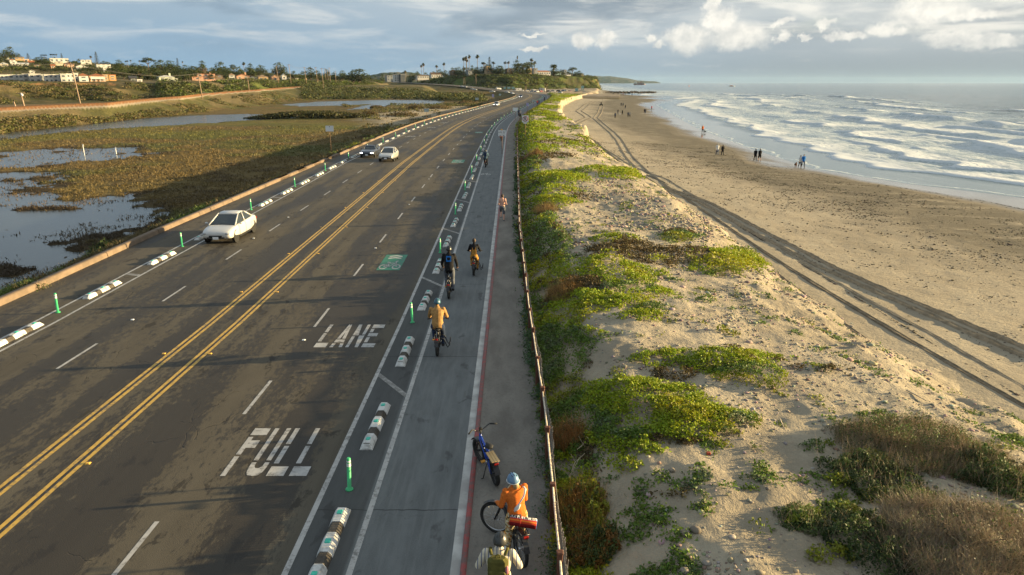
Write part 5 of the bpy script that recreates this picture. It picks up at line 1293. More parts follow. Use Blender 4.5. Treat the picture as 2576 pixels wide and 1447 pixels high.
def backpack(parent, mat, J, w=.32, hh=.42, d=.15, patch=None):
    up = Vector(J['nec']) - Vector(J['pel']); up.normalize(); c = Vector(J['che']) + Vector((0, -.20, -.02)); M0 = Matrix.Rotation(math.atan2(up.y, up.z) * -1, 4, 'X')
    mb = MB(); mb.box(c, (w, d, hh), M=M0, bev=.05); mb.box(c + V3(0, -.09, -.07), (w * .8, .06, hh * .45), M=M0, bev=.02); o = mb.build('backpack', mat, parent)
    mb = MB()
    for s in (-1, 1): mb.tube([c + V3(s * .10, .06, .20), c + V3(s * .13, .14, .24), c + V3(s * .135, .24, .20), c + V3(s * .13, .335, .05), c + V3(s * .15, .30, -.12), c + V3(s * .15, .08, -.18)], .024, 6, flat=.5)
    mb.build('strap', mat, o)
    mb = MB(); mb.torus(c + V3(0, -.01, hh / 2 + .02), .035, .009, n=14, k=5, M=Matrix.Rotation(PI / 2, 4, 'Z')); mb.build('loop', mat, o)
    if patch:
        mb = MB(); mb.ell(c + V3(w / 2 - .02, -.05, .02), (.035, .05, .075), 10, 6); mb.build('side_pocket', patch, o)
    return o
def rider(label, blabel, px, py, rz, J, bk=None, h=1.0, vox=.02, pack=None, **kw):
    p = at(px, py, .004); b = make_bike('electric_bicycle', blabel, p, rz, **(bk or {}))
    c = Vector((p[0], p[1], .004)); o = make_person(label, c, rz, J, h=h, vox=vox, **kw)
    if pack: backpack(o, pack, J)
    return o
def people_near():
    # parked blue e-bike
    A, B = Vector(at(1247, 1218, .1)), Vector(at(1212, 1159, .1)); d = B - A; rz = math.atan2(-d.x, d.y); C = A + d * .48
    b = make_bike('electric_bicycle', 'blue electric bike with wooden rack deck parked on its kickstand beside the red kerb', (C.x, C.y, .1), rz, frame=M_BLUF, base=d.length, lean=-.10, stand=True, steer=.18)
    t = MB()   # pale lettering strokes on the down tube
    for i in range(3): t.box((0, .20 - i * .06, .70 - i * .045), (.05, .025, .012), M=Matrix.Rotation(.7, 4, 'X'))
    t.build('frame_lettering', M_SIGN, b)
    # rider in the orange jumper with her bike
    A, B = Vector(at(1311, 1422, .1)), Vector(at(1258, 1331, .1)); d = B - A; rz = math.atan2(-d.x, d.y); C = A + d * .48
    bk = make_bike('bicycle', 'black bike with front wheel turned left and a striped blanket roll on its rack', (C.x, C.y, .1), rz, R=.315, tr=.035, base=1.12, steer=.80, rack='none', big=True, seat=.90)
    M0 = Matrix.Rotation(rz, 4, 'Z'); rp = Vector((C.x, C.y, .1)) + M0 @ Vector((.04, -.55, .92))
    mr, n, bb = new_mat('striped_blanket', .95, .1); sx_ = n.n('ShaderNodeSeparateXYZ', {0: n.co('obj')}); wv = n.math('ADD', n.math('MULTIPLY', sx_.outputs[1], .9), n.math('MULTIPLY', sx_.outputs[2], .6)); fine = n.noise(n.map(n.co('obj'), (60, 9, 9)), 1.0, 2)
    c = n.mix(n.step(wv, -.045, -.035), (.16, .012, .015), (.46, .05, .02)); c = n.mix(n.step(wv, -.01, .0), c, (.56, .16, .03)); c = n.mix(n.step(wv, .022, .026), c, (.40, .03, .03)); c = n.mix(n.step(wv, .046, .05), c, n.mix(n.step(fine, .47, .53), (.62, .60, .56), (.02, .02, .03))); n.L.new(c, bb.inputs['Base Color'])
    mb = MB(); mb.tube([(-.25, 0, 0), (-.24, 0, 0), (-.1, 0, .004), (.1, 0, -.003), (.24, 0, 0), (.25, 0, 0)], [.08, .094, .098, .093, .097, .082], 18); ro = mb.build('blanket_roll', mr); ro.location = rp; ro.rotation_euler = (.3, .12, rz - .45); tag(ro, 'rolled red and black striped blanket strapped across the black bike rack', 'blanket')
    mb = MB(); mb.torus((-.05, 0, 0), .101, .007, n=20, k=5); mb.build('strap', K_RED, ro)
    mb = MB()
    for k in range(4): mb.torus((.252, 0, 0), .016 + k * .02, .006, n=18, k=4)
    mb.build('roll_end', K_BLU, ro)
    J = {'pel': (0, 0, .93), 'che': (-.02, .04, 1.29), 'nec': (-.02, .05, 1.46), 'hea': (-.05, .08, 1.62), 'knL': (-.14, .06, .52), 'anL': (-.16, .06, .09), 'knR': (.13, .03, .50), 'anR': (.20, -.02, .09),
         'elL': (-.29, .08, 1.10), 'haL': (-.27, .33, 1.02), 'elR': (.24, .14, 1.08), 'haR': (.05, .38, 1.06)}
    ft = Vector(at(1308, 1402, .1)); o = make_person('person in orange jumper, floral trousers and blue helmet standing over the black bike', (ft.x - .06, ft.y + .12, .1), .42, J, K_ORG, K_FLO, K_WSH, hair=HAIRL, h=.985, vox=.014, crop=True, helmet=helmet_mat('blue_helmet_shell', (.13, .24, .38)), fat=1.12)
    mb = MB(); pts = [(.15, .10, 1.44), (.13, -.10, 1.45), (.07, -.165, 1.36), (-.03, -.17, 1.22), (-.12, -.15, 1.12)]; mb.tube(pts, [.022] * 5, 6, flat=.4); st = mb.build('shoulder_strap', K_WHT, o)
    mb = MB(); mb.tube([(-.02, -.185, 1.22), (-.07, -.19, 1.16), (-.13, -.175, 1.09)], [.03, .055, .03], 10, flat=.55); mb.build('waist_bag', K_WHT, o)
    mb = MB(); hd = Vector(J['hea']); mb.torus(hd + V3(0, -.014, -.035), .119, .009, n=28, k=6, M=Matrix.Scale(1.12, 4, (0, 1, 0)) @ Matrix.Rotation(PI / 2, 4, 'Y')); mb.build('helmet_rim', K_WHT, o)
    mb = MB(); mb.tube([hd + V3(.02, -.08, -.02), hd + V3(.02, -.10, -.12), hd + V3(.02, -.09, -.17)], [.06, .06, .03], 10); mb.build('hair_end', HAIRL, o)
    # person with the olive backpack at the lower edge
    J = pose_walk(.06, 0, .05); J.update({'elR': (.32, .04, 1.16), 'haR': (.27, .28, 1.12), 'elL': (-.33, .04, 1.14), 'haL': (-.27, .28, 1.08), 'hea': (.02, .05, 1.63)})
    o = make_person('person in a striped shirt and dark helmet with an olive backpack at the lower edge', (-.21, 9.5, .1), -.05, J, K_STR, K_DEN, h=1.03, vox=.014, helmet=helmet_mat('charcoal_helmet_shell', (.045, .045, .04)), fat=1.15)
    backpack(o, K_OLV, J, patch=cmat('pink_patch', (.55, .20, .22)))
    # riders on the bike path
    bkd = dict(side=True, seat=.84, rack='none')
    rider('rider in a tan canvas jacket and blue helmet, nearest on the bike path', 'dark electric bike with side board rack under the rider in tan', 1104, 880, .02, pose_ride(.90, .12), bkd, 1.03, .016, shirt=K_TAN, pants=K_NAVY, helmet=helmet_mat('teal_helmet_shell', (.04, .12, .17)), fat=1.15)
    o = rider('rider in a black hoodie standing on the pedals behind the two others', 'black electric bike with small plate ridden by the person in the black hoodie', 1132, 742, .0, pose_ride(stand=True), dict(seat=.84, rack='none'), 1.10, .016, shirt=K_BLK, pants=K_GREY, helmet=helmet_mat('black_helmet_shell', (.02, .02, .022)), fat=1.12)
    mb = MB(); mb.box((0, -.185, 1.50), (.19, .012, .22), M=Matrix.Rotation(-.2, 4, 'X')); mb.build('back_print', K_BLU, o)
    o = rider('rider in a dark jumper and ochre overalls on the right of the bike path', 'electric bike with side board rack under the rider in ochre overalls', 1194, 686, -.02, pose_ride(.88, .12), bkd, .95, .016, shirt=K_BLK, pants=K_OCH, coat=False, sleeves=True, hair=HAIRB)
    mb = MB()
    for s in (-1, 1): mb.tube([(s * .05, -.30, 1.10), (s * .07, -.27, 1.32), (s * .09, -.16, 1.46)], .022, 6, flat=.5)
    mb.box((0, -.345, 1.14), (.24, .02, .24), bev=.006); mb.build('overall_back', K_OCH, o)
    rider('rider in a slate blue jacket with backpack on the bike path, ahead of the runner', 'dark bike under the rider in the slate blue jacket', 1222, 420, .0, pose_ride(.90, .10), dict(seat=.86, rack='none'), 1.03, .02, pack=K_NAVY, shirt=K_TEAL, pants=K_BLK, helmet=helmet_mat('dark_helmet_shell', (.03, .03, .035)), fat=1.1)
    rider('rider in an orange red top behind the twin plate sign', 'bike under the rider in orange behind the twin plate sign', 1261, 354, .0, pose_ride(.90, .12), dict(seat=.86), 1.0, .03, shirt=K_RED, pants=K_ORG, helmet=helmet_mat('amber_helmet_shell', (.5, .3, .05)), detail=False)
    x, y = Z3(1146, 640); rider('dark clothed rider on the left of the far pair on the bike path', 'bike under the left rider of the far pair', x, y, -.1, pose_ride(.92, .1), None, 1.05, .03, shirt=K_NAVY, pants=K_BLK, detail=False, fat=1.1)
    x, y = Z3(1158, 652); rider('dark clothed rider on the right of the far pair on the bike path', 'bike under the right rider of the far pair', x, y, -.1, pose_ride(.92, .1), None, 1.05, .03, shirt=K_GREY, pants=K_BLK, detail=False, fat=1.1)
    x, y = Z3(1394, 490); rider('tiny dark rider beside the separators where the path bends', 'tiny bike where the path bends', x, y, -.5, pose_ride(.92, .1), None, 1.05, .035, shirt=K_BLK, pants=K_BLK, detail=False)
    # runner and far walkers on the footpath
    p = at(1264, 556, .1); make_person('shirtless runner in dark shorts and white socks on the footpath', (p[0], p[1], .1), 0, pose_walk(.3, .05, .25, True), K_GREY, K_GREY, K_GREY, skin=pmat('pink_skin', (.58, .33, .24), (.50, .27, .19), 9, .55, .3), h=1.0, vox=.017, shorts=True, sleeves=False, bare=True, coat=False, socks=K_WHT)
    for zx, zy, m, lab in ((1324, 530, K_RED, 'walker in red on the far footpath by the fence'), (1340, 524, K_NAVY, 'walker in dark clothes beside the walker in red on the far footpath')):
        x, y = Z3(zx, zy); p = at(x, y, .1); make_person(lab, (p[0], p[1], .1), PI, pose_walk(.2), m, K_BLK, h=1.02, vox=.035, detail=False)
people_near()
def on_beach(px, py):
    z = -2.0
    for _ in range(6):
        g = at(px, py, z); z = float(beach_h(np.array([g[0]]), np.array([g[1]]))[0])
    return (g[0], g[1], z)
def make_dog(label, loc, rz, mat, k=1.0):
    mb = MB()
    mb.tube([(0, -.30, .45), (0, -.2, .46), (0, .0, .44), (0, .16, .44), (0, .28, .50)], [.07, .095, .09, .125, .07], 10)
    mb.tube([(0, .24, .50), (0, .33, .62)], [.075, .06], 8); mb.ell((0, .37, .66), (.06, .075, .06), 10, 8); mb.tube([(0, .40, .655), (0, .50, .63)], [.045, .028], 8)
    for s in (-1, 1):
        mb.tube([(s * .05, .34, .71), (s * .075, .32, .66)], [.03, .02], 6)
        mb.tube([(s * .07, .18, .42), (s * .075, .16, .24), (s * .075, .17, .04), (s * .075, .20, .02)], [.06, .036, .026, .026], 8)
        mb.tube([(s * .07, -.24, .44), (s * .08, -.18, .28), (s * .08, -.30, .17), (s * .08, -.28, .03), (s * .08, -.25, .02)], [.08, .055, .03, .024, .026], 8)
    mb.tube([(0, -.32, .48), (0, -.44, .52), (0, -.52, .62)], [.03, .022, .012], 6)
    t = mb.build('tmp', mat); r = t.modifiers.new('r', 'REMESH'); r.mode = 'VOXEL'; r.voxel_size = .02
    me = bpy.data.meshes.new_from_object(t.evaluated_get(bpy.context.evaluated_depsgraph_get())); bpy.data.objects.remove(t)
    me.materials.clear(); me.materials.append(mat); me.polygons.foreach_set('use_smooth', np.ones(len(me.polygons), bool))
    o = bpy.data.objects.new('dog', me); COL.objects.link(o); o.location = loc; o.rotation_euler = (0, 0, rz); o.scale = (k,) * 3; return tag(o, label, 'dog')
def people_beach():
    W = pose_walk
    make_person('walker in a white jacket and blue jeans on the beach', on_beach(1803.5, 391), 0, W(.22), K_WHT, K_DEN, h=1.05, vox=.028, hair=pmat('grey_hair', (.3, .3, .29), None, 20), fat=1.2)
    make_person('walker in dark clothes beside the walker in the white jacket', on_beach(1817, 391.5), 0, W(.2), K_BLK, K_BLK, h=.98, vox=.028)
    o = make_person('walker in black with a white bag, left of the dark pair near the wet sand', on_beach(1899, 405), 0, W(.22), K_BLK, K_BLK, h=1.05, vox=.028, fat=1.1)
    p = on_beach(1892, 402); mb = MB(); mb.box((0, 0, .12), (.22, .1, .28), bev=.03); mb.tube([(-.07, 0, .26), (-.03, 0, .36), (.03, 0, .36), (.07, 0, .26)], .012, 5); b = mb.build('bag', K_WHT); b.location = (p[0] + .08, p[1], p[2] + .34); tag(b, 'white bag held by the walker in black', 'bag')
    make_person('walker in a dark jacket and shorts, right of the dark pair near the wet sand', on_beach(1910, 405.5), 0, W(.22), K_BLK, K_BLK, h=1.07, vox=.028, shorts=True, fat=1.1)
    make_person('walker with long dark hair and a white top beside the brown dog', on_beach(2011.5, 421), PI, W(.2), K_WHT, K_BLK, h=.98, vox=.028, longhair=True)
    make_person('walker in a bright blue jacket beside the brown dog', on_beach(2019.5, 421.5), PI, W(.25), K_BLU, K_GREY, h=1.06, vox=.028, fat=1.1)
    make_dog('brown dog walking left of the couple on the wet sand', on_beach(2001, 421.5), PI - .2, pmat('brown_fur', (.16, .07, .03), (.10, .045, .02), 12, .9), 1.1)
    make_person('walker in an orange jacket with a black dog by the swash', on_beach(1767, 334.5), PI, W(.2), K_ORG, K_BLK, h=1.05, vox=.035, detail=False)
    make_dog('black dog following the walker in orange by the swash', on_beach(1773, 335), .3, pmat('black_fur', (.02, .02, .02), None, 12, .9), 1.05)
    L = [((2075, 660), K_NAVY, K_BLK, 'lone walker in navy, nearest of the mid beach group'), ((2102, 622), K_BLK, K_GREY, 'walker in black left of the white dog'), ((2145, 628), K_BLK, K_BLK, 'tall walker in black right of the white dog'),
         ((2200, 650), K_NAVY, K_BLK, 'left walker of the dark pair on mid beach'), ((2217, 651), K_GREY, K_SHOE, 'right walker of the dark pair on mid beach, in grey'), ((2133, 545), K_BLK, K_NAVY, 'left walker of the farther dark pair on mid beach'), ((2151, 547), K_NAVY, K_BLK, 'right walker of the farther dark pair on mid beach'),
         ((2173, 571), K_BLK, K_GREY, 'small walker in black alone below the farther pair'), ((2357, 613), K_BLK, K_NAVY, 'left of two walkers at the water edge'), ((2368, 613), K_NAVY, K_NAVY, 'right of two walkers at the water edge'), ((2427, 580), K_RED, K_SHOE, 'person in red and white standing in shallow water'),
         ((2055, 436), K_BLK, K_BLK, 'tiny figure near the reef, farthest left'), ((2062, 435), K_GREY, K_BLK, 'tiny grey figure beside the farthest left figure near the reef'), ((2103, 436), K_NAVY, K_BLK, 'tiny lone figure near the reef between the groups'), ((2142, 440), K_BLK, K_NAVY, 'tiny figure near the reef, left of the trio'), ((2157, 441), K_RED, K_BLK, 'tiny figure in red near the reef, middle of the trio'), ((2171, 441), K_BLK, K_BLK, 'tiny figure near the reef, right of the trio'), ((2238, 444), K_BLK, K_GREY, 'tiny figure alone at the reef edge, farthest right')]
    for (zx, zy), s, p, lab in L:
        x, y = Z3(zx, zy); make_person(lab, on_beach(x, y), random.choice([0, PI, .3, 2.8]), W(.22), s, p, h=1.03, vox=.04, detail=False, fat=1.1)
    x, y = Z3(2122, 632); make_dog('white dog between two walkers on mid beach', on_beach(x, y), 1.3, pmat('white_fur', (.6, .58, .54), None, 12, .9), 1.15)
    # beach quad bike with rider
    x, y = Z3(1940, 538); p = on_beach(x, y); root = empty('quad_bike', p, .1, 'dark quad bike driving on the dry sand by the eroded dune face', 'quad bike'); k = 1.15
    mb = MB()
    for s in (-1, 1):
        for yy in (-.62, .62): mb.torus((s * .55, yy, .34), .22, .13, n=16, k=8)
    mb.build('wheels', M_TYRE, root)
    mb = MB(); mb.box((0, 0, .62), (.7, 1.7, .26), bev=.1); mb.box((0, .6, .84), (.9, .5, .12), bev=.04); mb.box((0, -.6, .84), (1.0, .6, .12), bev=.04); mb.box((0, -.15, .88), (.36, .8, .16), bev=.05); mb.build('body', M_TRIM, root)
    mb = MB(); mb.tube([(-.4, .35, 1.12), (0, .42, 1.1), (.4, .35, 1.12)], .025, 6); mb.tube([(0, .42, 1.1), (0, .55, .8)], .03, 6); mb.build('handlebar', M_BFR, root)
    mb = MB(); mb.tube([(.4, -.8, .9), (.4, -.85, 3.0)], .015, 5); mb.box((.4, -.7, 2.8), (.02, .3, .25)); mb.build('flag_whip', M_TRIM, root)
    J = pose_ride(.95, .12, (.36, .30, 1.12)); make_person('driver in dark clothes sitting on the beach quad bike', p, .1, J, K_BLK, K_BLK, h=1.0, vox=.04, detail=False, fat=1.15)
people_beach()
# ------------------------------------------------------------------ dune plants, stones, marsh grass
def proj(X, Y, Z):
    f = Y * CP + (CH - Z) * SP; d = (CH - Z) * CP - Y * SP
    return CX + FPX * X / f, CY + FPX * d / f
M_LEAF = leaf_mat('plant_leaves', .30); M_STALK = leaf_mat('dry_stalks', .15)
PATCH = [  # measured ellipses of the ground cover: x, y, rx, ry, kind (0 yellow green, 1 mid green, 2 brown twigs), density
 (1570, 438, 75, 15, 0, 1), (1500, 428, 60, 8, 0, 1), (1400, 450, 95, 20, 0, 1), (1390, 478, 90, 12, 0, .8), (1385, 510, 75, 18, 0, 1), (1460, 497, 60, 7, 2, .7), (1340, 470, 50, 40, 2, .5),
 (1350, 375, 60, 12, 0, .9), (1400, 392, 60, 6, 2, .6), (1345, 330, 40, 6, 0, .8), (1360, 345, 50, 5, 0, .8), (1350, 313, 50, 5, 0, .9), (1400, 300, 40, 4, 0, .8), (1370, 286, 40, 4, 0, .9), (1390, 270, 45, 4, 0, .9), (1420, 252, 40, 4, 0, 1), (1430, 243, 30, 3, 0, 1), (1575, 522, 28, 6, 1, .6), (1345, 400, 40, 10, 2, .6), (1390, 360, 70, 5, 2, .5),
 (1590, 630, 115, 30, 2, .95), (1550, 605, 75, 14, 0, .9), (1700, 600, 60, 14, 1, 1), (1705, 588, 45, 10, 2, .7), (1830, 655, 122, 30, 0, 1), (1850, 640, 80, 18, 1, .8), (1830, 690, 60, 12, 1, 1), (1530, 655, 60, 10, 0, .8), (1660, 655, 60, 8, 0, .8),
 (1470, 675, 110, 18, 0, .9), (1560, 700, 105, 22, 0, 1), (1570, 728, 90, 20, 1, .9), (1480, 715, 70, 24, 2, .9), (1600, 760, 110, 14, 0, 1), (1620, 798, 85, 12, 0, .9), (1430, 690, 70, 30, 0, .9), (1780, 755, 26, 7, 1, .7), (1650, 775, 60, 8, 1, .6),
 (1430, 790, 80, 50, 0, .95), (1420, 860, 70, 40, 1, .95), (1450, 840, 70, 20, 0, .7), (1390, 930, 60, 60, 1, 1),
 (1720, 900, 130, 16, 2, .8), (1800, 915, 150, 20, 0, 1), (1880, 940, 100, 26, 1, 1), (1900, 955, 95, 22, 0, .8), (1950, 975, 45, 14, 1, .9), (1640, 905, 60, 12, 0, .9), (1830, 885, 60, 10, 2, .6), (1700, 940, 60, 18, 2, .6), (1900, 905, 60, 8, 2, .6), (1815, 835, 22, 7, 1, .7),
 (1570, 985, 160, 34, 0, .95), (1500, 1015, 110, 40, 1, .85), (1640, 1030, 150, 38, 0, 1), (1750, 1055, 150, 40, 0, 1), (1840, 1062, 95, 26, 1, .9), (1690, 1095, 150, 24, 2, .8), (1720, 1090, 150, 26, 0, .9), (1800, 1090, 90, 14, 1, .8), (1450, 1050, 80, 45, 1, .95), (1430, 960, 60, 40, 1, .9), (1540, 1060, 100, 24, 2, .8), (1600, 1130, 80, 14, 0, .5), (1570, 1170, 50, 25, 0, .35), (1480, 1110, 60, 30, 2, .7), (1560, 960, 40, 12, 2, .6),
 (1460, 1050, 130, 75, 1, .95), (1550, 1105, 130, 40, 0, .9), (1420, 985, 60, 60, 1, 1), (1690, 645, 170, 26, 2, .8), (1620, 1010, 200, 50, 0, 1), (1730, 1070, 190, 45, 0, 1), (1560, 1085, 110, 40, 1, 1), (1800, 900, 150, 26, 0, .9), (1880, 945, 110, 34, 0, .9), (1830, 660, 125, 36, 0, 1), (1545, 690, 110, 40, 0, .9), (1590, 745, 110, 30, 0, .9), (1560, 640, 70, 20, 0, .8), (1460, 760, 90, 40, 0, .85), (1440, 1140, 70, 50, 2, .8), (2090, 935, 60, 12, 2, .55), (2090, 930, 50, 8, 1, .35), (2200, 1048, 50, 10, 1, .6), (2010, 925, 30, 8, 2, .4), (1940, 905, 30, 6, 2, .4), (2060, 1125, 60, 15, 1, .4), (2020, 1310, 60, 34, 1, .85), (1910, 1330, 34, 16, 1, .6), (2090, 1400, 80, 30, 1, .6), (2120, 1290, 60, 25, 1, .55), (1700, 1350, 40, 12, 1, .35), (1640, 1320, 50, 16, 1, .3), (1620, 1360, 40, 12, 1, .3), (2110, 1215, 60, 18, 1, .6), (2130, 1180, 50, 14, 1, .6), (1900, 1130, 30, 8, 1, .3), (1700, 1240, 60, 14, 2, .25), (1850, 1230, 60, 14, 1, .2), (2180, 1160, 80, 30, 1, .8), (2260, 1250, 120, 30, 1, .6), (2540, 1120, 60, 20, 1, .8)]
def ground_cover():
    rs = np.random.RandomState(21)
    N = 620000
    # candidates: denser close by
    Y = 9 * (1 / (1 - rs.rand(N) * (1 - 9 / 330.))) ** .86; Y = np.clip(Y, 9, 520)
    far = rs.rand(N) < .10; Y[far] = rs.uniform(100, 530, far.sum())
    xl = fence_x(Y); X = xl - .12 + (Xr(Y) - xl - .2) * rs.rand(N) ** 1.05
    Z = dune_h(X, Y); px, py = proj(X, Y, Z); dl = X - xl
    n1 = fbm(X / 1.4, Y / 1.4, 4, 131); n2 = fbm(X / .45, Y / .45, 3, 133); n3 = fbm(X / 6, Y / 8, 3, 135)
    dens = np.zeros(N); kind = np.zeros(N, int); hgt = np.zeros(N)
    for cx, cy, rx, ry, kd, dn in PATCH:
        r = np.hypot((px - cx) / rx, (py - cy) / ry); m = (1 - smooth(r + (n1 - .5) * 1.1 + (n2 - .5) * .7, .72, 1.05)) * dn
        up = m > dens; dens = np.maximum(dens, m); kind[up] = kd; hgt = np.maximum(hgt, m * (1 - np.clip(r, 0, 1)) * .22)
    # belt along the fence
    bw_ = np.interp(Y, [9, 13, 17, 24, 34, 60], [.95, 1.0, 1.3, 1.75, 2.3, 2.4]); belt = smooth(dl, -.10, .12) * (1 - smooth(dl + (n1 - .5) * 1.2, bw_ - .5, bw_ + .25)) * smooth(n3 + n1 * .45, .44, .66) * .9
    up = belt > dens; dens = np.maximum(dens, belt); kind[up] = np.where(n2[up] > .70, 2, np.where(n1[up] > .52, 0, 1)); hgt = np.maximum(hgt, belt * .12)
    # streaky cover of the far dune
    fr = smooth(Y, 70, 110) * smooth(fbm(X / 7, Y / 9, 4, 141), .46, .56) * (1 - smooth(X - Xr(Y), -3.5, -1.2)) * (np.where(Y > 300, 1, .8))
    up = fr > dens; dens = np.maximum(dens, fr); kind[up] = np.where(n1[up] > .6, 2, 0)
    # thin scatter of seedlings
    sc_ = smooth(fbm(X / .9, Y / .9, 3, 151), .66, .74) * .30; up = sc_ > dens; dens = np.maximum(dens, sc_); kind[up] = 1
    keep = (rs.rand(N) < dens * .62 * (.12 + .88 * smooth(n2, .36, .56))) & (px > 1250) & (px < 2700) & (py < 1540)
    X, Y, Z, kind, hgt, n1, n2 = [a[keep] for a in (X, Y, Z, kind, hgt, n1, n2)]; n = len(X)
    out = []
    for k in range(3):
        sc_ = np.clip(Y / 19, .9, 7) ** .75
        r = rs.normal(size=(n, 2)) * (.055 * sc_)[:, None]
        zz = Z + hgt * (.5 + n2) + rs.rand(n) * (.05 + .05 * (hgt > .05)) * sc_ + .005
        P = np.stack([X + r[:, 0], Y + r[:, 1], zz], 1)
        base = np.where((kind == 0)[:, None], [.22, .275, .014], np.where((kind == 1)[:, None], [.105, .165, .024], [.095, .072, .028]))
        yel = smooth(n1, .5, .68)[:, None] * (kind < 2)[:, None]; base = base + (np.array([.33, .27, .012]) - base) * yel * .4
        grey = ((kind == 1)[:, None]) * smooth(n2, .55, .7)[:, None]; base = base + (np.array([.12, .15, .085]) - base) * grey * .7
        c = np.clip(base * (1 + rs.uniform(-.35, .35, (n, 1))) * (1 + rs.uniform(-.12, .12, (n, 3))), .004, .6)
        sel = rs.rand(n) < (1 if k == 0 else .8)
        out.append(leaves(P[sel], (rs.uniform(.055, .10, n) * sc_)[sel], c[sel], up=.35, rs=rs, aspect=.8))
    off = 0; Vs, Fs, Cs = [], [], []
    for V, F, C in out: Vs.append(V); Fs.append(F + off); Cs.append(C); off += len(V)
    o = np_mesh('dune_ground_cover', np.concatenate(Vs), np.concatenate(Fs), mats=[M_LEAF], colors={'leafcol': np.concatenate(Cs)}); tag(o, 'yellow green succulent ground cover creeping over the sandy dune', 'ground cover', kind='stuff')
ground_cover()
def stones():
    rs = np.random.RandomState(33); ico = []
    t = (1 + 5 ** .5) / 2; B = np.array([(-1, t, 0), (1, t, 0), (-1, -t, 0), (1, -t, 0), (0, -1, t), (0, 1, t), (0, -1, -t), (0, 1, -t), (t, 0, -1), (t, 0, 1), (-t, 0, -1), (-t, 0, 1)]) / 1.9
    FI = np.array([(0, 11, 5), (0, 5, 1), (0, 1, 7), (0, 7, 10), (0, 10, 11), (1, 5, 9), (5, 11, 4), (11, 10, 2), (10, 7, 6), (7, 1, 8), (3, 9, 4), (3, 4, 2), (3, 2, 6), (3, 6, 8), (3, 8, 9), (4, 9, 5), (2, 4, 11), (6, 2, 10), (8, 6, 7), (9, 8, 1)])
    def scatter(name, X, Y, Z, S, cols, lab, flat=.6):
        n = len(X); sc3 = np.stack([S * rs.uniform(.7, 1.3, n), S * rs.uniform(.7, 1.3, n), S * flat * rs.uniform(.6, 1.2, n)], 1)
        th = rs.uniform(0, 6.28, n); V = B[None] * sc3[:, None, :] * (1 + rs.uniform(-.18, .18, (n, 12, 1))); x = V[..., 0] * np.cos(th)[:, None] - V[..., 1] * np.sin(th)[:, None]; y = V[..., 0] * np.sin(th)[:, None] + V[..., 1] * np.cos(th)[:, None]
        P = np.stack([x + X[:, None], y + Y[:, None], V[..., 2] + (Z + S * flat * .25)[:, None]], -1).reshape(-1, 3)
        F = (FI[None] + (np.arange(n) * 12)[:, None, None]).reshape(-1, 3); C = np.repeat(cols, 12, axis=0)
        m, nn, b = new_mat(name + '_stone', .9, .2); nn.L.new(nn.attr('leafcol').outputs['Color'], b.inputs['Base Color'])
        o = np_mesh(name, P, None, F, mats=[m], smooth=True, colors={'leafcol': C}); tag(o, lab, 'pebbles', kind='stuff')
    N = 26000; Y = 9 + 52 * rs.rand(N) ** 1.5; X = fence_x(Y) + 1.8 + (Xr(Y) - fence_x(Y) - 1.6) * rs.rand(N)
    k = rs.rand(N) < (.10 + .9 * smooth(fbm(X / 1.6, Y / 1.6, 4, 161), .46, .62)); X, Y = X[k], Y[k]; S = rs.lognormal(-3.55, .5, len(X)) * np.clip(Y / 20, .9, 2.2); S = np.clip(S, .012, .13)
    scatter('dune_pebbles', X, Y, dune_h(X, Y), S, jitter((.25, .215, .17), len(X), .45, rs), 'grey and tan pebbles strewn over the dune sand')
    N = 42000; Y = 22 + 110 * rs.rand(N) ** 1.5; u = np.clip(.40 + .22 * rs.normal(size=N), .04, .8); X = Xr(Y) + (Xw(Y) - Xr(Y)) * u
    k = rs.rand(N) < (.16 + .84 * smooth(fbm(X / 3.5, Y / 2.0, 4, 171), .47, .62)); X, Y = X[k], Y[k]; S = np.clip(rs.lognormal(-3.45, .45, len(X)) * np.clip(Y / 40, .85, 1.5), .02, .09)
    scatter('beach_pebbles', X, Y, beach_h(X, Y), S, jitter((.075, .062, .045), len(X), .4, rs), 'dark pebbles and kelp bits strewn over the mid beach', .45)
    # boulders under the eroded dune face
    rk = pmat('boulder_stone', (.26, .22, .17), (.16, .135, .105), 3, .9, .2, bump=.6, coord='world')
    def rock(x, y, z, r, lab, grp=None):
        mb = MB(); mb.ell((0, 0, 0), (r, r * random.uniform(.7, 1.1), r * .65), 9, 6); 
        mb.v = [tuple(Vector(v) * (1 + .5 * (float(vnoise(v[0] / r * 1.5 + x, v[1] / r * 1.5 + v[2] * 2 / r, 3)) - .5))) for v in mb.v]
        o = mb.build('boulder', rk); o.location = (x, y, z); tag(o, lab, 'boulder', grp)
    for i in range(26):
        a = random.random(); px, py = 1402 + 25 * a + random.uniform(-3, 10), 284 + 34 * a + random.uniform(-2, 3); g = on_beach(px, py)
        rock(g[0], g[1], g[2] + .15, random.uniform(.35, .9), 'one of the boulders fallen at the foot of the near dune face', 'boulders below the dune face')
    for i in range(30):
        px, py = random.uniform(1476, 1560), random.uniform(238, 246); g = on_beach(px, py)
        rock(g[0], g[1], g[2] + .15, random.uniform(.5, 1.1), 'one of the rocks in the dark strip at the far end of the beach', 'rocks at the far end of the beach')
    for px, py, r, lab in ((2198, 1146, .11, 'pale rounded stone beside the dry shrub, largest stone on the open sand'), (1750, 1338, .10, 'pale angular rock in the lower sand, right of its grey twin'), (1722, 1345, .10, 'grey angular rock in the lower sand, left of its pale twin'), (1690, 1186, .07, 'small tan stone on the open sand left of the red fragment')):
        g = at(px, py, .5); z = float(dune_h(np.array([g[0]]), np.array([g[1]]))[0]); g = at(px, py, z); rock(g[0], g[1], z + .03, r, lab)
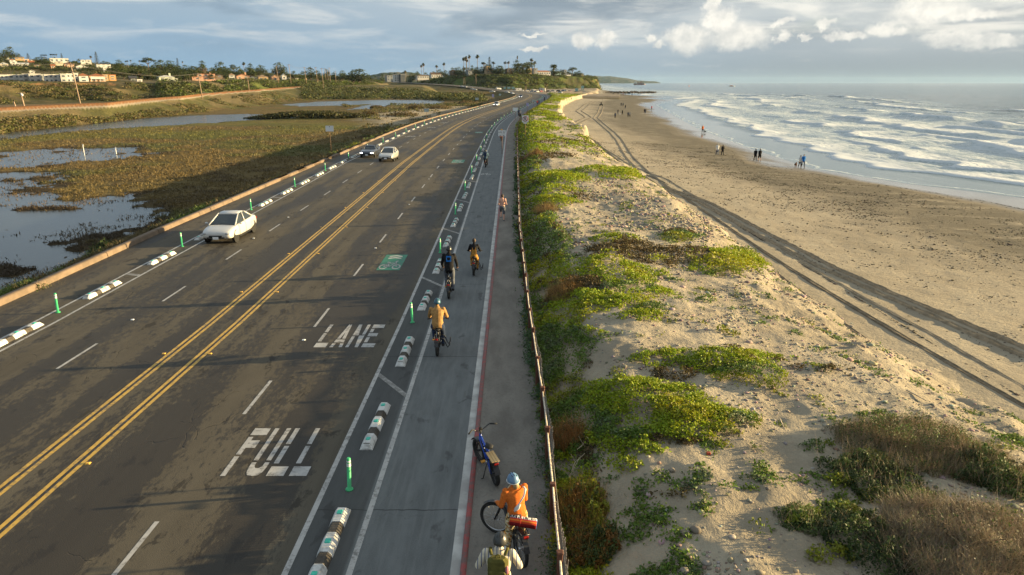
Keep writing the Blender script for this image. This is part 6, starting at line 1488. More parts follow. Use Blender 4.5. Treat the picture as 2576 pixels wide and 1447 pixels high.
    g = at(1777, 1201, .4); mb = MB(); mb.box((0, 0, .03), (.09, .07, .06), taper=.7, bev=.01); o = mb.build('brick_fragment', pmat('brick_red', (.36, .08, .04), None, 20, .9)); o.location = (g[0], g[1], float(dune_h(np.array([g[0]]), np.array([g[1]]))[0])); tag(o, 'small red brick fragment lying alone on the open sand', 'brick')
    wd = pmat('bleached_wood', (.50, .42, .31), (.38, .31, .22), 8, .85, .2, stretch=(1, 1, .2))
    for pts, r, lab in (([(1962, 1058), (1968, 1072), (1978, 1092)], .018, 'short bent pale stick at the right tip of the ground cover'), ([(2280, 985), (2305, 998), (2330, 1012)], .022, 'long pale stick on the sand near the wheel ruts'), ([(1425, 1265), (1432, 1215), (1446, 1190), (1470, 1180)], .014, 'bare forked twig rising beside the fence, lower of two'), ([(1452, 1090), (1470, 1110), (1466, 1145), (1450, 1170)], .012, 'bare crooked twig in the ground cover, upper of two')):
        Q = []
        for i, (x, y) in enumerate(pts):
            g = at(x, y, .6); z = float(dune_h(np.array([g[0]]), np.array([g[1]]))[0]); g = at(x, y, z); Q.append((g[0], g[1], z + .04 + (.12 * i if 'twig' in lab else 0)))
        mb = MB(); mb.tube(Q, [r, r * .8, r * .6, r * .4][:len(Q)] , 6)
        if 'twig' in lab: mb.tube([Q[1], Vector(Q[2]) + V3(.12, .0, .16)], [r * .6, r * .25], 5); mb.tube([Q[2], Vector(Q[2]) + V3(-.10, .06, .18)], [r * .6, r * .25], 5)
        o = mb.build('driftwood', wd); tag(o, lab, 'stick')
stones()
def shrub(label, px, py, rx, ry, h, cols, nleaf, nblade, bcol, seed, lsize=.06, zguess=.4, name='shrub', bl=.55, lean=.3, zfun=None, bw=.008):
    rs = np.random.RandomState(seed); g = at(px, py, zguess)
    zf = zfun or (lambda X, Y: dune_h(X, Y)); z0 = float(zf(np.array([g[0]]), np.array([g[1]]))[0]); g = at(px, py, z0); n = nleaf
    root = empty(name, (g[0], g[1], z0), 0, label, 'shrub')
    def pts(n, low=.0):
        a = rs.uniform(0, 2 * PI, n); r = np.sqrt(rs.rand(n)); x, y = np.cos(a) * r, np.sin(a) * r
        rag = 1 + 1.0 * (fbm(x * 2.6 + seed, y * 2.6, 4, seed) - .5); dome = np.sqrt(np.clip(1 - (r * .97) ** 2, 0, 1)) * (.25 + 1.5 * fbm(x * 3.2 + 9, y * 3.2 + seed, 4, seed + 1) ** 1.3)
        zz = (low + (1 - low) * rs.rand(n) ** .45) * dome * h; X, Y = g[0] + x * rx * rag, g[1] + y * ry * rag
        return np.stack([X - g[0], Y - g[1], zz + zf(X, Y) - z0], 1), fbm(x * 3 + seed, y * 3, 3, seed + 5)
    if n:
        P, nn = pts(n); ci = np.clip((nn * len(cols) * 1.6 - .3 * len(cols)).astype(int), 0, len(cols) - 1); c = np.asarray(cols)[ci] * (1 + rs.uniform(-.3, .3, (n, 1)))
        V, F, C = leaves(P, rs.uniform(.7, 1.4, n) * lsize, np.clip(c, .004, .6), .3, rs, .7); np_mesh('foliage', V, F, mats=[M_LEAF], colors={'leafcol': C}, parent=root)
    if nblade:
        P, nn = pts(nblade, .0); P[:, 2] *= .5; V, F, C = blades(P, rs.uniform(.5, 1.2, nblade) * bl, np.full(nblade, bw), jitter(bcol, nblade, .35, rs), lean, rs); np_mesh('dry_stem', V, None, F, mats=[M_STALK], colors={'leafcol': C}, parent=root)
    mb = MB()
    for k in range(5):
        a = k * 1.26 + seed; mb.tube([(0, 0, -.1), (math.cos(a) * rx * .2, math.sin(a) * ry * .2, h * .3), (math.cos(a) * rx * .45, math.sin(a) * ry * .45, h * .6)], [.03, .02, .008], 5)
    mb.build('stem', pmat('shrub_wood', (.10, .075, .05), None, 8, .9), root)
    return root
G1, G2, G3, YG, BR, DR = (.055, .085, .022), (.075, .115, .030), (.035, .058, .018), (.19, .20, .014), (.15, .075, .016), (.30, .235, .145)
shrub('large dry brown brush mound with green edge at the right, farther of two', 2290, 1145, 1.7, 1.35, .72, [G3, G1, G2, G3], 6500, 9500, (.26, .20, .115), 3, .045, bl=.42)
shrub('largest dry grey brush mound in the lower right corner', 2420, 1375, 1.55, 1.25, .85, [G3, (.07, .055, .035), G1], 3200, 12500, (.25, .20, .13), 4, .042, bl=.42, lean=.5)
shrub('leafy green shrub between the two dry mounds at the right edge', 2490, 1200, .9, .9, .5, [G3, G1, G2], 7000, 1200, DR, 5, .065)
shrub('low dark green shrub on the left flank of the farther dry mound', 2190, 1200, .9, .9, .38, [G3, G1, G2], 5000, 300, DR, 6, .06)
shrub('dark green shrub left of the largest dry mound', 2200, 1385, .85, 1.0, .5, [G3, G1], 5200, 200, DR, 7, .06)
shrub('small rounded green shrub alone on the lower sand', 2020, 1320, .48, .45, .24, [G1, G2, (.10, .11, .05)], 2200, 100, DR, 8, .05)
shrub('tuft of tall russet stalks beside the fence near the blue bike', 1430, 1125, .45, .55, .55, [G3, G1], 900, 1600, (.30, .15, .05), 9, .055, bl=.6)
shrub('golden and green bush by the fence near the orange rider', 1455, 1300, .62, .75, .55, [BR, G1, YG, BR], 5200, 1400, (.32, .18, .05), 10, .06)
shrub('dark green bush at the lower edge beside the fence', 1480, 1400, .55, .6, .45, [G3, G1, BR], 4600, 500, (.28, .16, .05), 11, .06)
shrub('russet brush clump on the dune beside the fence above the overalls rider', 1415, 745, .75, .9, .55, [BR, (.10, .06, .02)], 1400, 2600, (.30, .19, .07), 12, .07, bl=.5)
shrub('straw coloured brush clump beside the fence level with the runner', 1370, 560 - 30, .8, 1.1, .45, [BR, G1], 700, 1500, (.30, .20, .08), 13, .08, bl=.5)
shrub('russet shrub by the fence below the no parking sign', 1345, 392, .9, 1.6, .7, [BR, G3, (.16, .09, .03)], 2200, 1200, (.30, .18, .07), 14, .11, bl=.6, bw=.014)
shrub('straw coloured shrub beside the fence, second below the no parking sign', 1312, 412, .7, 1.4, .6, [BR, (.13, .09, .04)], 1600, 1200, (.30, .2, .09), 15, .11, bl=.5, bw=.014)
def fence_foot_weeds():
    rs = np.random.RandomState(77); N = 26000; Y = 8.5 + 75 * rs.rand(N) ** 1.4; X = fence_x(Y) - .55 * rs.rand(N) ** 2.2 + .02
    k = rs.rand(N) < smooth(fbm(Y / .8, X * 2, 3, 181), .50, .66) * (1 - smooth(fence_x(Y) - X, .05, .5)) ; X, Y = X[k], Y[k]; n = len(X)
    s = np.clip(Y / 16, .9, 3); P = np.stack([X, Y, .10 + rs.rand(n) ** 1.5 * .28], 1)
    V, F, C = leaves(P, rs.uniform(.04, .085, n) * s, jitter((.075, .125, .055), n, .4, rs), .3, rs, .7)
    tag(np_mesh('path_edge_weeds', V, F, mats=[M_LEAF], colors={'leafcol': C}), 'grey green weeds growing along the foot of the slat fence', 'weeds', kind='stuff')
fence_foot_weeds()
def marsh_plants():
    rs = np.random.RandomState(91); N = 330000
    Y = 17 * (1 / (1 - rs.rand(N) * (1 - 17 / 215.))) ** .95; t0 = 21.9; X = -(t0 + rs.rand(N) ** 1.25 * (.72 * Y + 6)); px, py = proj(X, Y, -2.4)
    k = (px > -60) & (px < 1290); X, Y = X[k], Y[k]; Z, C0 = terrain(X, Y)
    n1 = fbm(X / 2.2, Y / 2.2, 4, 191); n2 = fbm(X / 9, Y / 9, 3, 193); wet = Z < WATER_Z + .01
    dens = np.where(wet, .42 * smooth(n1, .42, .60) * smooth(n2, .34, .56) * (Z > WATER_Z - .5), .85 * smooth(n1, .25, .5)); road = smooth(kerb_t(Y) - X, .2, .8); dens = dens * road
    k = rs.rand(len(X)) < dens; X, Y, Z, C0, wet, n1 = X[k], Y[k], Z[k], C0[k], wet[k], n1[k]; n = len(X)
    edge = 1 - smooth(kerb_t(Y) - X, 1.2, 5.0)
    s = np.clip(Y / 34, .85, 4.5) ** .62; h = (.13 + .10 * rs.rand(n) + .30 * edge * rs.rand(n) - .03 * wet) * s ** .7
    base = C0 * .95; base = base + (np.array([.16, .115, .05]) - base) * (edge * rs.rand(n) * .8)[:, None]; gr = (edge > .2) & (fbm(X / 1.5, Y / 2.5, 3, 195) > .55); base[gr] = np.array([.10, .14, .028])
    base[wet] = np.array([.10, .068, .032]); c = np.clip(base * (1 + rs.uniform(-.22, .28, (n, 1))), .004, .5)
    P = np.stack([X, Y, np.where(wet, WATER_Z - .03, Z - .02)], 1)
    V, F, C = blades(P, h, (.045 + .05 * rs.rand(n)) * s, c, np.where(wet, .9, .45), rs)
    P2 = P + np.stack([rs.normal(size=n) * .12 * s, rs.normal(size=n) * .12 * s, h * .55], 1); sel = ~wet
    V2, F2, C2 = leaves(P2[sel], (.07 + .08 * rs.rand(n))[sel] * s[sel], c[sel], .5, rs, .6)
    tag(np_mesh('marsh_plants', np.concatenate([V, V2]), F2 + len(V), F, mats=[M_STALK], colors={'leafcol': np.concatenate([C, C2])}), 'brown and olive salt marsh plants covering the lagoon flats', 'marsh plants', kind='stuff')
marsh_plants()
LG = lambda X, Y: terrain(np.asarray(X, float), np.asarray(Y, float))[0]
for i, (px, py, r, h, cols, lab) in enumerate(((475, 532, .7, .55, [G2, YG, G1], 'small green shrub beyond the kerb just above the white sedan'), (790, 405, .9, .6, [G1, G2, YG], 'green shrub beyond the kerb below the notice sign'), (1420 / 1.59, 372, 1.1, .7, [YG, G2], 'yellow green shrub at the kerb right of the notice sign'), (250, 640, .8, .6, [G3, G1], 'dark green shrub at the pond edge behind the kerb'), (90, 735, .9, .5, [G1, G2], 'green shrub behind the kerb at the left edge'))):
    shrub(lab, px, py, r, r * 1.3, h, cols, 1600, 300, (.26, .2, .1), 30 + i, .10, -.6, zfun=LG)
for i, (zx, zy, r, h, lab) in enumerate(((1085, 752, 3.0, 1.8, 'round dry brown bush on the pale sand flat, nearest the dark thicket'), (1540, 690, 3.4, 2.0, 'tall brown bush on the pale sand flat behind the sign panel'), (1420, 760, 5.0, 1.6, 'wide brown scrub mound between sand flat and road'), (1780, 690, 5.5, 2.0, 'wide dark brown thicket between sand flat and bend'), (1155, 680, 3.0, 1.2, 'small brown bush on the spit of the far pool'), (2040, 640, 6.0, 2.0, 'olive scrub mound beside the kerb at the start of the bend'), (1880, 590, 7.0, 2.6, 'dark scrub mound at the right end of the far pool'))):
    x, y = (1024 + zx / 2.412) / 1.59, (150 + zy / 2.412) / 1.59; shrub(lab, x, y, r, r * .9, h, [(.10, .075, .03), (.07, .065, .025), (.13, .09, .04)], 1100, 500, (.24, .17, .08), 50 + i, .42, -2.0, zfun=LG, bl=1.1, bw=.06)
# ------------------------------------------------------------------ hillside scrub, trees, houses, poles
def Z1(x, y): return (x / 2.412 / 1.59, (150 + y / 2.412) / 1.59)
def Z2(x, y): return ((1024 + x / 2.412) / 1.59, (150 + y / 2.412) / 1.59)
def Z4(x, y): return (x / 7.67, 94.34 + y / 7.67)
def Z5(x, y): return ((512 + x / 5.031) / 1.59, (200 + y / 5.031) / 1.59)
def zat(y, Y): return CH + (207.1 - y) / 1824.6 * Y
def hill_scrub():
    rs = np.random.RandomState(101); Ps, Ss, Cs = [], [], []
    def zone(n, x0, x1, y0f, y1f, hgt, r, cols, thr, quads, sz):
        q = rs.uniform(q_of(x0), q_of(x1), n); f = rs.rand(n); Y = y0f(q) + (y1f(q) - y0f(q)) * f; X = q * Y; nz = fbm(X / 22, Y / 22, 3, 201); k = (rs.rand(n) < smooth(nz, thr, thr + .15)); X, Y, nz = X[k], Y[k], nz[k]
        Z, _ = terrain(X, Y); k = (Z > WATER_Z + .1); t = X - Xc(Y); k &= ~((t > -25) & (t < 4)); X, Y, Z, nz = X[k], Y[k], Z[k], nz[k]; n = len(X)
        rr = r * rs.uniform(.55, 1.4, n); hh = hgt * rs.uniform(.5, 1.3, n); tone = rs.uniform(.6, 1.35, (n, 1)); ci = rs.randint(0, len(cols), n); base = np.asarray(cols)[ci] * tone
        a = rs.normal(size=(n, quads, 3)); a /= np.linalg.norm(a, axis=2, keepdims=True); a[..., 2] = np.abs(a[..., 2]); a *= (rs.rand(n, quads, 1) ** .35)
        P = np.stack([X[:, None] + a[..., 0] * rr[:, None], Y[:, None] + a[..., 1] * rr[:, None], Z[:, None] + a[..., 2] * hh[:, None]], -1).reshape(-1, 3)
        Ps.append(P); Ss.append(np.repeat(sz * rs.uniform(.7, 1.3, n), quads)); Cs.append(np.repeat(base, quads, 0) * rs.uniform(.7, 1.3, (n * quads, 1)))
    I = np.interp; sc1 = [(.12, .115, .035), (.15, .12, .05), (.09, .10, .03), (.17, .135, .065)]; dk = [(.065, .08, .022), (.085, .09, .03), (.10, .095, .036)]; gn = [(.12, .16, .028), (.085, .115, .025), (.10, .105, .036), (.07, .085, .024)]
    zone(2600, -60, 800, lambda q: I(q, EMB_q, EMB_Y), lambda q: I(q, TRK_q, TRK_Y) - 12 * I(q, TRK_q, TRK_Y) / 190, .8, 1.4, sc1, .36, 18, .55)
    zone(3000, -60, 700, lambda q: I(q, BL_q, BL_B) + 4, lambda q: I(q, BL_q, BL_B) + .86 * (I(q, BL_q, BL_T) - I(q, BL_q, BL_B)), 1.0, 2.0, sc1 + sc1 + dk, .46, 18, .7)
    zone(2600, 400, 960, lambda q: I(q, BL_q, BL_B) + 6, lambda q: I(q, BL_q, BL_B) + .9 * (I(q, BL_q, BL_T) - I(q, BL_q, BL_B)), 2.2, 3.2, dk + gn, .30, 20, 1.2)
    zone(2400, 760, 1215, lambda q: I(q, q_of([760, 900, 1000, 1100, 1200, 1260]), [470, 500, 500, 470, 430, 400]), lambda q: I(q, q_of([760, 900, 1000, 1100, 1200, 1260]), [640, 640, 640, 640, 620, 560]), 3.2, 4.0, dk + [(.07, .08, .024)], .25, 22, 1.3)
    zone(1400, 860, 1260, lambda q: 0 * q + 330, lambda q: 0 * q + 500, 1.0, 2.2, sc1 + dk, .42, 16, .75)
    zone(1200, 905, 1290, lambda q: 0 * q + 150, lambda q: 0 * q + 330, .7, 1.2, sc1, .42, 16, .5)
    zone(3400, 1080, 1512, lambda q: I(q, HD_q, HD_B) + 2, lambda q: I(q, HD_q, HD_B) + .95 * I(q, HD_q, HD_W), 2.0, 3.4, gn + [(.10, .10, .035)] + dk[2:], .40, 22, 1.3)
    zone(1300, -60, 1000, lambda q: I(q, BL_q, BL_T) + 70, lambda q: I(q, BL_q, CR_Y), 2.0, 4.0, dk + [(.075, .085, .026)], .36, 20, 1.3)
    zone(1500, 1060, 1500, lambda q: I(q, HD_q, HD_B) + I(q, HD_q, HD_W) + 14, lambda q: I(q, HD_q, HD_B) + I(q, HD_q, HD_W) + 90, 3.6, 4.0, dk + gn[2:], .30, 20, 1.4)
    zone(700, 1060, 1500, lambda q: I(q, HD_q, HD_B) + .85 * I(q, HD_q, HD_W), lambda q: I(q, HD_q, HD_B) + I(q, HD_q, HD_W) + 3, 2.0, 3.0, dk + gn, .36, 20, 1.2)
    P, S, C = np.concatenate(Ps), np.concatenate(Ss), np.concatenate(Cs); V, F, C = leaves(P, S, np.clip(C, .004, .4), .35, rs, .85)
    tag(np_mesh('hillside_scrub', V, F, mats=[M_LEAF], colors={'leafcol': C}), 'olive and dark green coastal scrub covering banks, bluffs and headland', 'scrub', kind='stuff')
    # dark thicket on the marsh in front of the sand flat
    N = 9000; a, b = at(615, 296, -2.3), at(930, 296, -2.3); n = N; u = rs.rand(n); X = a[0] + (b[0] - a[0]) * u; Y = a[1] + (b[1] - a[1]) * u + rs.normal(size=n) * 5 * np.sin(PI * u) ** .5; Z, _ = terrain(X, Y)
    P = np.stack([X, Y, Z + rs.rand(n) ** .6 * 2.2 * np.sin(PI * np.clip(u, .03, .97)) ** .6 * (.7 + .6 * fbm(X / 5, Y / 5, 3, 7))], 1); V, F, C = leaves(P, rs.uniform(.4, .9, n), jitter((.052, .052, .018), n, .4, rs), .3, rs, .8)
    tag(np_mesh('marsh_thicket', V, F, mats=[M_LEAF], colors={'leafcol': C}), 'dark low thicket along the creek in front of the pale sand flat', 'thicket', kind='stuff')
hill_scrub()
M_TRUNK = pmat('tree_bark', (.16, .12, .085), (.10, .075, .055), 3, .9, .2, stretch=(1, 1, .3)); M_PTRUNK = pmat('palm_bark', (.22, .175, .13), (.16, .125, .09), 4, .9, .2, stretch=(.4, .4, 2))
def tree_mesh(kind, seed):
    """unit-sized tree (height 1, crown width about 1) -> trunk MB, crown arrays"""
    rs = np.random.RandomState(seed); mb = MB(); L = []
    def blob(c, r, n, sz, col, flat=.8, up=.3):
        a = rs.normal(size=(n, 3)); a /= np.linalg.norm(a, axis=1, keepdims=True); a *= (rs.rand(n, 1) ** .33); a[:, 2] *= flat
        P = np.asarray(c) + a * r; L.append(leaves(P, rs.uniform(.6, 1.3, n) * sz, jitter(col, n, .35, rs) * (1 + .25 * rs.uniform(-1, 1)), up, rs, .8))
    if kind in ('round', 'pine', 'bare'):
        H0 = .24 if kind != 'pine' else .55; mb.tube([(0, 0, -.15), (.01, 0, .15), (.0, .01, H0), (.01, 0, .62)], [.045, .034, .026, .012], 7); nb = 8 if kind != 'pine' else 6
        for k in range(nb):
            a = k * 2 * PI / nb + rs.uniform(-.3, .3); r = rs.uniform(.18, .36); z = H0 + rs.uniform(.05, .40) if kind != 'pine' else .70 + rs.uniform(-.06, .14); e = (math.cos(a) * r, math.sin(a) * r, z)
            mb.tube([(0, 0, H0 - .06), (e[0] * .5, e[1] * .5, (H0 + z) / 2), e], [.022, .013, .006], 5)
            if kind == 'bare':
                for q in range(5): mb.tube([(e[0] * .6, e[1] * .6, (H0 + z) / 2 + .03), (e[0] * .9 + rs.normal() * .07, e[1] * .9 + rs.normal() * .07, z + rs.uniform(.05, .25))], [.008, .003], 4)
                blob(e, .16, 26, .05, (.20, .15, .085), .9)
            else:
                cl = (.045, .060, .017) if k % 3 else (.066, .078, .024); blob(e, rs.uniform(.17, .25), 75, .075, cl, .75 if kind == 'round' else .42)
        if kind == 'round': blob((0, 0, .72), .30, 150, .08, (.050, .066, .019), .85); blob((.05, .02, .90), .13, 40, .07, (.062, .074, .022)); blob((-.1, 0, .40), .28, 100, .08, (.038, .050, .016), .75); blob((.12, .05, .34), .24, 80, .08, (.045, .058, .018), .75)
        if kind == 'pine': blob((0, 0, .86), .30, 150, .07, (.048, .060, .020), .36)
    elif kind == 'palm':
        mb.tube([(0, 0, -.1), (.012, 0, .3), (.02, .01, .65), (.018, .01, .90)], [.018, .013, .011, .012], 7); P = []
        Vs, Fs, Cs, off = [], [], [], 0
        for k in range(34):
            a = rs.uniform(0, 6.28); e = rs.uniform(-1.0, 1.35); l = .105 * rs.uniform(.8, 1.15); d = np.array([math.cos(a) * math.cos(e), math.sin(a) * math.cos(e), math.sin(e)]); s = np.cross(d, [0, 0, 1.0]); s /= np.linalg.norm(s) + 1e-6
            c0 = np.array([.018, .01, .905]); m = c0 + d * l * .6; t = c0 + d * l + np.array([0, 0, -.035]); w = .042
            Vs.append(np.array([c0, m - s * w, t, m + s * w])); Fs.append(np.array([[0, 1, 2, 3]]) + off); off += 4; col = np.array([.072, .088, .026]) if e > -.25 else np.array([.16, .115, .06]); Cs.append(np.repeat(col[None] * rs.uniform(.7, 1.3), 4, 0))
        L.append((np.concatenate(Vs), np.concatenate(Fs), np.concatenate(Cs)))
        blob((.018, .01, .855), .032, 26, .035, (.15, .105, .055), 1.7)
    elif kind in ('feather_palm', 'date_palm'):
        th = .62 if kind == 'feather_palm' else .60; mb.tube([(0, 0, -.1), (.0, 0, .3), (.01, 0, th)], [.03, .024, .024] if kind == 'feather_palm' else [.06, .05, .06], 8); Vs, Fs, Cs, off = [], [], [], 0; nf = 22 if kind == 'feather_palm' else 60
        for k in range(nf):
            a = k * 2.4 + rs.uniform(-.2, .2); e0 = rs.uniform(-.2, 1.35); ln = .40 * rs.uniform(.85, 1.1); p = np.array([.01, 0, th]); prev = None
            for q in range(5):
                e = e0 - q * .30; d = np.array([math.cos(a) * math.cos(e), math.sin(a) * math.cos(e), math.sin(e)]); s = np.array([-math.sin(a), math.cos(a), 0]) * (.045 * (1 - abs(q - 1.5) / 4.5)) + np.array([0, 0, -.012]); row = (p - s, p + s + np.array([0, 0, -.0]))
                if prev is not None:
                    Vs.append(np.array([prev[0], row[0], row[1], prev[1]])); Fs.append(np.array([[0, 1, 2, 3]]) + off); off += 4; Cs.append(np.repeat((np.array([.075, .085, .028]) * rs.uniform(.7, 1.3))[None], 4, 0))
                prev = row; p = p + d * ln / 5
        L.append((np.concatenate(Vs), np.concatenate(Fs), np.concatenate(Cs)))
    elif kind == 'norfolk':
        mb.tube([(0, 0, -.05), (0, 0, .5), (0, 0, 1)], [.022, .014, .004], 6)
        for t in range(11):
            z = .20 + .075 * t; r = .25 * (1 - t / 12.5); nb = 8
            for k in range(nb):
                a = k * 2 * PI / nb + t * .4; e = np.array([math.cos(a) * r, math.sin(a) * r, z + .025]); mb.tube([(0, 0, z), tuple(e)], [.006, .003], 4, cap=False); n = 11; u = rs.rand(n, 1); L.append(leaves(np.array([0, 0, z]) * (1 - u) + e * u + rs.normal(size=(n, 3)) * .010, rs.uniform(.025, .05, n), jitter((.040, .055, .022), n, .3, rs), .5, rs, .7))
    off = 0; Vs, Fs, Cs = [], [], []
    for V, F, C in L: Vs.append(V); Fs.append(F + off); Cs.append(C); off += len(V)
    return mb, np.concatenate(Vs), np.concatenate(Fs), np.concatenate(Cs)
TREES = {}
def tree(kind, px, ytop, wpx, Y, label, group=None, name=None, yb=None, var=None):
    v = var if var is not None else random.randint(0, 3 if kind == 'round' else 1); key = (kind, v)
    nm = name or {'round': 'broadleaf_tree', 'pine': 'pine_tree', 'palm': 'fan_palm', 'feather_palm': 'feather_palm', 'date_palm': 'date_palm', 'norfolk': 'norfolk_pine', 'bare': 'bare_tree'}[kind]
    if key not in TREES:
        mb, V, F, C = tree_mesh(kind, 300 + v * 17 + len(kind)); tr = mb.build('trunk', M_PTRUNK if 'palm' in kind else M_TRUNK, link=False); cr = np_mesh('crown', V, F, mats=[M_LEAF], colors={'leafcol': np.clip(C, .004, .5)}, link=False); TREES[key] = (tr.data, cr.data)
    if px > 1110 and yb is None: Y = HY(px) + 4 + max(0, min(60, (Y - 740) * .3))
    X = float(q_of(px)) * Y; zb = H1(X, Y) if yb is None else zat(yb, Y); h = max(1.5, zat(ytop, Y) - zb); w = wpx / 1824.6 * Y
    root = empty(nm, (X, Y, zb), random.uniform(0, 6.28), label, 'palm tree' if 'palm' in kind else 'tree', group)
    wf = {'palm': .22, 'feather_palm': .75, 'date_palm': .78, 'norfolk': .5}.get(kind, .86)
    for n_, d in (('trunk', TREES[key][0]), ('crown', TREES[key][1])):
        o = bpy.data.objects.new(n_, d); COL.objects.link(o); o.parent = root
    root.scale = (w / wf, w / wf, h); return root
# ---- houses
M_WIN = pmat('house_window_glass', (.05, .065, .075), (.09, .11, .12), .8, .12, .6); M_FRAMEW = pmat('white_window_frame', (.6, .6, .58), None, 5, .6)
WALLS = {k: pmat(k + '_stucco', c, tuple(x * .9 for x in c), 1.2, .9, .15, bump=.1) for k, c in dict(white=(.58, .56, .52), cream=(.52, .46, .36), peach=(.50, .31, .21), pink=(.54, .31, .22), tan=(.42, .29, .16), orange=(.48, .26, .11), grey=(.24, .25, .26), brown=(.20, .145, .10), mint=(.46, .50, .38), teal=(.30, .44, .44), dark=(.08, .085, .09), pale=(.48, .46, .43)).items()}
ROOFS = {k: pmat(k + '_roofing', c, tuple(x * .75 for x in c), 2.5, .85, .15, bump=.3, bscale=14) for k, c in dict(tile=(.34, .13, .06), brown=(.13, .085, .06), grey=(.16, .16, .16), dark=(.06, .062, .07), white=(.55, .54, .5), tan=(.30, .21, .13)).items()}
HOUSES = []
def house(x0, x1, yt, yb, Y, wall, roof, rkind, label, short, floors=2, depth=None, rz=0.0, chimney=False, balcony=False, nm='house', win=None, below=2.5):
    cx = (x0 + x1) / 2
    if cx > 1110: Y = HY(cx) + 6 + max(0, min(50, (Y - 740) * .25))
    rz = rz + (.62 if cx < 420 else .5 if cx < 950 else .42)
    Xc_ = float(q_of(cx)) * Y; Wa = (x1 - x0) / 1824.6 * Y; W = Wa; zb, zt = zat(yb, Y), zat(yt, Y); Hh = zt - zb; D = min(depth or 9, .75 * Wa + 1.5); va = rz - math.atan(float(q_of(cx))) * -1.0; W = max(2.5, (Wa - D * abs(math.sin(va)) * .9) / max(.4, math.cos(va))); rh = {'flat': .25, 'hip': Hh * .28, 'gable': Hh * .38, 'gable_front': Hh * .40}[rkind]; wh = Hh - rh
    root = empty(nm, (Xc_, Y + D / 2, zb), rz, label, 'house'); HOUSES.append(((x0 + x1) / 2, Y, short))
    mb = MB(); mb.box((0, 0, (wh - below) / 2), (W, D, wh + below)); mb.build('wall', WALLS[wall], root)
    mb = MB(); e = .45 if rkind != 'flat' else .25; hw, hd = W / 2 + e, D / 2 + e
    if rkind == 'flat': mb.box((0, 0, wh + .13), (W + .3, D + .3, .26))
    elif rkind == 'hip':
        r = min(hw, hd) * .9; b_ = [(-hw, -hd, wh), (hw, -hd, wh), (hw, hd, wh), (-hw, hd, wh)]; t_ = [(-hw + r, 0, wh + rh), (hw - r, 0, wh + rh)]
        mb.face([b_[0], b_[1], t_[1], t_[0]]); mb.face([b_[1], b_[2], t_[1]]); mb.face([b_[2], b_[3], t_[0], t_[1]]); mb.face([b_[3], b_[0], t_[0]]); mb.face(b_[::-1])
    elif rkind == 'gable':
        for s in (-1, 1): mb.box((0, s * hd / 2, wh + rh / 2), (2 * hw, math.hypot(hd, rh) + .05, .18), M=Matrix.Rotation(-s * math.atan2(rh, hd), 4, 'X'))
    else:
        for s in (-1, 1): mb.box((s * hw / 2, 0, wh + rh / 2), (math.hypot(hw, rh) + .05, 2 * hd, .18), M=Matrix.Rotation(s * math.atan2(rh, hw), 4, 'Y'))
    ro = mb.build('roof', ROOFS[roof], root)
    if rkind == 'gable':
        g = MB(); g.prism([(-D / 2, 0), (D / 2, 0), (0, rh * .93)], -W / 2, W / 2, M=Matrix.Translation((0, 0, wh - .003)) @ Matrix(((0, 0, 1, 0), (1, 0, 0, 0), (0, 1, 0, 0), (0, 0, 0, 1)))); g.build('gable_wall', WALLS[wall], root)
    if rkind == 'gable_front':
        g = MB(); g.prism([(-W / 2, 0), (W / 2, 0), (0, rh * .93)], -D / 2, D / 2, M=Matrix.Translation((0, 0, wh - .003)) @ Matrix(((1, 0, 0, 0), (0, 0, -1, 0), (0, 1, 0, 0), (0, 0, 0, 1)))); g.build('gable_wall', WALLS[wall], root)
    fh = wh / floors; n = win or max(1, int(W / 3.4))
    for f in range(floors):
        for i in range(n):
            ww = min(1.9, W / n * .56); x = -W / 2 + W * (i + .5) / n; m2 = MB(); m2.box((x, -D / 2 - .02, f * fh + fh * .52), (ww, .08, fh * .52)); o = m2.build('window', M_FRAMEW, root); m3 = MB(); m3.box((x, -D / 2 - .05, f * fh + fh * .52), (ww - .22, .06, fh * .52 - .22)); m3.build('pane', M_WIN, o)
        for s, nn in ((1, max(1, int(D / 4))),):
            for i in range(nn):
                y = -D / 2 + D * (i + .5) / nn; m2 = MB(); m2.box((s * (W / 2 + .02), y, f * fh + fh * .52), (.08, 1.4, fh * .48)); o = m2.build('window', M_FRAMEW, root); m3 = MB(); m3.box((s * (W / 2 + .05), y, f * fh + fh * .52), (.06, 1.18, fh * .48 - .22)); m3.build('pane', M_WIN, o)
    if chimney:
        c = MB(); c.box((W * .28, 0, wh + rh * .6 + .3), (1.0, .9, rh * .8 + 1.6)); c.box((W * .28, 0, wh + rh + 1.1), (1.2, 1.1, .2)); c.build('chimney', WALLS[wall], ro)
    if balcony:
        c = MB(); c.box((0, -D / 2 - .8, fh - .1), (W * .9, 1.6, .2)); c.box((0, -D / 2 - 1.55, fh + .45), (W * .9, .06, .9)); 
        for i in range(4): c.box((-W * .42 + i * W * .28, -D / 2 - 1.45, fh / 2 - .2), (.22, .22, fh))
        c.build('balcony', WALLS['white'], root)
    return root
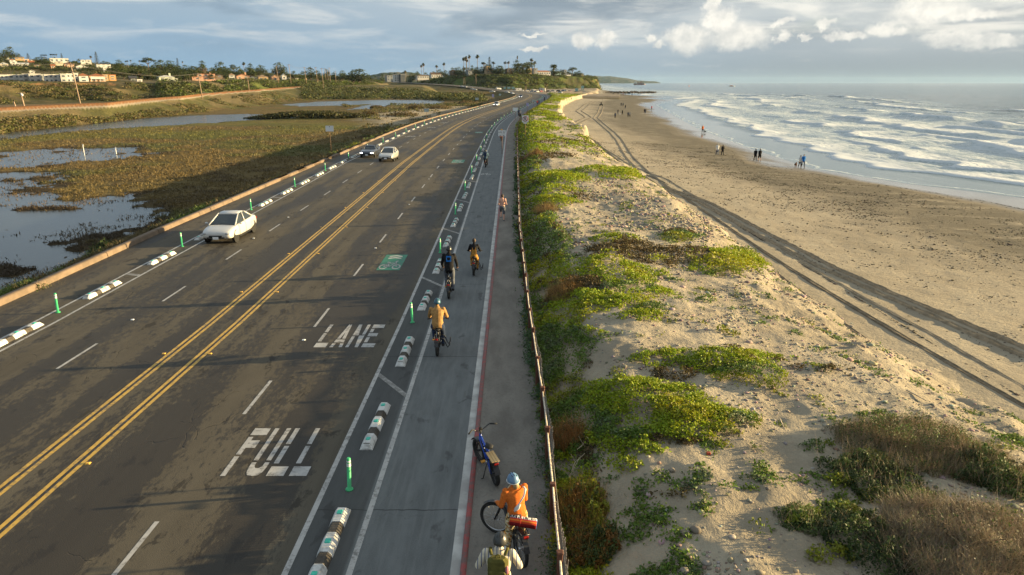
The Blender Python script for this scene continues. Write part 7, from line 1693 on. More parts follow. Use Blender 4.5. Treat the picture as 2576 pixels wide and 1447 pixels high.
def houses():
    def h4(x0, x1, y0, y1, Y, *a, **k): house(x0 / 7.67, x1 / 7.67, 94.34 + y0 / 7.67, 94.34 + y1 / 7.67, Y, *a, **k)
    def h5(x0, x1, y0, y1, Y, *a, **k): house(Z5(x0, 0)[0], Z5(x1, 0)[0], Z5(0, y0)[1], Z5(0, y1)[1], Y, *a, **k)
    def h2(x0, x1, y0, y1, Y, *a, **k): house(Z2(x0, 0)[0], Z2(x1, 0)[0], Z2(0, y0)[1], Z2(0, y1)[1], Y, *a, **k)
    def h6(x0, x1, y0, y1, Y, *a, **k): house(Z6(x0, 0)[0], Z6(x1, 0)[0], Z6(0, y0)[1], Z6(0, y1)[1], Y, *a, **k)
    # white townhouse row on the bluff edge
    tw = [(-20, 112, 722, 'white', 'at the left edge of the picture'), (122, 325, 720, 'white', 'second from the left edge'), (340, 425, 722, 'pale', 'narrow, third from the left edge'), (436, 512, 708, 'white', 'narrow blank one, fourth from the left edge'), (520, 720, 706, 'pale', 'wide, left of the dark gap'), (735, 812, 715, 'grey', 'the grey one in the row'), (822, 975, 715, 'white', 'right of the grey one'), (985, 1160, 715, 'white', 'left of the tall pole, with pale balcony'), (1170, 1240, 706, 'pale', 'narrow, third from the right end'), (1248, 1400, 702, 'white', 'behind the tall leaning pole')]
    for i, (a, b, t, w, p) in enumerate(tw): h4(a, b, t, 868, 360 + 3 * (i % 2) + (4 if w == 'grey' else 0), w, 'white', 'flat', f'{w} flat roofed townhouse on the bluff, {p}'.replace('at the left edge of the picture', 'at the left edge'), 'white townhouse row', 2, 9, nm='townhouse', win=2 if b - a > 120 else 1)
    h4(1400, 1478, 690, 862, 372, 'white', 'white', 'flat', 'small white flat roofed house squeezed right of the tall pole', 'tall pole', 2, 8)
    h4(1480, 1650, 700, 862, 366, 'white', 'tile', 'hip', 'white house with hipped tile roof on the bluff, left of the peach house', 'white hipped house', 2, 8)
    h4(1655, 1945, 705, 852, 372, 'peach', 'tile', 'hip', 'wide peach house with long balcony and tile roof on the bluff', 'peach balcony house', 2, 9, balcony=True)
    h4(1950, 2058, 715, 830, 384, 'tan', 'tan', 'flat', 'tan boxy house on the bluff right of the peach balcony house', 'tan boxy house', 2, 8); h4(2066, 2200, 722, 830, 390, 'orange', 'tile', 'flat', 'orange boxy house on the bluff, last of the row at the right', 'orange boxy house', 2, 8)
    up = [(90, 210, 388, 448, 690, 'white', 'white', 'hip', 'highest white house at far left under the big tree'), (232, 330, 436, 500, 660, 'white', 'tile', 'hip', 'white house with tile roof below the big tree'), (14, 160, 500, 605, 560, 'cream', 'white', 'hip', 'cream two storey house at the left edge of the hill'), (238, 350, 480, 575, 600, 'white', 'white', 'flat', 'white stepped house beside the left palms'), (356, 540, 505, 575, 590, 'white', 'white', 'gable', 'long low white gabled house mid hill'), (345, 490, 400, 445, 720, 'tan', 'tan', 'gable', 'tan house on the crest right of the big tree'), (500, 600, 438, 490, 680, 'peach', 'white', 'flat', 'peach flat roofed house below the crest'), (600, 690, 470, 560, 620, 'cream', 'tile', 'gable', 'cream house with tile roof in the middle of the hill'), (640, 745, 440, 485, 690, 'pale', 'grey', 'hip', 'pale house under the dense tree crown'),
          (995, 1310, 425, 492, 680, 'white', 'white', 'flat', 'largest white flat roofed house near the crest'), (1090, 1230, 480, 520, 640, 'cream', 'grey', 'hip', 'cream house below the largest white house'), (1250, 1420, 508, 600, 600, 'peach', 'tile', 'hip', 'house with bright orange tile roof mid hill'), (1462, 1665, 540, 640, 580, 'white', 'white', 'gable_front', 'white gabled house right of the orange roof'), (1440, 1560, 600, 665, 540, 'grey', 'grey', 'hip', 'grey low house below the white gabled house'), (1590, 1685, 445, 500, 700, 'white', 'white', 'hip', 'white house on the crest left of the tall araucaria'), (1695, 1790, 452, 500, 690, 'pale', 'white', 'flat', 'pale house on the crest just left of the tall araucaria'), (1850, 2110, 512, 585, 600, 'white', 'dark', 'hip', 'wide white house with dark roof right of the tall araucaria'), (585, 655, 640, 705, 440, 'white', 'white', 'gable_front', 'tiny white gabled house directly behind the townhouses'), (2010, 2072, 590, 622, 540, 'white', 'white', 'flat', 'small white house among trees above the tan boxy house'), (1010, 1080, 535, 600, 570, 'peach', 'tile', 'gable', 'small reddish house under the dense tree crown'), (680, 790, 530, 590, 580, 'brown', 'brown', 'hip', 'brown low house in the middle of the hill')]
    for x0, x1, t, b, Y, w, r, k, lab in up: h4(x0, x1, t, b, Y, w, r, k, lab, lab, 2 if b - t > 70 else 1, 9)
    h5(-10, 130, 530, 640, 408, 'dark', 'dark', 'gable', 'dark gabled house in shade left of the spreading tree', 'dark gabled house', 1, 8); h5(150, 246, 590, 652, 392, 'white', 'white', 'flat', 'small white wall house under the spreading tree', 'spreading tree', 1, 6)
    h5(540, 866, 515, 640, 432, 'mint', 'white', 'hip', 'pale cream two level house at the bluff edge left of the pink house', 'pale cream house', 2, 8, chimney=True); h5(720, 946, 575, 640, 422, 'mint', 'white', 'flat', 'low pale cream wing in front of the two level cream house', 'low cream wing', 1, 7)
    h5(1345, 1700, 485, 610, 478, 'pink', 'tile', 'flat', 'pink two storey house with flat terrace roof at the bluff edge', 'pink house', 2, 8, chimney=True); h5(1242, 1470, 540, 606, 466, 'pink', 'tile', 'flat', 'low pink wing in front of the pink two storey house', 'low pink wing', 1, 7)
    h5(1720, 1900, 500, 560, 500, 'brown', 'brown', 'hip', 'brown roofed house in shade right of the pink house', 'brown roofed house', 1, 8); h5(2010, 2130, 478, 600, 520, 'pale', 'tan', 'hip', 'pale house left of the peach gables', 'pale house', 2, 8); h5(2125, 2395, 490, 610, 530, 'peach', 'tile', 'gable_front', 'peach gabled house with tall chimney on the bluff', 'peach gabled house', 2, 9, chimney=True); h5(2395, 2570, 540, 625, 545, 'dark', 'grey', 'hip', 'dark low house right of the peach gabled house', 'dark low house', 1, 8)
    h5(1405, 1585, 858, 940, 356, 'teal', 'grey', 'flat', 'teal flat roofed trackside shed', 'trackside shed', 1, 5, nm='shed', below=.8); h5(1585, 1700, 856, 930, 362, 'tan', 'grey', 'flat', 'tan trackside shed right of the teal shed', 'trackside shed', 1, 5, nm='shed', below=.8)
    for x0, x1, y0, y1, Y, w, r, k, lab in ((0, 100, 366, 425, 640, 'tan', 'tan', 'hip', 'tan house left of the utility pole row'), (130, 212, 362, 420, 660, 'peach', 'tan', 'gable_front', 'peach gabled house just left of the utility pole row'), (238, 288, 358, 405, 690, 'white', 'white', 'gable_front', 'small white gabled house between the first poles'), (285, 395, 385, 425, 680, 'cream', 'white', 'hip', 'cream low house between second and third pole'), (400, 480, 385, 420, 700, 'tan', 'brown', 'hip', 'tan low house right of the third pole')): h2(x0, x1, y0, y1, Y, w, r, k, lab, lab, 1, 9)
    h2(1245, 1318, 368, 418, 1120, 'grey', 'grey', 'flat', 'grey block left of the white and dark corner building', 'grey block', 2, 10); h2(1318, 1378, 362, 425, 1100, 'white', 'white', 'flat', 'white half of the three storey corner building by the road', 'corner building', 3, 10); h2(1378, 1438, 358, 425, 1095, 'dark', 'white', 'flat', 'dark half of the three storey corner building by the road', 'corner building', 3, 10)
    h2(1540, 1665, 362, 398, 1130, 'pale', 'brown', 'hip', 'pale low houses front behind the corner building', 'pale low house', 1, 10); h2(1675, 1800, 342, 392, 1180, 'white', 'brown', 'gable', 'white house with brown gabled roof at the left foot of the headland', 'white gabled house', 1, 10)
    for x0, x1, y0, y1, Y, w, r, k, lab, ch in ((-10, 115, 322, 380, 1160, 'brown', 'brown', 'hip', 'brown low house at the left end of the headland', 0), (255, 430, 318, 392, 960, 'grey', 'grey', 'gable', 'grey house on the left shoulder of the headland', 0), (545, 720, 318, 372, 845, 'tan', 'tan', 'hip', 'tan house with wide terrace on the headland', 1), (548, 640, 264, 325, 852, 'tan', 'white', 'flat', 'upper tan storey behind the wide terrace', 0), (870, 1010, 292, 362, 800, 'brown', 'grey', 'hip', 'brown house with grey roof right of the paired palms', 0), (1205, 1292, 300, 375, 775, 'tan', 'brown', 'flat', 'tan flat roofed house behind the spreading pine on the headland', 0), (1292, 1385, 300, 345, 790, 'grey', 'dark', 'flat', 'grey flat roofed house in the middle of the headland', 0), (1300, 1592, 335, 400, 765, 'pale', 'tile', 'hip', 'long house with brown red hipped roof on the headland', 0), (1630, 1757, 345, 408, 752, 'teal', 'white', 'gable_front', 'teal house with white gable on the headland', 0), (1765, 1915, 366, 405, 748, 'pale', 'grey', 'hip', 'pale low house right of the teal gable', 0), (2030, 2112, 374, 408, 735, 'cream', 'tan', 'hip', 'cream house at the seaward tip of the headland', 0), (1775, 1850, 318, 370, 760, 'grey', 'grey', 'hip', 'grey roofed house behind the pale low house', 0)):
        h6(x0, x1, y0, y1, Y, w, r, 'gable' if k == 'gable' else k, lab, lab, 1, 9, chimney=bool(ch), below=4)
houses()
def near_house(px, Y):
    b = min(HOUSES, key=lambda h: abs(h[0] - px) + abs(h[1] - Y) * .08); return b
def rel_label(look, px, Y):
    h = near_house(px, Y); r = 'behind' if Y > h[1] + 6 and abs(px - h[0]) < 18 else ('left of' if px < h[0] else 'right of')
    s = h[2]; s = s if len((look + ' ' + r + ' the ' + s).split()) <= 16 else ' '.join(s.split()[:7]); return f'{look} {r} the {s}'
def HD_B_at(px): return float(np.interp(q_of(px), HD_q, HD_B))
def trees():
    T = []
    def add(kind, p, w, Y, look, lab=None): T.append((kind, p[0], p[1], w, Y, look, lab))
    # left hill
    add('round', Z4(300, 205), 32, 700, '', 'big dark tree on the crest at far left, tallest crown there'); add('round', Z4(190, 260), 24, 690, 'dark tree'); add('palm', Z4(40, 195), 9, 640, '', 'fan palm at the left edge against the sky'); add('round', Z4(60, 300), 26, 620, 'broad olive tree'); add('round', Z4(470, 350), 14, 740, 'small round tree'); add('norfolk', Z4(632, 335), 14, 740, 'conical dark tree'); add('norfolk', Z4(1275, 335), 11, 730, '', 'dark conical tree on the crest right of the largest white house')
    for x in (885, 920, 950, 985): add('palm', Z4(x, 355), 6, 760, 'thin crest palm')
    for x in (1065, 1100, 1140, 1178): add('palm', Z4(x, 343), 6, 760, 'thin crest palm')
    add('round', Z4(890, 390), 38, 640, '', 'densest wide dark crown in the middle of the left hill'); add('round', Z4(960, 430), 26, 620, 'dark crown'); add('round', Z4(800, 400), 24, 650, 'dark crown'); add('round', Z4(1130, 395), 12, 700, 'small tree'); add('palm', Z4(1828, 375), 8, 640, '', 'fan palm standing just left of the tall araucaria'); add('norfolk', Z4(1935, 305), 17, 650, '', 'tall araucaria with tiered branches, tallest on the left skyline'); add('feather_palm', Z4(1590, 410), 12, 690, 'feather palm')
    for x, y, w in ((200, 415, 22), (210, 470, 16), (120, 520, 14), (430, 520, 18), (330, 560, 20), (560, 560, 24), (700, 570, 26), (820, 570, 26), (900, 600, 24), (980, 610, 20), (470, 610, 20), (380, 620, 18), (150, 620, 18), (60, 600, 22), (260, 600, 18), (1180, 580, 26), (1120, 610, 20), (1300, 600, 18), (1560, 620, 22), (1620, 600, 22), (1740, 510, 30), (1700, 560, 26), (1790, 560, 26), (1950, 580, 24), (1880, 570, 20), (2060, 470, 24), (2140, 485, 24), (2120, 590, 22), (2180, 560, 26), (1480, 470, 16), (1390, 450, 16), (1550, 470, 16), (740, 480, 20), (560, 470, 14), (420, 470, 16)): add('round', Z4(x, y), w, 420 + (700 - y) * .9 + random.uniform(-15, 15), random.choice(['dark rounded tree', 'olive green tree', 'broad leafy tree', 'small dense tree']))
    for x, y in ((160, 560), (230, 540), (190, 600), (60, 640), (1060, 620), (700, 640), (250, 620), (500, 660)): add('feather_palm', Z4(x, y), 12, 430 + (700 - y) * .5, 'shaggy palm')
    add('round', Z4(2350, 445), 26, 560, '', 'domed dark tree on the skyline left of the leaning pine'); add('round', Z4(2300, 540), 30, 480, 'dark tree'); add('round', Z4(2400, 590), 34, 430, '', 'dark tree with bare trunk at the bluff edge right of the orange house'); add('round', Z4(2240, 620), 22, 440, 'small olive tree')
    # centre skyline
    add('pine', Z5(450, 165), 34, 620, '', 'flat topped pine with pale limbs, highest of the centre skyline'); add('round', Z5(690, 215), 42, 600, 'broad dark crown'); add('round', Z5(890, 225), 40, 610, 'broad dark crown'); add('norfolk', Z5(1048, 188), 14, 660, '', 'dark conical tree top above the broad crowns'); add('round', Z5(1530, 228), 28, 640, '', 'dark domed tree above the bare tree'); add('bare', Z5(1545, 290), 24, 520, '', 'bare winter tree with pale twigs behind the pink house'); add('round', Z5(1890, 250), 40, 600, '', 'large dark crown above the peach gabled house'); add('round', Z5(2490, 280), 24, 680, '', 'dark rounded tree at the right end of the centre skyline')
    add('round', Z5(240, 320), 52, 440, '', 'spreading tree with pale trunk at the bluff edge'); add('round', Z5(120, 330), 34, 450, 'dark spreading tree'); add('round', Z5(400, 440), 26, 430, 'olive tree'); add('palm', Z5(20, 235), 6, 700, 'thin skyline palm'); add('palm', Z5(50, 228), 6, 700, 'thin skyline palm'); add('palm', Z5(110, 220), 6, 700, 'thin skyline palm'); add('palm', Z5(290, 228), 6, 700, 'thin skyline palm'); add('palm', Z5(1142, 238), 5, 720, '', 'single thin palm right of the dark conical tree top'); add('palm', Z5(2368, 255), 10, 600, '', 'fan palm pair behind the tall chimney'); add('pine', Z5(2150, 295), 16, 640, 'small flat pine')
    for x, y, w, Y in ((180, 275, 26, 660), (330, 300, 26, 640), (560, 320, 30, 560), (480, 360, 30, 520), (640, 400, 30, 480), (800, 380, 34, 490), (940, 390, 30, 500), (1000, 340, 26, 560), (1120, 390, 40, 470), (1200, 430, 30, 460), (1150, 460, 24, 452), (1080, 330, 26, 600), (1200, 310, 28, 620), (1330, 330, 30, 600), (1380, 340, 34, 500), (1440, 380, 28, 480), (1290, 400, 26, 470), (1700, 360, 26, 560), (1780, 380, 26, 540), (1960, 340, 30, 570), (2040, 370, 26, 560), (2120, 350, 26, 600), (2250, 340, 30, 580), (2290, 400, 30, 560), (1880, 430, 26, 520), (1960, 450, 22, 520), (2430, 370, 26, 600), (2520, 380, 26, 600), (900, 480, 22, 440), (980, 480, 26, 440), (1680, 430, 20, 480), (690, 470, 20, 440), (500, 500, 24, 430)): add('round', Z5(x, y), w, Y, random.choice(['dark rounded tree', 'olive green tree', 'broad leafy tree', 'small dense tree']))
    for x, y in ((690, 440), (800, 460), (1440, 360), (1340, 370), (2010, 440), (1940, 470), (1250, 430)): add('feather_palm', Z5(x, y), 14, 455, 'shaggy palm')
    # along the utility poles
    for x, y, w, Y, lab in ((230, 245, 44, 720, 'big dark crown left of the utility pole row'), (370, 325, 24, 660, 'yellow olive round tree by the second pole'), (530, 290, 36, 740, 'dark wide crown behind the third pole'), (995, 305, 74, 800, 'very wide dark tree left of the road at the far corner'), (940, 320, 40, 790, 'dark tree merging into the left of the very wide tree'), (60, 270, 34, 740, 'dark crown at the left of the big crown')): add('round', Z2(x, y), w, Y, '', lab)
    for x, y, w, Y in ((20, 300, 30, 700), (120, 330, 26, 680), (300, 330, 24, 700), (450, 340, 26, 720), (600, 320, 26, 760), (680, 350, 24, 780), (760, 340, 30, 800), (820, 350, 26, 810), (840, 320, 24, 850), (690, 310, 20, 900), (450, 360, 20, 690), (640, 380, 24, 740)): add('round', Z2(x, y), w, Y, random.choice(['dark rounded tree', 'olive green tree', 'small dense tree']))
    for x, y, w, Y in ((1500, 340, 20, 1180), (1560, 330, 22, 1200), (1640, 340, 18, 1210), (1220, 350, 16, 1150), (1300, 345, 16, 1180), (1770, 310, 26, 1190), (1830, 320, 26, 1150), (1720, 330, 24, 1200), (1470, 370, 18, 1130)): add('round', Z2(x, y), w, Y, 'leafy tree')
    add('palm', Z2(1602, 265), 8, 1190, '', 'fan palm left of the twin beside it, before the headland'); add('palm', Z2(1620, 250), 9, 1180, '', 'taller twin of two fan palms left of the headland'); add('palm', Z2(1442, 318), 9, 1120, '', 'fan palm behind the corner building'); add('palm', Z2(1743, 270), 10, 1170, '', 'shaggy fan palm between the white gabled house and the headland'); add('palm', Z2(1817, 248), 9, 1150, '', 'lone fan palm at the left slope of the headland'); add('palm', Z2(1340, 340), 6, 1160, '', 'small fan palm above the corner building')
    # headland
    for x, y, w, Y, lab in ((218, 128, 11, 930, 'fan palm leftmost of the tall group on the headland'), (268, 110, 11, 930, 'fan palm second in the tall group on the headland'), (304, 86, 10, 930, 'tallest fan palm in the group on the headland'), (440, 90, 12, 880, 'tall lone fan palm right of the tall group'), (878, 193, 11, 810, 'left one of the paired palms on the headland'), (930, 190, 10, 810, 'right one of the paired palms on the headland'), (1068, 105, 5, 800, 'very thin tall palm behind the cypress on the headland'), (1285, 145, 12, 790, 'fan palm above the spreading pine on the headland'), (1345, 188, 11, 780, 'fan palm right of the spreading pine on the headland'), (688, 195, 12, 850, 'shaggy palm right of the araucaria on the headland'), (525, 200, 16, 860, 'thick shaggy palm left of the tan terrace house'), (268, 150, 11, 935, 'lower fan palm crown beside the tall group on the headland')): add('palm', Z6(x, y), w, Y, '', lab)
    add('norfolk', Z6(628, 128), 20, 860, '', 'araucaria with tiered branches on the headland'); add('date_palm', Z6(1638, 203), 26, 765, '', 'big feathery date palm above the teal gable'); add('round', Z6(1058, 168), 28, 795, '', 'tall cypress with split crown on the headland'); add('pine', Z6(1150, 215), 44, 780, '', 'spreading pine in the middle of the headland'); add('pine', Z6(1240, 195), 34, 785, '', 'spreading pine right of the middle pine'); add('round', Z6(780, 255), 34, 800, '', 'rounded tree right of the tan terrace house'); add('round', Z6(1650, 305), 36, 748, '', 'dark dense hedge tree left of the teal gable'); add('pine', Z6(1935, 278), 24, 745, '', 'wind bent pine near the seaward tip'); add('round', Z6(2040, 335), 24, 740, '', 'dark shrub tree at the seaward tip'); add('feather_palm', Z6(230, 235), 16, 940, '', 'short feather palm under the tall group')
    for x, y, w, Y in ((140, 275, 24, 1050), (40, 285, 18, 1100), (90, 290, 18, 1080), (220, 290, 24, 960), (300, 285, 22, 940), (350, 250, 16, 930), (410, 280, 22, 890), (440, 280, 18, 880), (580, 235, 22, 860), (640, 240, 22, 850), (1010, 300, 22, 790), (1120, 290, 30, 770), (1170, 260, 30, 775), (1240, 290, 22, 770), (1540, 335, 18, 755), (1760, 315, 20, 750), (1880, 320, 18, 745), (1980, 350, 18, 740), (160, 330, 22, 1000), (820, 260, 18, 800), (735, 275, 22, 830), (500, 270, 22, 860)): add('round', Z6(x, y), w, Y, random.choice(['dark rounded tree', 'olive green tree', 'small dense tree']))
    for x, y, w, Y, yb, lab in ((212, 412, 9, 800, 560, 'left of two slim palms at the foot of the headland'), (240, 418, 9, 800, 565, 'right of two slim palms at the foot of the headland'), (412, 370, 14, 780, 530, 'stout shaggy palm alone on the left slope of the headland'), (1185, 535, 13, 600, 650, 'left palm of the two beside the motorhome in the lot'), (1212, 540, 11, 600, 650, 'right palm of the two beside the motorhome in the lot'), (1498, 498, 10, 590, 660, 'left of two pale palms in the right part of the lot'), (1535, 520, 12, 590, 670, 'right of two pale palms in the right part of the lot')):
        p = Z6(x, y); yy = Z6(0, yb)[1]; Y = 8.65 * 1824.6 / (yy - 207.1) if y > 480 else HD_B_at(p[0]) + 8; tree('palm', p[0], p[1], w, Y, lab, yb=yy)
    seen = {}
    for kind, px, yt, w, Y, look, lab in T:
        if lab is None: lab = rel_label(look, px, Y)
        seen.setdefault(lab, []).append((kind, px, yt, w, Y))
    for lab, L in seen.items():
        for kind, px, yt, w, Y in L:
            if len(L) == 1: tree(kind, px, yt, w, Y, lab)
            else: tree(kind, px, yt, w, Y, ' '.join(('one of several trees like it, ' + lab).split()[:16]), group='trees like it, ' + lab)
trees()
# ---- utility poles and lines
M_CABLE = pmat('dark_cable', (.12, .11, .10), None, 5, .7)
def poles():
    M_POLE = pmat('pole_timber', (.34, .25, .18), (.24, .175, .125), 3, .9, .2, stretch=(1, 1, .15), coord='obj'); out = []
    def pole(top, base, Y, lab, arms=1, tr=False):
        X = float(q_of(base[0])) * Y; zb = zat(base[1], Y); zt = zat(top[1], Y); lean = (top[0] - base[0]) / 1824.6 * Y; root = empty('utility_pole', (X, Y, zb), 0, lab, 'utility pole'); h = zt - zb
        mb = MB(); mb.tube([(0, 0, -2), (lean * .5, 0, h * .5), (lean, 0, h)], [.24, .20, .16], 8); mb.build('shaft', M_POLE, root)
        for k in range(arms):
            z = h * (1 - .035 - .16 * k); mb = MB(); mb.box((lean * z / h, -.15, z), (2.6, .14, .16)); 
            for s in (-1.1, -.4, .4, 1.1): mb.tube([(lean * z / h + s, -.15, z + .05), (lean * z / h + s, -.15, z + .3)], .05, 5)
            mb.build('crossarm', M_POLE, root)
        if tr: mb = MB(); mb.tube([(lean + .35, -.1, h - .9), (lean + .35, -.1, h - .1)], .32, 10); mb.build('transformer', M_SIGN, root)
        out.append((X + lean, Y, zb + h * .965)); return root
    pole((185, 160), Z4(1492, 1340), 233, 'tall pale leaning utility pole beside the track in front of the townhouses', 2); a = out[-1]
    pole(Z1(1917, 350), Z1(1936, 570), 325, 'tall utility pole beside the trackside shed', 2); b = out[-1]
    pole(Z1(2392, 370), Z1(2397, 526), 430, 'utility pole beside the track right of the trackside shed', 2); c = out[-1]
    pole(Z1(178, 530), Z1(195, 706), 205, 'short brown pole with a pale transformer at the far left', 1, True); pole(Z1(97, 612), Z1(109, 712), 203, 'shortest pole at the left edge beside the transformer pole', 0)
    L = []
    for i, (t, bs, Y, lab) in enumerate((((207, 280), (218, 415), 520, 'first of the utility pole row right of the peach gabled house'), ((330, 268), (338, 418), 560, 'second of the utility pole row, tallest'), ((477, 292), (485, 418), 600, 'third of the utility pole row'), ((585, 292), (592, 412), 640, 'fourth of the utility pole row'), ((643, 303), (647, 462), 560, 'fifth of the utility pole row, reaching lowest'), ((672, 305), (676, 390), 720, 'sixth of the utility pole row, thin'), ((695, 318), (698, 400), 760, 'seventh of the utility pole row, thin'), ((715, 298), (720, 408), 680, 'eighth of the utility pole row'), ((770, 330), (772, 430), 740, 'last of the utility pole row at the right'))):
        pole(Z2(*t), Z2(*bs), Y, lab, 1); L.append(out[-1])
    def line(p, q, lab, offs, sag):
        mb = MB()
        for ox, oz in offs:
            pts = []
            for k in range(13):
                u = k / 12; pts.append((p[0] + (q[0] - p[0]) * u + ox, p[1] + (q[1] - p[1]) * u - .15, p[2] + (q[2] - p[2]) * u + oz - sag * 4 * u * (1 - u)))
            mb.tube(pts, .022, 4, cap=False)
        o = mb.build('power_line', M_CABLE); tag(o, lab, 'power line')
    of = [(-1.1, .25), (.4, .25), (1.1, .25), (-1, -2.2), (1, -2.2)]
    line((a[0] - 90, a[1] - 60, a[2] + 1), a, 'power lines running left from the tall leaning pole', of, 2); line(a, b, 'power lines between the leaning pole and the trackside shed pole', of, 2.2); line(b, c, 'power lines right of the trackside shed pole', of, 2.5); line(c, L[0], 'power lines from the right trackside pole to the pole row', of, 2.5)
    for i in range(3): line(L[i], L[i + 1], f'power lines after the {ORD[i]} pole of the utility pole row', of[:3], 1.5)
poles()
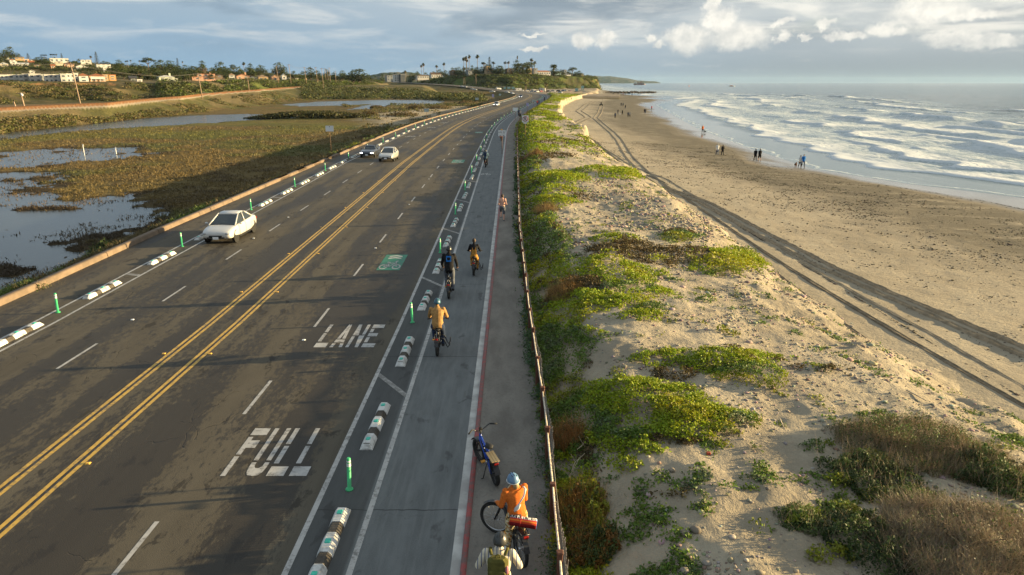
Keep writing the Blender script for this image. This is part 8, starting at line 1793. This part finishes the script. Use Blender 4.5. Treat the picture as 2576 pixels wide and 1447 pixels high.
# ---- lot structures, lifeguard towers, boats, reef
def coast_things():
    TQ, WT = pmat('turquoise_paint', (.26, .46, .48), (.22, .40, .42), 2, .6), WALLS['white']
    for i, (x0, x1, y0, y1, lab) in enumerate(((727, 766, 582, 628, 'leftmost pale shelter beside the motorhome'), (778, 838, 582, 628, 'wide dark fronted shelter, second from left'), (846, 891, 582, 624, 'turquoise shelter, third from left'), (904, 961, 582, 630, 'turquoise shelter with white roof, fourth from left'), (972, 1027, 582, 630, 'turquoise shelter at the right end of the shelter row'))):
        Y = 845; a, b = Z6(x0, y0), Z6(x1, y1); W = (b[0] - a[0]) / 1824.6 * Y; zb, zt = .15, zat(a[1], Y); X = float(q_of((a[0] + b[0]) / 2)) * Y; h = zt - zb; root = empty('beach_shelter', (X, Y, zb), 0, lab, 'shelter')
        mb = MB(); mb.box((0, 0, h * .62), (W * .8, 4, h * .55), taper=1.1); mb.build('cabin', TQ if i not in (0, 1) else (WT if i == 0 else WALLS['dark']), root); mb = MB(); mb.box((0, 0, h - .12), (W, 5, .24)); mb.build('roof', ROOFS['white'], root)
        mb = MB()
        for s in (-1, 1):
            for t in (-1.6, 1.6): mb.box((s * W * .34, t, h * .17), (.25, .25, h * .36))
        mb.build('stilts', WALLS['grey'], root)
    for (x0, x1, y0, y1), lab in (((1984, 2034, 600, 662), 'turquoise lifeguard tower standing behind the lot wall'), ((2082, 2126, 566, 618), 'pale turquoise lifeguard tower higher on the rocks, farther right')):
        Y = 680; a, b = Z6(x0, y0), Z6(x1, y1); W = (b[0] - a[0]) / 1824.6 * Y; zb, zt = zat(b[1], Y), zat(a[1], Y); X = float(q_of((a[0] + b[0]) / 2)) * Y; h = zt - zb; root = empty('lifeguard_tower', (X, Y, zb), 0, lab, 'lifeguard tower')
        mb = MB(); mb.box((0, 0, h * .58), (W * .72, 3, h * .5), taper=1.22); mb.build('cabin', TQ, root); mb = MB(); mb.box((0, 0, h * .88), (W, 4, .25)); mb.build('roof', TQ, root); mb = MB(); mb.box((0, -1.56, h * .68), (W * .6, .1, h * .2)); mb.build('window', M_WIN, root)
        mb = MB(); mb.box((0, 0, h * .30), (W, 4.4, .2))
        for s in (-1, 1):
            for t in (-1.2, 1.2): mb.box((s * W * .3, t, h * .05), (.3, .3, h * .7))
        mb.build('platform', TQ, root); mb = MB(); mb.tube([(0, 0, h * .9), (0, 0, h * 1.12)], .06, 5); mb.build('mast', M_SIGN, root)
    # low pale wall in front of the lot and sandy bank beside it
    a, b = at(*Z6(1590, 690), .2), at(*Z6(2095, 688), .2); mb = MB(); n = 14
    mb.loft([[(a[0] + (b[0] - a[0]) * k / n, a[1] + (b[1] - a[1]) * k / n + dy, z) for dy, z in ((-.4, -2.4), (-.4, 1.6 + .3 * math.sin(k)), (.4, 1.6 + .3 * math.sin(k)), (.4, -2.4))] for k in range(n + 1)], smooth=False)
    tag(mb.build('retaining_wall', pmat('pale_block', (.50, .42, .31), (.40, .33, .24), 1.5, .9, coord='world')), 'long low pale wall between the beach lot and the sand', 'wall')
    mb = MB(); g = at(*Z6(2150, 668), .0); mb.ell((0, 0, 0), (13, 8, 3.2), 18, 6, half=True); o = mb.build('sandy_bank', M_SAND); o.location = (g[0], g[1] + 6, -1.4); tag(o, kind='structure')
    # sandy cliff base and rocky reef
    rs = np.random.RandomState(9); n = 1500; px = rs.uniform(1496, 1650, n); py = 233 + rs.normal(size=n) * .9 + (px < 1530) * rs.uniform(-1, 3, n); P = np.array([at(x, y, -2.8) for x, y in zip(px, py)]); P[:, 2] = -2.9 + rs.rand(n) * .7
    V, F, C = leaves(P, rs.uniform(1.2, 3.2, n), jitter((.10, .075, .05), n, .4, rs), 1.5, rs, 1.0); m, nn, b_ = new_mat('reef_rock', .9, .2); nn.L.new(nn.attr('leafcol').outputs['Color'], b_.inputs['Base Color'])
    tag(np_mesh('reef_rocks', V, F, mats=[m], colors={'leafcol': C}), 'dark rocky reef running out from the headland foot into the surf', 'reef', kind='stuff')
    # ship and small boats
    Y = 3600; X = float(q_of(1609)) * Y; root = empty('dredger_ship', (X, Y, SEA_Z), .15, 'red and dark work ship with deck gear on the horizon off the headland', 'ship')
    hm, dm = pmat('dark_hull_paint', (.05, .055, .07), None, .2, .6), pmat('rust_red_paint', (.30, .09, .06), None, .2, .6)
    mb = MB(); mb.prism([(-29, -5), (24, -5), (30, 0), (24, 5), (-29, 5)], -1, 5.5); mb.build('hull', hm, root); mb = MB(); mb.prism([(-28.6, -5.3), (24, -5.3), (30.4, 0), (24, 5.3), (-28.6, 5.3)], -.6, 2); mb.build('lower_hull', dm, root)
    mb = MB(); mb.box((-20, 0, 9.5), (9, 8, 8)); mb.box((-20, 0, 14.5), (6, 7, 2)); mb.build('bridge', WT, root); mb = MB(); 
    for x, h in ((-8, 7), (0, 4), (6, 9), (12, 5), (20, 4)): mb.box((x, 0, 5.5 + h / 2), (3.5, 5, h)); 
    mb.tube([(6, 0, 12), (18, 0, 20)], .5, 5); mb.tube([(-20, 0, 15), (-20, 0, 22)], .35, 5); mb.build('deck_gear', dm, root)
    Y = 2100; X = float(q_of(1842)) * Y; root = empty('motor_boat', (X, Y, SEA_Z), .1, 'small orange topped boat on the sea near the horizon', 'boat'); mb = MB(); mb.prism([(-9, -2), (6, -2), (10, 0), (6, 2), (-9, 2)], -.4, 1.4); mb.build('hull', WT, root); mb = MB(); mb.box((-2, 0, 2.1), (9, 3, 1.4), taper=.85); mb.build('cabin', K_ORG, root)
    X = float(q_of(1734)) * 2100; mb = MB(); mb.tube([(0, 0, -.5), (0, 0, 1), (0, 0, 1.05), (0, 0, 4)], [1.6, 1.5, .5, .3], 10); mb.ell((0, 0, 4.2), (.7, .7, .7), 8, 6); o = mb.build('buoy', K_ORG); o.location = (X, 2100, SEA_Z); tag(o, 'tiny buoy on the sea left of the orange topped boat', 'buoy')
coast_things()
# ------------------------------------------------------------------ thin sea air
def haze():
    m = bpy.data.materials.new('sea_haze'); m.use_nodes = True; t = m.node_tree; t.nodes.clear()
    v = t.nodes.new('ShaderNodeVolumePrincipled'); o = t.nodes.new('ShaderNodeOutputMaterial'); t.links.new(v.outputs[0], o.inputs['Volume'])
    v.inputs['Color'].default_value = (.50, .74, 1.0, 1); v.inputs['Density'].default_value = .000019; v.inputs['Anisotropy'].default_value = .2
    mb = MB(); mb.box((2000, 8000, 49), (37000, 17000, 112)); h = mb.build('haze', m); tag(h, 'thin pale sea haze over the coast', 'haze', kind='stuff')
haze()
